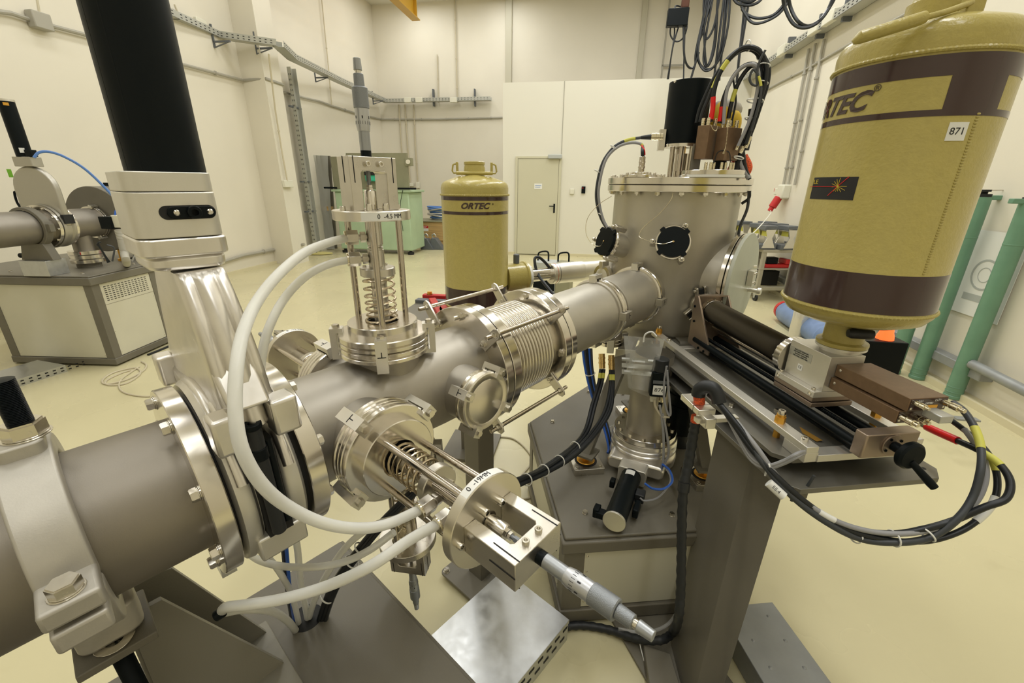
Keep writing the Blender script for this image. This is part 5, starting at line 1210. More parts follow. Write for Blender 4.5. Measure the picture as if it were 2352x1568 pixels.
# rectangular feedthrough plate with white gasket
fc = pd(1636, 400, 2.0); Mfc = T(fc.x, fc.y, 1.534) @ RZ(-.1)
fp = thing('feedthrough_plate', 'raised steel plate with coaxial connectors on a white gasket on the lid', 'flange', V3((fc.x, fc.y, 1.534)))
part('white_gasket', G().cyl(.118, 0, .009, Mfc, n=56), M_white, fp)
part('plate', G().cyl(.116, .009, .026, Mfc, n=56, c=.001), M_mach, fp)
for i, (x, y) in enumerate(((-.045, -.05), (-.03, -.06), (-.015, -.05), (.01, -.06), (.028, -.05), (.045, -.055), (.06, -.04))):
    plug(Mfc @ V3((x, y, .026)), ZZ, .0055, .028, M_nickel, fp, 'coax_connector')
part('loop_wire', G().tube([Mfc @ V3(p) for p in ((-.02, -.06, .05), (-.01, -.06, .09), (.03, -.055, .09), (.045, -.05, .05))], .002, 6, sm=5), M_cable, fp)
def brown_box(px0, px1, y0, y1, D, rot, label):
    pc = pd((px0 + px1) / 2, y1, D); top = pd((px0 + px1) / 2, y0, D).z; Mb_ = T(pc.x, pc.y, 0) @ RZ(rot)
    o = thing('preamplifier', label, 'preamplifier', pc)
    b = part('housing', G().box(-.024, .024, -.04, .04, pc.z, top, Mb_), M_pre, o, bev=.0015)
    return o, Mb_, pc.z, top, b
pa1, Mb1, zb1, zt1_, hb1 = brown_box(1595, 1640, 290, 366, 1.98, math.radians(-50), 'brown preamplifier box beside the motor can, left of the two upright ones')
pa2, Mb2, zb2, zt2_, hb2 = brown_box(1645, 1684, 295, 369, 1.99, math.radians(-62), 'brown preamplifier box with a bead chain, right of the two upright ones')
part('maker_plate', G().box(-.0245, -.0241, -.034, -.006, zt1_ - .022, zt1_ - .006, Mb1), M_galv, hb1)
part('mounting_plate', G().box(-.027, -.0245, -.05, .02, 1.56, zb1 + .055, Mb1), M_cab, pa1, bev=.002)
part('black_back_plate', G().box(-.028, -.0245, -.03, .045, 1.56, zt2_ - .005, Mb2), M_black, pa2)
for o_, Mb_, zt_ in ((pa1, Mb1, zt1_), (pa2, Mb2, zt2_)):
    for x, y in ((-.012, -.028), (.008, -.026), (-.005, 0), (.012, .018)): plug(Mb_ @ V3((x, y, zt_)), ZZ, .0066, .026, M_nickel, o_, 'coax_connector')
g = G(); cp = smooth([pd(1671, 288, 1.94), pd(1670, 310, 1.94), pd(1667, 335, 1.94), pd(1663, 348, 1.94)], 8)
for p in cp: g.sph(.0016, T(*p), 6, 4)
g.ring(.002, .0038, -.0008, .0008, fr(pd(1662, 351, 1.94), V3((0, -1, 0))), n=12)
part('bead_chain', g, M_nickel, pa2)
g = G()
for p in smooth([pd(1633, 287, 1.93), pd(1638, 297, 1.93), pd(1645, 300, 1.93), pd(1648, 290, 1.95)], 5): g.sph(.0016, T(*p), 6, 4)
part('bead_chain', g, M_nickel, pa1)
D_ = 2.0
def tl(name, label, pts, D, r, segs, base=M_cable, dj=0):
    P = [pd(p[0], p[1], (p[2] if len(p) > 2 else D) + dj) for p in pts]
    o = thing(name, label, 'cable', P[0]); mixed(P, r, o, segs, base); return o, P
tl('coaxial_cable', 'black coaxial cable with red sleeve looping highest over the lid', [(1632, 280), (1637, 250), (1640, 210), (1655, 165), (1685, 125), (1715, 108), (1745, 118), (1760, 150), (1757, 190), (1742, 240), (1722, 300), (1712, 330)], 1.97, .0085, [(.02, .16, M_red, 'red_sleeve', .001), (.285, .33, M_yel, 'yellow_marker', .0006)])
tl('coaxial_cable', 'black coaxial cable left of the red sleeved one above the preamplifiers', [(1608, 280), (1615, 255), (1630, 220), (1650, 175), (1680, 132), (1712, 113), (1738, 122), (1752, 155), (1750, 195), (1738, 245), (1715, 305), (1705, 335)], 1.99, .0075, [(.22, .29, M_yel, 'yellow_marker', .0006)])
tl('coaxial_cable', 'thin leftmost black cable running up beside the motor can', [(1599, 282), (1607, 250), (1625, 208), (1645, 170), (1676, 130), (1708, 110), (1742, 118), (1765, 150), (1764, 190), (1750, 235), (1730, 295), (1716, 325)], 2.0, .0065, [])
tl('coaxial_cable', 'black cable with red sleeve between the two preamplifier boxes', [(1652, 283), (1656, 262), (1662, 225), (1685, 175), (1712, 150), (1738, 150), (1746, 175), (1738, 220), (1725, 270), (1708, 320)], 1.97, .0075, [(.03, .17, M_red, 'red_sleeve', .0012)])
tl('coaxial_cable', 'light grey cable rising over the right preamplifier box', [(1662, 285), (1665, 240), (1674, 195), (1700, 158), (1728, 148), (1742, 165), (1738, 215), (1722, 275), (1700, 325), (1695, 335)], 1.96, .0062, [], M_cableg)
tl('coaxial_cable', 'black cable with yellow marker right of the light grey cable', [(1673, 272), (1678, 245), (1690, 205), (1708, 170), (1730, 150), (1748, 165), (1748, 210), (1735, 260), (1718, 315)], 1.98, .0078, [(.17, .25, M_yel, 'yellow_marker', .0006)])
tl('coaxial_cable', 'thin grey cable with a small loop in the upright bundle', [(1758, 115), (1745, 140), (1738, 170), (1738, 195), (1726, 192), (1722, 178), (1730, 160), (1742, 175), (1748, 205), (1740, 250), (1726, 300)], 1.95, .0042, [(.70, .78, M_yel, 'yellow_marker', .0006)], M_cabled)
tl('coaxial_cable', 'dark cable hanging behind the yellow bag on the lid', [(1684, 180), (1690, 230), (1682, 275), (1680, 290)], 2.05, .004, [], M_cable)
# bundle trunk down to the lid, ties, orange braid
bu = thing('cable_bundle', 'thick tied cable bundle with orange braid at the right edge of the lid', 'cable bundle', pd(1690, 400, 2.05))
for pts, r, m in (([(1716, 300), (1706, 340), (1697, 365), (1690, 395)], .012, M_cable), ([(1712, 310), (1700, 345), (1700, 375), (1720, 410)], .009, M_cableg), ([(1728, 250), (1722, 300), (1712, 345)], .013, M_rubber), ([(1706, 345), (1712, 385), (1722, 412)], .007, M_cable)):
    part('cable', G().tube([pd(x, y, 2.03) for x, y in pts], r, 10, sm=5), m, bu)
for pts, r in (([(1698, 362), (1685, 385), (1672, 408)], .022), ([(1705, 360), (1716, 385), (1705, 404)], .022)): part('orange_braid', G().tube([pd(x, y, 2.06) for x, y in pts], [r * .6] + [r] * 14 + [r * .7], 12, sm=8) if False else G().tube([pd(x, y, 2.06) for x, y in pts], r * .9, 12, sm=6), M_orange, bu)
for x, y in ((1718, 105), (1745, 125), (1757, 150), (1752, 190), (1731, 150), (1742, 230), (1727, 232), (1722, 273), (1697, 362)):
    part('cable_tie', G().ring(.016, .019, -.002, .002, fr(pd(x, y, 1.98), V3((.3, .1, 1)) if y > 140 else V3((1, .1, .2))), n=16), M_tie, bu)
for p in ((1690, 345), (1712, 340), (1700, 352), (1716, 330)): plug(pd(p[0], p[1], 1.98), V3((.3, 0, 1)), .007, .026, M_nickel, bu, 'coax_connector')
yb = thing('yellow_bag', 'crumpled yellow cloth bag behind the preamplifier connectors', 'bag', pd(1665, 300, 2.12))
part('bag', G().sph(.06, T(*pd(1655, 268, 2.12)) @ Matrix.Diagonal((.8, .5, 1.0, 1)), 14, 9).sph(.05, T(*pd(1685, 285, 2.12)) @ Matrix.Diagonal((.6, .5, 1.0, 1)), 12, 8), mat('yellow_cloth', (.62, .42, .03), .6, bump=1, bscale=30), yb)
part('grey_top', G().sph(.055, T(*pd(1668, 252, 2.13)) @ Matrix.Diagonal((1.2, .5, .7, 1)), 14, 9), mat('grey_cloth', (.38, .35, .29), .6, bump=1, bscale=30), yb)
# cables down the right side of the chamber
for i, (pts, m, lab) in enumerate((([(1722, 438), (1720, 455), (1703, 468)], M_cable, 'short black cable loop under the right rim of the lid'), ([(1721, 440), (1716, 480), (1700, 520), (1694, 560)], M_cabled, 'grey cable running down the right side of the chamber'))):
    wire([pd(x, y, 2.12) for x, y in pts], .006, m, lab, 'cable', 'cable')
# ================================================================ DETECTOR TABLE
col = thing('support_column', 'tall grey rectangular steel column carrying the detector table', 'column', V3((0, 0, 0)) + gnd(det(1.0, -.02)))
am = math.radians(33.55); Dc = 1.09; cm_ = V3((math.sin(am) * Dc, math.cos(am) * Dc, 0)); Mcol = fr(cm_, ZZ, -DN)      # x to the right, y away
def quad4(bl, ml, mr): return [bl, ml, mr, bl + (mr - ml)]
cb_ = quad4(pz(1538, 1467, .012), pz(1582, 1645, .012), pz(1650, 1615, .012)); ct_ = quad4(pz(1657, 944, .788), pz(1738, 1016, .788), pz(1813, 1082, .788))
part('post', G().add(cb_ + ct_, [[3, 2, 1, 0], [4, 5, 6, 7], [0, 1, 5, 4], [1, 2, 6, 5], [2, 3, 7, 6], [3, 0, 4, 7]]), M_cab, col, bev=.004)
Mft = fr(cb_[1], ZZ, cb_[2] - cb_[1])
part('foot_beam', G().box(-.06, .20, -.35, .40, -.012, 0, Mft), M_cab, col, bev=.003)
fbA = [pz(1478, 1478, .04), pz(1540, 1500, .04), pz(1600, 1700, .04), pz(1510, 1700, .04)]
part('foot_beam', G().add([V3((p.x, p.y, 0)) for p in fbA] + fbA, [[3, 2, 1, 0], [4, 5, 6, 7], [0, 1, 5, 4], [1, 2, 6, 5], [2, 3, 7, 6], [3, 0, 4, 7]]), M_cab, col, bev=.003)
DT = fr(gnd(det(0)), ZZ, DD)        # x = away from the chamber, y = DN? (left)
sgn = 1 if (DT.to_3x3() @ V3((0, 1, 0))).dot(DN) > 0 else -1
def dbox(g, s0, s1, n0, n1, z0, z1):
    a, b = sorted((n0 * sgn, n1 * sgn)); return g.box(s0, s1, a, b, z0, z1, DT)
def dprism(g, pts, z0, z1): return g.prism([(s, n * sgn) for s, n in pts], z0, z1, DT)
def oct_(s0, s1, n0, n1, c): return [(s0 + c, n0), (s1 - c, n0), (s1, n0 + c), (s1, n1 - c), (s1 - c, n1), (s0 + c, n1), (s0, n1 - c), (s0, n0 + c)]
tb_ = thing('detector_table', 'two grey chamfered steel plates on rubber mounts carrying the sliding detector', 'table', det(.7, 0, .79))
part('lower_plate', dprism(G(), oct_(.20, 1.21, -.235, .225, .035), .788, .803), M_plate, tb_, bev=.001)
up_ = part('upper_plate', dprism(G(), oct_(.26, 1.155, -.195, .212, .035), .838, .851), M_plate, tb_, bev=.001)
for s, n in ((.36, .17), (1.02, .165), (.36, -.15), (1.02, -.15)):
    part('rubber_mount', G().lathe([(0, .803), (.026, .803), (.026, .812), (.015, .825), (.018, .838), (0, .838)], DT @ T(s, n * sgn, 0), n=24), M_rubber, tb_)
for s, n in ((.30, .17), (.88, .17), (.93, .055), (1.06, -.17)): inst('hex_bolt', hexbolt(.0075, .009), up_, DT @ T(s, n * sgn, .851))
for s, n in ((1.17, -.20),): part('plate_hole', G().cyl(.006, .8031, .8034, DT @ T(s, n * sgn, 0), n=16), M_slot, tb_)
# aluminium bars
def bar(n, label, s0=.27, s1=1.172):
    o = thing('aluminium_bar', label, 'bar', det(s0, n, .851))
    part('long_bar', dbox(G(), s0, s1, n - .017, n + .017, .878, .896), M_aluc, o, bev=.0015)
    for s in (s0 + .09, s1 - .075): part('end_block', dbox(G(), s - .0, s + .075 if s > .8 else s + .05, n - .02, n + .017, .851, .879), M_aluc, o, bev=.0015)
    for s in (s0 + .035, s1 - .12):
        b = part('brass_bushing', G().prism(hexa(.0135), .896, .914, DT @ T(s, n * sgn, 0)).cyl(.011, .914, .921, DT @ T(s, n * sgn, 0), n=20).cyl(.009, .851, .88, DT @ T(s, n * sgn, 0), n=18), M_gold, o)
        inst('socket_screw', socket(.0095, .012), b, DT @ T(s, n * sgn, .921))
    for s in (s0 + .13, s1 - .03): inst('socket_screw', socket(.0085, .010), o, DT @ T(s, n * sgn, .896))
    return o
bar(.148, 'long bare aluminium bar with brass screws along the near left edge of the table')
bar(-.148, 'aluminium bar along the right edge of the table, ending below the hand crank')
for s in (.40, 1.14): tag(part('cross_bar', dbox(G(), s, s + .035, -.13, .13, .852, .872), M_aluc, None, bev=.001, at=det(s, 0, .852)), 'flat aluminium cross bar on the table at the chamber end' if s < .5 else 'flat aluminium cross bar on the table below the crank', 'bar')
# slide
sl = thing('linear_slide', 'black guide rods with bronze end blocks and lead screw on the table', 'slide', det(.75, 0, .872))
for n in (-.045, .045): part('guide_rod', G().cyl(.0115, .42, 1.20, fr(det(0, n, .908), DD), n=28), M_black, sl)
part('lead_screw', G().lathe([(.0055 if k % 2 else .007, .42 + k * .003) for k in range(260)], fr(det(0, 0, .912), DD), n=14), M_black, sl)
part('belt_cover', dbox(G(), .42, 1.18, -.022, .030, .874, .882), M_black, sl)
part('slide_floor', dbox(G(), .42, 1.15, -.10, .09, .853, .857), M_plate, sl)
eb = part('end_block', dprism(G(), oct_(1.185, 1.218, -.083, .063, .003), .888, .952), M_bronze, sl, bev=.003)
# far-end bracket: tall bronze frame with triangular cheeks
fb_ = part('end_bracket', dbox(G(), .375, .385, -.078, .042, .880, 1.082), M_bronze, sl, bev=.001)
for n in (-.082, .046):
    a = [V3(det(.375, n, .878)), V3(det(.53, n, .878)), V3(det(.53, n, .905)), V3(det(.40, n, 1.085)), V3(det(.375, n, 1.085))]
    pk_ = plate(a, .007, DN, M_bronze, sl, 'triangular_cheek')
    if n > 0:
        for s, z in ((.39, 1.04), (.40, .98), (.46, .885), (.50, .885)): inst('black_screw', socket(.005, .004, M_black), pk_, fr(det(s, n + .0035, z), DN))
part('top_strap', dbox(G(), .375, .40, -.082, .046, 1.080, 1.085), M_bronze, sl)
# hand crank
Mcr = fr(det(1.218, -.012, .922), DD, ZZ)
cr_ = thing('hand_crank', 'black hand wheel with folding crank handle at the end of the slide', 'crank', det(1.19, 0, .90))
part('bearing_ring', G().cyl(.028, 0, .004, Mcr, n=40, c=.0006), M_brass if False else M_bronze, cr_)
for a in (.6, 2.2, 3.8, 5.3): inst('black_screw', socket(.0035, .002, M_black), cr_, Mcr @ RZ(a) @ T(.021, 0, .004))
part('hub', G().cyl(.012, .004, .045, Mcr, n=28, c=.001), M_black, cr_)
part('wheel', G().lathe([(0, .034), (.030, .034), (.034, .038), (.034, .048), (.029, .053), (0, .054)], Mcr, n=48), M_black, cr_)
hd2 = (DD * .55 - DN * .45 - ZZ * .62)
hp_ = Mcr @ V3((-.012, .0, .05))
part('crank_handle', G().lathe([(0, 0), (.007, 0), (.0075, .01), (.0095, .055), (.0085, .068), (.003, .070), (0, .070)], fr(hp_, hd2), n=24), M_black, cr_)
part('indicator_plate', dprism(G(), oct_(.50, 1.10, .066, .078, .004), .8515, .8545), M_kapton, sl)
part('kapton_tail', G().add([det(1.02, .07, .855), det(1.10, .068, .86), det(1.10, .05, .862), det(1.02, .052, .857)], [[0, 1, 2, 3]]), M_kapton, sl)
# bellows tube
Mtu = fr(det(0, -.052, 1.020), det(.86, -.010, 1.012) - det(0, -.052, 1.020), ZZ)
tu = thing('pleated_bellows', 'dark finely pleated bellows tube from the chamber to the detector block', 'bellows', det(.4, 0, .96))
pr = [(.03, .395)]; k = 0; z = .398
while z < .858: pr += [(.0415, z), (.0445, z + .0018)]; z += .0036
pr += [(.03, .862)]
part('pleated_tube', G().lathe(pr, Mtu, n=64), M_belb, tu)
part('bellows_flange', G().ring(.03, .0475, .385, .398, Mtu, n=56), M_mach2, tu)
bolts('socket_screw', socket(.0035, .004), tu, Mtu @ T(0, 0, .386) , .052, 10)
part('clamp_flange', G().ring(.03, .058, .318, .332, Mtu, n=56).ring(.02, .045, .332, .386, Mtu, n=40), M_mach2, tu)
fe = part('detector_flange', G().cyl(.060, .862, .888, Mtu, n=64, c=.001), M_mach, tu)
bolts('white_screw', cm(('white_screw',), lambda: G().sph(.0042, T(0, 0, .001), 10, 6), M_whitep), fe, Mtu @ T(0, 0, .860) @ RYm(0), .055, 12)
part('hidden_tube', G().cyl(.012, .42, .86, fr(det(0, -.03, .955), DD), n=18), M_mach, tu)
# carriage and detector block
dt = thing('detector_block', 'grey aluminium detector block with type plate and CE sticker under the dewar', 'detector', det(.955, 0, .925))
for z0, z1, n in ((.922, .936, .064), (.940, .954, .066)): part('carriage_plate', dbox(G(), .880, 1.03, -n - .02, n - .02, z0, z1), M_bronze, dt, bev=.0015)
fb2 = part('base_flange', dbox(G(), .885, 1.035, -.090, .050, .955, .973), M_aluc, dt, bev=.001)
for s, n in ((.895, .040), (1.02, .040)):
    inst('socket_screw', socket(.0055, .007), fb2, DT @ T(s, n * sgn, .973)); inst('socket_screw', socket(.0055, .002), fb2, fr(det(s + .002, .050, .964), DN))
blk = part('block', dbox(G(), .892, 1.035, -.076, .028, .973, 1.075), M_aluc, dt, bev=.001)
Ml2 = fr(det(.935, .0282, 1.045), DN, DD)       # z out of the left face, x = DD
ylb = -1 if (Ml2.to_3x3() @ V3((0, 1, 0))).z < 0 else 1
lab_ = part('type_plate', G().cbox(.085, .026, .0006, Ml2), M_galv, blk)
Mtx = fr(det(.928, .0527, 1.045), DN, DD)
up = V3((0, 0, 1)); xd = up.cross(DN); Mtx = Matrix(((xd.x, 0, DN.x, 0), (xd.y, 0, DN.y, 0), (0, 1, DN.z, 0), (0, 0, 0, 1)))
def Mlab(s, z, off=.029): p = det(s, off, z); M_ = Mtx.copy(); M_.translation = p; return M_
for i, s_ in enumerate(('Model: GLP-36360/13P4', 'CFG-GMX/13-HV-1100/15', 'Serial No.: 36-N4258', 'Bias voltage: 2500 V NEG')): txt(s_, .0052, Mlab(.938, 1.0535 - i * .0058), M_ink, lab_, 'printed_text', .00005, bold=.0001)
ce = part('sticker', G().cbox(.018, .0005, .018, fr(det(.945, .0284, 1.008), ZZ, DD)), M_white, blk); txt('CE', .011, Mlab(.945, 1.008, .0288), M_ink, ce, 'printed_text', .00005)
# neck between block and dewar
Mnk = T(c1_[0], c1_[1], 0)
nk = thing('dewar_neck', 'khaki neck with yellow collar and black valve knob between block and dewar', 'neck', V3((c1_[0], c1_[1], 1.075)))
part('grey_collar', G().lathe([(0, 1.075), (.046, 1.075), (.046, 1.086), (.060, 1.087), (.060, 1.093), (0, 1.093)], Mnk, n=56), M_aluc, nk)
part('khaki_collar', G().lathe([(0, 1.094), (.060, 1.094), (.061, 1.099), (.060, 1.104), (.048, 1.107), (.047, 1.165), (0, 1.165)], Mnk, n=56), M_dew, nk)
kb = fr(pd(1968, 766, 1.385), -DN * .9 + DD * .35, ZZ)
part('valve_knob', G().lathe([(0, -.02), (.010, -.02), (.0135, -.012), (.0135, .03), (.0115, .036), (0, .037)], kb, n=28), M_rubber, nk)
# preamplifier boxes of the detector
pp_ = thing('detector_preamplifier', 'pair of long brown preamplifier boxes bolted to the detector block', 'preamplifier', det(1.14, -.04, .99))
for z0, z1, n0, n1, s1 in ((1.022, 1.055, -.095, .005, 1.235), (.986, 1.018, -.085, .012, 1.225)):
    b = part('housing', dbox(G(), 1.036, s1, n0, n1, z0, z1), M_pre, pp_, bev=.0012)
    inst('screw', pan(.004, .002), b, fr(det(1.05, n1, (z0 + z1) / 2 + .004), DN))
    e = part('end_panel', dbox(G(), s1, s1 + .0012, n0 + .003, n1 - .003, z0 + .002, z1 - .002), M_dewd, b)
    for n in (n0 + .008, n1 - .008): inst('screw', pan(.003, .0015), e, fr(det(s1 + .001, n, z0 + .008), DD))
Mend = Matrix(((-DN.x, 0, DD.x, 0), (-DN.y, 0, DD.y, 0), (0, 1, 0, 0), (0, 0, 0, 1)))
def Me_(s, n, z): M_ = Mend.copy(); M_.translation = det(s, n, z); return M_
txt('INH', .007, Me_(1.2365, -.022, 1.048), M_white, pp_, 'lettering', .0001); txt('OUT', .007, Me_(1.2365, -.066, 1.048), M_white, pp_, 'lettering', .0001); txt('ORTEC', .006, Me_(1.2365, -.045, 1.042), M_white, pp_, 'lettering', .0001, shear=.3, bold=.0002)
part('warning_strip', dbox(G(), 1.236, 1.2368, -.07, -.03, 1.028, 1.037), M_gold, pp_)
def bnc(p, d, par, L=.04, r=.0068): return part('coax_connector', G().cyl(r, 0, L * .35, fr(p, d), n=20, c=.0006).cyl(r * 1.15, L * .38, L * .75, fr(p, d), n=24, c=.0008).cyl(r * .7, L * .75, L, fr(p, d), n=16), M_nickel, par)
bnc(det(1.236, -.008, 1.045), DD, pp_, .032, .0058); bnc(det(1.236, -.082, 1.043), DD, pp_, .045); bnc(det(1.226, .002, 1.004), DD, pp_, .04); bnc(det(1.226, -.04, 1.0), DD, pp_, .03)
dsub = part('metal_plug', dbox(G(), 1.245, 1.285, -.055, -.022, 1.018, 1.036), M_galv, pp_, bev=.002)
# black box with glowing red lamp
lbx = pd(2030, 822, 1.72)
o = thing('lamp_box', 'black box with a glowing red-orange lamp behind the detector block', 'signal lamp', lbx)
Mlb = fr(pd(2025, 798, 1.75), ZZ, RX)
part('housing', G().box(-.14, .05, -.035, .035, -.12, .03, Mlb), M_black, o, bev=.003)
gp_ = Mlb @ T(.0, 0, .03)
part('glowing_lens', G().lathe([(0, .043), (.010, .041), (.017, .034), (.0185, .022), (.022, .012), (.024, 0), (0, 0)], gp_, n=28), M_glow, o)
part('stand', G().cyl(.012, -1.7, -.10, Mlb, n=12) if False else G().box(-.12, -.09, -.01, .01, -.60, -.10, Mlb), M_cab, o)
# wedge lever at the end of the table (behind cables)
tag(part('angle_profile', G().box(-.02, .10, -.02, .02, 0, .01, fr(pz(2200, 962, .25), ZZ, RX)), M_duct, None, at=pz(2200, 962, .25)), 'small grey angle profile beyond the preamplifier cables', 'profile')
# ================================================================ detector signal cables (loops at the right)
def big(name, label, pts, r, segs, base):
    P = [pd(*p) for p in pts]; o = thing(name, label, 'cable', P[0]); mixed(P, r, o, segs, base, n=12, sm=10); return o
e1 = det(1.266, .002, 1.004)
big('signal_cable', 'black cable with bright red sleeve plugged into the lower preamplifier', [(2118, 975, 1.52), (2150, 990, 1.48), (2200, 1012, 1.44), (2250, 1035, 1.40), (2295, 1065, 1.38), (2320, 1105, 1.36), (2310, 1145, 1.33), (2260, 1165, 1.30), (2190, 1195, 1.27), (2120, 1215, 1.22), (2050, 1225, 1.18), (1960, 1215, 1.14), (1880, 1175, 1.10), (1800, 1110, 1.08), (1730, 1035, 1.10), (1680, 965, 1.14), (1650, 925, 1.17), (1628, 905, 1.19)], .0075, [(.0, .028, M_nickel, 'metal_sleeve', .0006), (.028, .12, M_red, 'red_sleeve', .0025), (.19, .245, M_yel, 'yellow_marker', .0007)], M_cable)
big('signal_cable', 'black cable with yellow marker leaving the upper preamplifier output', [(2190, 925, 1.50), (2215, 945, 1.46), (2240, 985, 1.42), (2253, 1030, 1.38), (2252, 1080, 1.34), (2235, 1140, 1.31), (2200, 1190, 1.27), (2140, 1232, 1.23), (2070, 1245, 1.18), (1980, 1238, 1.14), (1900, 1200, 1.10), (1820, 1140, 1.08), (1750, 1060, 1.09), (1700, 985, 1.13), (1655, 930, 1.17), (1634, 908, 1.19)], .0078, [(.13, .20, M_yel, 'yellow_marker', .0007)], M_cabled)
big('signal_cable', 'black cable leaving the metal plug of the preamplifier', [(2155, 945, 1.52), (2185, 965, 1.48), (2230, 1000, 1.44), (2272, 1045, 1.41), (2290, 1095, 1.39), (2285, 1145, 1.36), (2255, 1185, 1.32), (2200, 1222, 1.27), (2120, 1243, 1.22), (2020, 1236, 1.16), (1930, 1208, 1.12), (1840, 1150, 1.09), (1760, 1068, 1.09), (1705, 990, 1.12), (1660, 935, 1.16), (1638, 912, 1.19)], .0066, [(.20, .25, M_yel, 'yellow_marker', .0006), (.33, .42, M_white, 'white_sleeve', .0012)], M_cable)
big('signal_cable', 'light grey cable inside the big loop at the right', [(2215, 985, 1.45), (2240, 1020, 1.42), (2262, 1060, 1.39), (2262, 1110, 1.36), (2235, 1160, 1.32), (2170, 1205, 1.26), (2080, 1225, 1.19), (1980, 1216, 1.14), (1890, 1180, 1.10), (1800, 1110, 1.085), (1740, 1030, 1.10), (1690, 965, 1.14)], .0062, [(.7, .74, M_white, 'white_marker', .0012)], M_cableg)
for x, y, D_, d in ((1965, 1228, 1.145, (1, .1, -.1)), (2052, 1236, 1.18, (1, .1, .1)), (2128, 1226, 1.225, (.8, .2, .5))):
    tag(part('cable_tie', G().ring(.017, .0195, -.0018, .0018, fr(pd(x, y, D_), d), n=20), M_tie, None, at=pd(x, y, D_)), {1965: 'left of three white cable ties on the big cable loop', 2052: 'middle of three white cable ties on the big cable loop', 2128: 'right of three white cable ties on the big cable loop'}[x], 'cable tie')
ml = tag(part('cable_marker', G().tube([pd(1765, 1108, 1.065), pd(1800, 1140, 1.065)], .011, 10), M_white, None, at=pd(1780, 1120, 1.065)), 'white marker sleeve reading 55.4 on the thick cables before the column', 'marker')
ma_, mb_ = pd(1768, 1110, 1.053), pd(1798, 1138, 1.053); mx_ = (mb_ - ma_).normalized(); mn_ = (EYE - ma_).normalized(); mn_ = (mn_ - mx_ * mn_.dot(mx_)).normalized(); my_ = mn_.cross(mx_)
txt('55.4', .012, Matrix(((mx_.x, my_.x, mn_.x, 0), (mx_.y, my_.y, mn_.y, 0), (mx_.z, my_.z, mn_.z, 0), (0, 0, 0, 1))) if False else Matrix.Translation((ma_ + mb_) / 2 + mn_ * .0004) @ Matrix(((mx_.x, my_.x, mn_.x, 0), (mx_.y, my_.y, mn_.y, 0), (mx_.z, my_.z, mn_.z, 0), (0, 0, 0, 1))), M_ink, ml, 'printed_text', .0001)
# silver-grey pair from the bar end
for off, lab in ((0, 'upper of two grey cables curving from the aluminium bar to the loop'), (6, 'lower of two grey cables curving from the aluminium bar to the loop')):
    wire([det(1.14, .13, .86), pd(1835, 1040 + off, 1.10), pd(1800, 1058 + off, 1.09), pd(1762, 1068 + off, 1.09), pd(1725, 1050 + off, 1.10), pd(1690, 990 + off, 1.13), pd(1665, 940 + off, 1.16)], .0045, M_cableg, lab, 'cable', 'cable', 8, 8)
wire([pd(1870, 1092, 1.15), pd(1850, 1120, 1.15), pd(1825, 1130, 1.16), pd(1818, 1150, 1.16)], .004, M_cabled, 'short dark grey lead hanging below the table beside the column', 'cable', 'cable')
tag(part('cable_tie', G().ring(.008, .0105, -.002, .002, fr(pd(1763, 1069, 1.09), (1, 0, .1)), n=14).box(-.002, .002, -.001, .001, -.03, -.008, fr(pd(1763, 1069, 1.09), ZZ, RX)), M_tie, None, at=pd(1763, 1069, 1.09)), 'white cable tie holding the two grey cables below the bar', 'cable tie')
# clamp bracket with orange braid + wrapped cable elbow
cbk = thing('cable_clamp_bracket', 'split aluminium clamp gripping orange braided cable beside the table', 'clamp', pd(1600, 945, 1.20))
pcb = pd(1602, 928, 1.20); Mcb = fr(pcb, ZZ, DD)
part('upper_block', G().cbox(.10, .05, .018, Mcb @ T(0, 0, .0)), M_alu, cbk, bev=.002)
part('side_block', G().cbox(.05, .03, .03, Mcb @ T(.05, .0, -.02)), M_alu, cbk, bev=.002)
part('split_line', G().box(.02, .022, -.0252, .0252, -.0092, .0092, Mcb), M_slot, cbk)
for y in (-.012, -.03): inst('hex_bolt', hexbolt(.006, .006), cbk, fr(Mcb @ V3((-.05 if y > -.02 else .03, -.0, y + .012)), DN * .9 - DD * .3))
part('arm', G().cbox(.02, .12, .012, Mcb @ T(.05, -.03 * sgn, -.02)), M_alu, cbk)
part('orange_braid', G().tube([pd(1604, 905, 1.195), pd(1606, 918, 1.195), pd(1606, 930, 1.195)], .0155, 14, sm=4).tube([pd(1600, 955, 1.195), pd(1598, 968, 1.195)], .0145, 14), M_orange, cbk)
part('wrapped_elbow', G().tube([pd(1604, 908, 1.195), pd(1606, 896, 1.195), pd(1620, 888, 1.19), pd(1638, 892, 1.185), pd(1648, 908, 1.18), pd(1652, 925, 1.175)], .0185, 16, sm=6), M_rubber, cbk)
crh = thing('corrugated_hose', 'black fabric hose hanging from the clamp to the floor beside the column', 'hose', pd(1598, 965, 1.2))
hp2 = [(1598, 962, 1.20), (1592, 1000, 1.19), (1582, 1060, 1.17), (1570, 1120, 1.14), (1566, 1200, 1.12), (1565, 1280, 1.10), (1563, 1360, 1.08), (1558, 1420, 1.07)]
Ph = smooth([pd(*p) for p in hp2] + [pz(1545, 1452, .075), pz(1515, 1470, .07), pz(1460, 1466, .04), pz(1400, 1446, .02), pz(1340, 1436, .016), pz(1285, 1440, .016)], 10)
part('sleeve', G().tube(Ph, [.0135 + .0012 * math.sin(i * 1.9) for i in range(len(Ph))], 14), M_rubber, crh)
part('sleeve_collar', G().tube([Ph[28], Ph[31]], .0165, 14), M_rubber, crh)
part('clear_tube', G().tube(smooth([pz(1560, 1400, .05), pz(1530, 1436, .04), pz(1480, 1452, .04), pz(1420, 1444, .04)], 6), .006, 8), M_bag, crh)
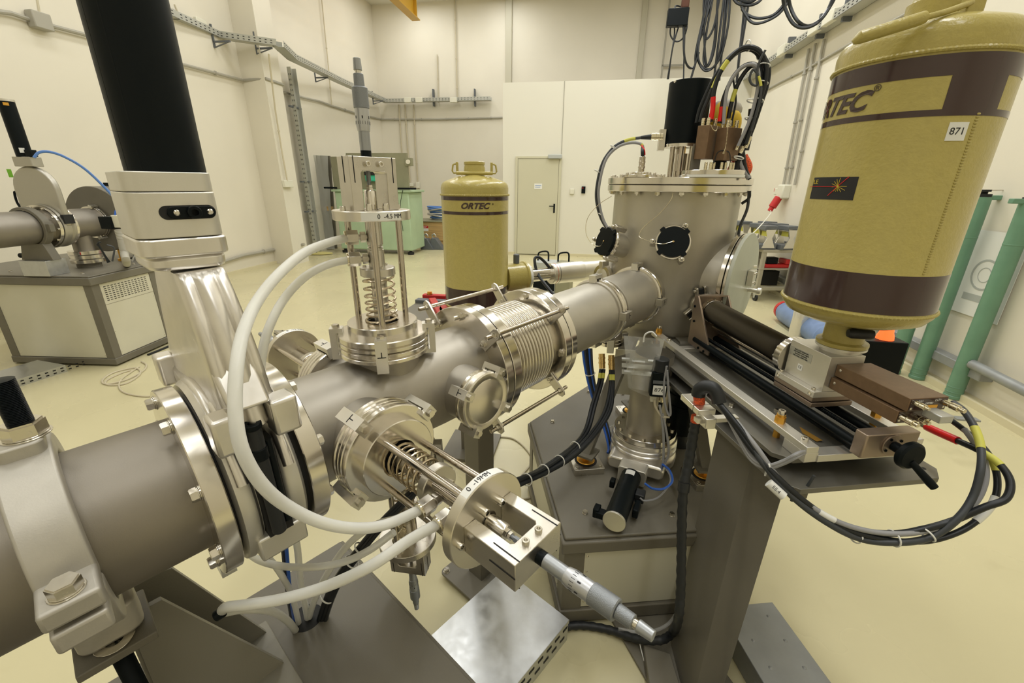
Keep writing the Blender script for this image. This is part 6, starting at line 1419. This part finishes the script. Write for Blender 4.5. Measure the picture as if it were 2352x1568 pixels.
tag(part('long_cable_tie', G().tube([pz(1466, 1450, .055), pz(1470, 1480, .03), pz(1482, 1528, .006)], .0018, 5, sm=4), M_tie, None, at=pz(1466, 1450, .055)), 'long white cable tie tail on the floor below the micrometer tip', 'cable tie')
# ================================================================ FAR LEFT BEAM LINE (on the left cabinet)
LP = V3((-3.80, 3.40, 1.15)); LU = V3((.035, 1, 0)).normalized(); LWv = V3((LU.y, -LU.x, 0))
def LB(t, w_=0.0, v=0.0): return LP + LU * t + LWv * w_ + ZZ * v
LM = fr(LP, LU, ZZ)                               # z along, x up, y = LU x up = left?
ly = 1 if (LM.to_3x3() @ V3((0, 1, 0))).dot(LWv) > 0 else -1
o = thing('beam_pipe', 'matte steel beam pipe entering at the left edge towards the far cabinet', 'pipe', LB(-.4))
part('pipe', G().cyl(.126, -1.2, .14, LM, n=64), M_blastd, o)
lcl = thing('pipe_clamp', 'grey ring clamp on an aluminium block on the far left cabinet', 'clamp', LB(.07, 0, -.37))
part('clamp_ring', G().ring(.132, .155, .03, .085, LM, n=72, c=.003), M_cab, lcl)
part('saddle', G().prism([(-.13, -.37 + .12), (.13, -.37 + .12), (.09, -.12), (-.09, -.12)], -.035, .035, fr(LB(.06), LWv, LWv) if False else Matrix(((LWv.x, 0, LU.x, LB(.06).x), (LWv.y, 0, LU.y, LB(.06).y), (0, 1, 0, LP.z), (0, 0, 0, 1)))), M_cab, lcl, bev=.003)
part('aluminium_block', G().box(-.11, .11, -.08, .08, -.37, -.25, fr(LB(.06), ZZ, LWv)), M_galv, lcl, bev=.002)
part('black_knob', G().cyl(.02, 0, .05, fr(LB(.06, -.12, -.22), -LWv), n=16), M_black, lcl)
part('lock_block', G().box(-.03, .03, -.02, .02, -.03, .03, fr(LB(.06, .15, .0), ZZ, LWv)), M_cab, lcl, bev=.002)
lg_ = thing('gate_valve', 'far gate valve with rounded flat housing and slim black cylinder at left', 'valve', LB(.22, 0, -.15))
part('front_flange', G().ring(.12, .165, .13, .155, LM, n=80), M_mach, lg_)
bolts('hex_bolt', hexbolt(.009, .007), lg_, LM @ T(0, 0, .13) @ RYm(PI), .15, 10, a0=.2)
part('body_ring', G().lathe([(.12, .16), (.17, .16), (.172, .18), (.162, .19), (.162, .23), (.172, .24), (.17, .26), (.12, .26)], LM, n=80, close=True), M_alus, lg_)
pl_ = [(.0, -.165), (.05, -.172)] + [(.28 + .172 * math.sin(a), -.172 * math.cos(a)) for a in [PI / 14 * i for i in range(15)]] + [(.05, .172), (.0, .165)]
part('slide_housing', G().prism(pl_, .185, .235, LM), M_alus, lg_, bev=.012, seg=3)
part('rear_flange', G().ring(.12, .165, .262, .285, LM, n=80), M_mach, lg_)
part('black_slot', G().box(-.04, .03, -.012, .012, .17, .25, LM @ T(.06, .168 * ly, 0)), M_slot, lg_)
bm_ = fr(LB(.21, 0, 0), ZZ, LU)
part('bonnet_block', G().prism(rrect(.09, .15, .01), .45, .52, bm_), M_alus, lg_, bev=.003)
cyf = fr(LB(.21, -.01, 0), ZZ, LU)
lc_ = part('pneumatic_cylinder', G().cyl(.048, .52, .90, cyf, n=40), M_black, lg_)
part('end_cap', G().cyl(.050, .90, .915, cyf, n=40), M_alu, lc_)
part('white_label', G().cbox(.035, .03, .002, fr(cyf @ V3((.0, 0, .565)) + V3((.033, -.036, 0)), V3((.7, -.75, 0)), ZZ)), M_white, lc_)
part('yellow_label', G().cbox(.02, .03, .002, fr(cyf @ V3((.0, 0, .88)) + V3((.033, -.036, 0)), V3((.7, -.75, 0)), ZZ)), M_gold, lc_)
part('valve_terminal', G().cbox(.05, .05, .05, T(*LB(.19, .07, .545))), M_black, lg_, bev=.004)
part('green_tag', G().cbox(.004, .03, .06, T(*LB(.2, -.17, .40))), mat('green_tag', (.20, .50, .03), .5), lg_)
part('black_lead', G().tube([LB(.2, -.17, .10), LB(.2, -.20, .18), LB(.2, -.19, .26), LB(.2, -.165, .24), LB(.2, -.175, .15)], .008, 6, sm=5), M_black, lg_)
lt_ = thing('tee_piece', 'matte steel tee pipe with a clamped joint before the big grey disc', 'pipe', LB(.45, 0, -.3))
part('tube', G().cyl(.122, .27, .60, LM, n=64), M_blastd, lt_)
part('down_port', G().cyl(.07, .0, .23, fr(LB(.42), -ZZ, LU), n=48), M_blastd, lt_)
for z in (.225, .262, .30): part('port_flange', G().ring(.06, .115, z, z + .03, fr(LB(.42), -ZZ, LU), n=64), M_mach, lt_)
part('pump_inlet', G().cyl(.085, .33, .37, fr(LB(.42), -ZZ, LU), n=48), M_cab, lt_)
for z in (.565, .585): part('clamp_ring', G().ring(.12, .137, z, z + .013, LM, n=72), M_mach, lt_)
claw(LM @ T(0, 0, .555), .137, 0, .045, lt_, wd=.03, n=5, a0=.3)
part('red_handle', G().box(-.05, .03, -.012, .012, -.012, .012, fr(LB(.33, .03, -.24), ZZ, LWv)), M_redp, lt_, bev=.003)
ld = thing('round_chamber', 'large dark grey drum chamber at the end of the far left beam line', 'vacuum chamber', LB(.9, 0, -.3))
part('drum', G().cyl(.285, .62, 1.15, LM @ T(.02, 0, 0), n=96, c=.004), M_cab, ld)
part('drum_foot', G().cyl(.02, -.37, -.26, T(*LB(.75, .0, 0)), n=12).cyl(.035, -.37, -.35, T(*LB(.75, 0, 0)), n=16), M_gold, ld)
part('strut', G().tube([LB(.7, .14, -.37), LB(.75, .17, -.26)], .01, 6), M_galv, ld)
part('top_fitting', G().cbox(.14, .05, .03, T(*LB(.85, .03, .32))), M_black, ld)
lb_x = thing('gauge_box', 'small black gauge with cream plug beside the big grey drum', 'gauge', pd(262, 510, 4.5))
part('housing', G().cbox(.10, .07, .09, fr(pd(252, 511, 4.5), ZZ, RX)), M_black, lb_x, bev=.004)
part('cream_plug', G().cbox(.07, .06, .09, fr(pd(275, 508, 4.45), ZZ, RX)), M_socket, lb_x, bev=.004)
g = G(); Pp = smooth([pd(272, 528, 4.42), pd(279, 552, 4.40), pd(285, 580, 4.38), pd(290, 600, 4.36), pz(291, 608, .775)], 14)
g.tube(Pp, [.024 + .0022 * (i % 2) for i in range(len(Pp))], 14)
tag(part('ribbed_hose', g, M_cond, None, at=Pp[0]), 'beige ribbed hose dropping from the gauge into the far left cabinet', 'hose')
wire([pd(78, 362, 4.5), pd(90, 350, 4.5), pd(115, 349, 4.5), pd(150, 361, 4.5), pd(195, 388, 4.5), pd(240, 430, 4.5), pd(268, 462, 4.5), pd(282, 492, 4.5)], .0085, M_lblue, 'long light blue air line arching from the far valve to the gauge', 'air_line', 'cable')
wire([pd(264, 495, 4.45), pd(266, 484, 4.45), pd(275, 482, 4.45), pd(284, 492, 4.45)], .006, M_blue, 'short blue lead curling over the far gauge box', 'cable', 'cable')
for i, pts in enumerate(([(222, 560), (236, 578), (248, 603)], [(232, 556), (226, 560), (240, 585), (252, 602)], [(245, 562), (262, 570), (258, 600)])):
    wire([pd(x, y, 4.3) for x, y in pts], .006, M_cable if i != 2 else M_cabled, ('left', 'middle', 'right')[i] + ' of the thin cables entering the top of the far left cabinet', 'cable', 'cable')
cbx = thing('cable_tangle', 'tangle of black blue and orange cables on the far left cabinet top', 'cables', pz(320, 590, .79))
random.seed(9)
for i in range(9):
    a = pz(300 + 8 * i, 590 + random.randint(-4, 4), .80); b = a + V3((random.uniform(.1, .4), random.uniform(-.2, .3), random.uniform(.0, .05))); c = b + V3((random.uniform(-.1, .2), .1, -.02))
    part('cable', G().tube([a, a.lerp(b, .5) + ZZ * .03, b, c], .007, 6, sm=5), (M_cable, M_blue, M_orange)[i % 3], cbx)
# loose cable loop on the floor by the far left cabinet
def floor_loop(pts, r, m, lab, z=.006, nm='floor_cable'): return wire([pz(x, y, z) for x, y in pts], r, m, lab, nm, 'cable')
floor_loop([(325, 830), (336, 838), (328, 852), (290, 872), (245, 882), (236, 872), (262, 855), (310, 845), (322, 858), (290, 880), (250, 884), (244, 874), (275, 858), (300, 850)], .007, M_condw, 'loose cream cable coiled on the floor beside the far left cabinet')
floor_loop([(320, 842), (300, 855), (278, 872), (274, 890), (290, 903), (330, 910), (365, 908)], .006, M_condw, 'cream cable tail running from the coil towards the gate valve')
floor_loop([(340, 815), (365, 805), (400, 790), (430, 775)], .012, M_cable, 'black cable on the floor along the far left cabinet')
floor_loop([(1140, 1002), (1180, 1008), (1212, 1035), (1220, 1062), (1190, 1100), (1170, 1125)], .005, M_condw, 'thin cream cable curve on the floor left of the centre cabinet')
floor_loop([(1185, 1142), (1200, 1146), (1222, 1142)], .005, M_condw, 'short cream cable end touching the centre cabinet')
# ================================================================ HOSES of the feedthroughs
def pc(x, y, z): return EYE + ray(x, y) * (z / FL)
def tip(M, z, fa): return (M @ T(0, 0, z) @ RZ(fa) @ V3((.052, 0, 0)))
def tdir(M, fa): return (M.to_3x3() @ (RZ(fa).to_3x3() @ V3((1, 0, 0)))).normalized()
ft_a = aW2v(fitdir, Mtop)
T1, T2 = tip(Mtop, .232, ft_a), tip(Mtop, .187, ft_a); td = tdir(Mtop, ft_a)
fa2 = math.radians(92); F1, F2 = tip(Mfr, .187, fa2), tip(Mfr, .232, fa2); fd = tdir(Mfr, fa2)
def hose(pts, label, r=.0083, m=None): return wire(pts, r, m or M_hose, label, 'hose', 'hose', 14, 10)
def zof(p): return -(RW.transposed() @ (p - EYE)).z
zT1, zT2, zF1, zF2 = zof(T1), zof(T2), zof(F1), zof(F2)
hose([T1, pc(755, 557, zT1 - .05), pc(700, 580, zT1 - .12), pc(640, 630, zT1 - .20), pc(590, 693, .63), pc(558, 765, .575), pc(543, 850, .535), pc(541, 950, .52), pc(557, 1035, .52), pc(600, 1110, .54), pc(660, 1162, .57), pc(740, 1200, .60), pc(820, 1213, zF1 - .06), pc(890, 1203, zF1 - .02), F1], 'big white plastic hose looping in front of the gate valve down to the front feedthrough')
hose([T2, pc(755, 607, zT2 - .04), pc(700, 636, zT2 - .10), pc(650, 690, .79), pc(615, 760, .76), pc(600, 830, .76), pc(600, 900, .78), pc(620, 1000, .84), pc(650, 1120, .93), pc(680, 1240, 1.0), pc(690, 1330, 1.06), pc(703, 1400, 1.12), pc(712, 1450, 1.22)], 'white plastic hose passing behind the gate valve into the cabinet hole', .0078)
hose([F2, pc(940, 1240, zF2 - .01), pc(850, 1300, zF2 - .03), pc(750, 1346, .66), pc(650, 1375, .67), pc(570, 1388, .69), pc(520, 1394, .72), pc(515, 1404, .76), pc(560, 1398, .84), pc(620, 1402, .94), pc(660, 1425, 1.05), pc(688, 1460, 1.16)], 'white plastic hose sweeping low across the cabinet and back into its hole', .0085)
part_ = tag(part('hose_end_plug', G().cyl(.0095, 0, .012, fr(pc(512, 1404, .74), V3((-.9, -.3, -.5))), n=16), M_black, None, at=pc(512, 1404, .74)), 'small black cap under the hose bend at lower left', 'plug')
hose([pc(905, 1222, .92), pc(850, 1262, .93), pc(790, 1290, .94), pc(720, 1302, .95), pc(650, 1300, .96), pc(600, 1288, .98), pc(570, 1270, 1.0)], 'white plastic hose bowing under the cross from the lower feedthrough', .0078)
hose([pc(912, 1190, .95), pc(860, 1206, .98), pc(800, 1250, 1.0), pc(750, 1320, 1.05), pc(720, 1385, 1.10), pc(705, 1440, 1.2)], 'white plastic hose slanting from the lower feedthrough into the cabinet hole', .0078)
hose([pc(612, 1275, .98), pc(640, 1310, 1.0), pc(668, 1360, 1.05), pc(684, 1420, 1.12), pc(690, 1455, 1.2)], 'short white plastic hose dropping behind the blue air line', .007)
wire([pc(648, 1180, .95), pc(658, 1260, .98), pc(664, 1330, 1.03), pc(672, 1400, 1.1), pc(680, 1450, 1.2)], .0042, M_blue, 'blue air line dropping from the gate valve into the cabinet hole', 'air_line', 'cable')
wire([pc(640, 1180, .96), pc(650, 1260, .99), pc(658, 1340, 1.04), pc(668, 1410, 1.12), pc(674, 1450, 1.2)], .0045, M_cabled, 'dark grey air line beside the blue one at the cabinet hole', 'air_line', 'cable')
bb_ = thing('cable_bundle', 'black tied cable bundle rising from the cabinet hole towards the bellows', 'cable bundle', pz(735, 1420, .40))
for k in range(6):
    dx = (k % 3 - 1) * 8; dz = (k // 3) * .018
    part('cable', G().tube([pc(735 + dx, 1440, 1.17 + dz), pc(752 + dx, 1385, 1.10 + dz), pc(775 + dx, 1335, 1.06 + dz), pc(820 + dx, 1272, 1.02 + dz), pc(880 + dx, 1200, 1.02 + dz), pc(950 + dx, 1130, 1.05 + dz)], .0056, 8, sm=8), M_cable, bb_)
for x, y, z in ((742, 1370, 1.085), (822, 1260, 1.015), (800, 1290, 1.03)): part('cable_tie', G().ring(.018, .0205, -.0018, .0018, fr(pc(x + 8, y, z + .01), pc(x + 60, y - 70, z) - pc(x, y, z)), n=18), M_tie, bb_)
# ================================================================ small port with high-voltage connectors under the beam tube
Mhv = fr(B(1.562), -V, U)
hv = thing('connector_port', 'small clamped port under the beam tube with two gold coaxial connectors', 'port', Mhv @ V3((0, 0, .13)))
part('port_tube', G().cyl(.045, .09, .145, Mhv, n=40), M_blast, hv)
part('port_flange', G().ring(.03, .055, .145, .157, Mhv, n=56).cyl(.054, .16, .175, Mhv, n=56, c=.001), M_mach, hv)
for a in (.0, 2.1, 4.2): part('claw_clamp', G().box(-.012, .020, -.014, .014, .132, .190, Mhv @ RZ(a + .5) @ T(.060, 0, 0)), M_alu, hv, bev=.002)
hvp = []
for px, py in ((1382, 812), (1404, 815)):
    p = pc(px, py, 1.80); q = pc(px + 1, py + 34, 1.80)
    c = part('gold_connector', G().cyl(.013, 0, (q - p).length, fr(p, q - p), n=22, c=.001).ring(.012, .0145, .015, .022, fr(p, q - p), n=22).ring(.012, .0145, .034, .042, fr(p, q - p), n=22), M_brass, hv); hvp.append(q)
CBL = []
def hvc(x0, pts, r, lab):
    P = [pc(*p) for p in pts]; o = thing('high_voltage_cable', lab, 'cable', P[0]); mixed(P, r, o, [(.035, .085, M_yel, 'yellow_marker', .0005)], M_cable); return o
for k, (dx, lab) in enumerate(((0, 'left black cable with yellow marker from the gold connectors, left strand'), (7, 'left black cable with yellow marker from the gold connectors, right strand'))):
    hvc(0, [(1380 + dx, 848, 1.79), (1375 + dx, 880, 1.77), (1360 + dx, 930, 1.72), (1345 + dx, 985, 1.65), (1320 + dx, 1020, 1.57), (1285 + dx, 1048, 1.48), (1245 + dx, 1075, 1.40), (1205 + dx * .6, 1095, 1.32), (1150, 1112 + dx, 1.25), (1080, 1130 + dx, 1.18)], .0075, lab)
for k, (dx, lab) in enumerate(((0, 'right black cable with yellow marker from the gold connectors, left strand'), (7, 'right black cable with yellow marker from the gold connectors, right strand'), (12, 'rightmost black cable strand curving below the gold connectors'))):
    hvc(0, [(1402 + dx * .5, 850, 1.79), (1402 + dx * .5, 885, 1.77), (1392 + dx, 935, 1.72), (1372 + dx, 975, 1.66), (1338 + dx, 1018, 1.57), (1295 + dx, 1055, 1.48), (1250 + dx * .7, 1083, 1.40), (1208 + dx * .4, 1104, 1.32), (1150, 1124 + dx * .6, 1.25), (1080, 1142 + dx * .6, 1.18)], .0075, lab)
for x, y, z, l in ((1318, 1028, 1.545, 'upper'), (1282, 1060, 1.455, 'second'), (1246, 1082, 1.385, 'third'), (1206, 1103, 1.315, 'lowest')):
    tag(part('cable_tie', G().ring(.0185, .021, -.0016, .0016, fr(pc(x + 3, y - 2, z), pc(x + 30, y - 22, z + .07) - pc(x, y, z)), n=20), M_tie, None, at=pc(x, y, z)), l + ' white cable tie on the black cable bundle over the centre cabinet', 'cable tie')
bl3 = thing('cable_bundle', 'bundle of blue green and grey cables dropping behind the leaning chamber leg', 'cable bundle', pc(1345, 810, 1.95))
for k, (m) in enumerate((M_blue, M_cabled, M_cable, M_blue, M_cabled)):
    part('cable', G().tube([pc(1338 + 5 * k, 800, 1.95), pc(1345 + 4 * k, 850, 1.94), pc(1360 + 3 * k, 910, 1.92), pc(1385 + 2.5 * k, 975, 1.90), pc(1398 + 2 * k, 1025, 1.86), pc(1396 + 2 * k, 1040, 1.84)], .0058, 8, sm=6), m, bl3)
for x, y in ((1348, 858), (1396, 985)): part('cable_tie', G().ring(.02, .0225, -.002, .002, fr(pc(x + 8, y, 1.93), ZZ + V3((-.3, 0, 0))), n=16), M_tie, bl3)
# ================================================================ pump line: vertical tube, gate valve, cylinder, gauge, bag
vx = pz(1476, 1022, .46); vD = math.hypot(vx.x, vx.y)
vb = V3((vx.x, vx.y, .40)); Mp_ = T(vb.x, vb.y, 0)
PU = V3((pz(1410, 1200, .45) - V3((vx.x, vx.y, .45)))); PU.z = 0; PUL = PU.length; PU.normalize()
pl2 = thing('pump_tube', 'vertical matte steel pump tube with a big bolted flange above the silver valve', 'pipe', vb + ZZ * .53)
part('tube', G().lathe([(.078, .53), (.078, .60), (.074, .78), (.074, .885)], Mp_, n=64), M_blast, pl2)
part('bolted_flange', G().ring(.06, .125, .528, .552, Mp_, n=80), M_mach, pl2)
for i in range(12): inst('hex_bolt', hexbolt(.008, .007, False), pl2, Mp_ @ RZ(i * PI / 6 + .2) @ T(.107, 0, .552))
gv2 = thing('gate_valve', 'silver round gate valve lying on the centre cabinet with a horizontal black cylinder', 'valve', vb)
part('body', G().lathe([(0, .405), (.120, .405), (.134, .415), (.137, .440), (.132, .462), (.127, .470), (.133, .474), (.133, .484), (.126, .490), (.133, .494), (.133, .504), (.126, .509), (.132, .513), (.130, .527), (0, .527)], Mp_, n=96), M_cast, gv2)
Mh_ = fr(V3((vb.x, vb.y, .452)), PU, ZZ)       # z towards the cylinder, x up
part('neck_plate', G().prism(rrect(.055, .22, .02), .06, .165, Mh_), M_cast, gv2, bev=.008)
HL = PUL - .343 + .0
part('actuator_block', G().prism(rrect(.066, .104, .008), .165, .225, Mh_), M_aluc, gv2, bev=.002)
part('pneumatic_cylinder', G().cyl(.037, .225, PUL - .008, Mh_, n=48), M_black, gv2)
part('end_cap', G().cyl(.0385, PUL - .008, PUL, Mh_, n=48, c=.001), M_alu, gv2)
part('white_label', G().lathe([(.0371, .235), (.0376, .235), (.0376, .262), (.0371, .262)], Mh_, n=8, a0=-.4, a1=.5, close=True), M_white, gv2)
hl_ = Mh_.to_3x3() @ V3((0, 1, 0)); sl_ = 1 if hl_.x < 0 else -1
def hb_(x0, x1, y0, y1, z0, z1): return G().box(x0, x1, min(sl_ * y0, sl_ * y1), max(sl_ * y0, sl_ * y1), z0 + HL, z1 + HL, Mh_)
part('black_lever', hb_(-.012, .012, .03, .066, .310, .340), M_black, gv2, bev=.003)
part('lever_grip', hb_(-.018, .018, .055, .076, .300, .335), M_black, gv2, bev=.003)
part('solenoid', hb_(-.02, .015, -.036, -.068, .150, .19), M_rubber, gv2, bev=.003)
part('elbow_fitting', hb_(-.035, .0, -.042, -.062, .195, .255), M_black, gv2, bev=.004)
part('side_lug', hb_(-.015, .015, .046, .064, .13, .16), M_black, gv2, bev=.003)
sA = Mh_ @ V3((0, -sl_ * .06, .19 + HL))
zc2 = (RW.transposed() @ (sA - EYE)).z * -1
wire([pc(1481, 1110, zc2), pc(1500, 1122, zc2), pc(1525, 1122, zc2 + .02), pc(1544, 1105, zc2 + .05), pc(1538, 1080, zc2 + .1), pc(1522, 1066, zc2 + .15)], .0042, M_blue, 'blue air line looping on the centre cabinet beside the black cylinder', 'air_line', 'cable')
wire([pc(1470, 1143, zc2), pc(1482, 1150, zc2), pc(1510, 1143, zc2 + .02), pc(1534, 1118, zc2 + .05), pc(1540, 1095, zc2 + .08), pc(1525, 1068, zc2 + .15)], .0035, M_cableg, 'grey lead looping on the centre cabinet beside the blue air line', 'cable', 'cable')
def pv_(x, y, dD=0): return pd(x, y, vD - .10 + dD)
gg_ = thing('pressure_gauge', 'black upright pressure gauge with white 876 sticker beside the pump tube', 'gauge', pv_(1510, 905))
Mgg = fr(pv_(1509, 905), ZZ, RX); hgt = pv_(1509, 850).z - pv_(1509, 905).z
part('housing', G().prism(rrect(.062, .05, .008), 0, hgt, Mgg), M_black, gg_, bev=.002)
part('sensor_cap', G().cyl(.027, hgt, hgt + .05, Mgg, n=28, c=.003), M_rubber, gg_)
st8 = part('number_label', G().box(-.022, .024, -.0262, -.0255, .010, .048, Mgg), M_white, gg_)
Mt8 = Mgg @ T(.001, -.0264, .029) @ RXm(PI / 2); txt('876', .022, Mt8, M_ink, st8, 'printed_text', .0001, sx=1.1)
part('type_label', G().box(-.025, .028, -.0262, -.0255, .055, .068, Mgg), M_clampg, gg_)
part('grey_plug', G().cbox(.022, .02, .03, Mgg @ T(-.012, 0, -.015)), M_socket, gg_, bev=.002)
part('round_plug', G().cyl(.009, -.03, 0, Mgg @ T(.018, 0, 0), n=16), M_nickel, gg_); part('black_plug', G().cyl(.008, -.065, -.03, Mgg @ T(.018, 0, 0), n=16), M_black, gg_)
for pts, m, r, lab in (([(1503, 918), (1506, 935), (1520, 955), (1538, 958)], M_condw, .0045, 'cream lead curving from the gauge plug'),
                       ([(1515, 930), (1520, 960), (1524, 1000), (1524, 1050), (1522, 1065)], M_cableg, .0048, 'grey cable running down beside the silver valve'),
                       ([(1522, 950), (1532, 1000), (1536, 1040), (1526, 1065)], M_cableg, .0045, 'pale cable running down right of the grey one beside the valve'),
                       ([(1531, 840), (1525, 880), (1526, 920), (1534, 950), (1540, 948), (1536, 900), (1532, 850)], M_cableg, .0045, 'grey cable looped beside the 876 gauge')):
    wire([pv_(x, y, -.02) for x, y in pts], r, m, lab, 'cable', 'cable')
bgx = thing('plastic_bag', 'clear zip-lock plastic bag hanging over the pump tube left of the 876 gauge', 'bag', pv_(1470, 890, -.03))
def sheet_(corn, nx, ny, amp, dD, seed):
    random.seed(seed); vs = []; a, b, c, d = corn
    for j in range(ny + 1):
        for i in range(nx + 1):
            u, v = i / nx, j / ny; x = (a[0] * (1 - u) + b[0] * u) * (1 - v) + (d[0] * (1 - u) + c[0] * u) * v; y = (a[1] * (1 - u) + b[1] * u) * (1 - v) + (d[1] * (1 - u) + c[1] * u) * v
            vs.append(pd(x, y, vD - .10 + dD + amp * math.sin(u * 7 + seed) * math.cos(v * 5 + seed) + random.uniform(-.003, .003)))
    fs = [[j * (nx + 1) + i, j * (nx + 1) + i + 1, (j + 1) * (nx + 1) + i + 1, (j + 1) * (nx + 1) + i] for j in range(ny) for i in range(nx)]
    return G().add(vs, fs)
part('front_film', sheet_([(1432, 770), (1527, 778), (1496, 900), (1443, 890)], 14, 16, .010, -.01, 1), M_bag, bgx, ang=80)
part('rear_film', sheet_([(1432, 771), (1527, 779), (1490, 912), (1446, 893)], 14, 16, .010, .012, 4), M_bag, bgx, ang=80)
for y0, y1, s_ in ((820, 828, 1), (833, 843, 2), (848, 858, 3)):
    part('zip_strip', sheet_([(1428, y0), (1503 - s_ * 2, y0 + 6), (1501 - s_ * 2, y1 + 6), (1428, y1)], 12, 2, .004, -.016, s_), mat('milky_strip', (.62, .63, .60), .4, alpha=.8), bgx)
part('hanging_ring', G().tube([pv_(1478, 785, -.02), pv_(1482, 768, -.02), pv_(1497, 762, -.02), pv_(1508, 772, -.02)], .003, 8, sm=5), M_tie, bgx)
o = thing('cream_bracket', 'cream sheet bracket behind the bag below the beam tube', 'bracket', pc(1440, 870, 2.0)); part('sheet', G().box(-.07, .07, -.004, .004, -.10, .12, fr(pc(1445, 860, 1.95), ZZ, RX)), M_panel, o, bev=.001)
# black pump body behind the gauge
o = thing('vacuum_pump', 'black pump housing in the shadow between the pump tube and the table', 'pump', pd(1560, 980, 1.85))
pb_ = pd(1568, 960, 1.85); Mpb = T(pb_.x, pb_.y, 0)
part('housing', G().cyl(.075, .47, .78, Mpb, n=36, c=.006), M_black, o); part('base', G().cyl(.055, .40, .47, Mpb, n=28), M_rubber, o); part('ribs', G().ring(.07, .08, .6, .61, Mpb, n=36).ring(.07, .08, .65, .66, Mpb, n=36), M_black, o)
# bellows support post + its foot
sp_ = pd(1100, 1000, 1.32); o = thing('support_post', 'grey square post standing on the floor below the bellows', 'post', gnd(sp_))
Mpo = fr(gnd(sp_), ZZ, V3((U.x, U.y, 0)))
part('post', G().cbox(.075, .075, .80, Mpo @ T(0, 0, .42)), M_cab, o, bev=.003)
ff = part('foot_plate', G().prism(rrect(.24, .24, .02), .020, .030, Mpo), M_cab, o, bev=.001)
for x in (-.1, .1):
    for y in (-.1, .1): part('levelling_screw', G().cyl(.007, 0, .045, Mpo @ T(x, y, 0), n=12), M_bolt, ff); inst('hex_bolt', hexbolt(.012, .009), ff, Mpo @ T(x, y, .03))
part('saddle', G().box(-.05, .05, -.06, .06, .82, .845, Mpo), M_cab, o)
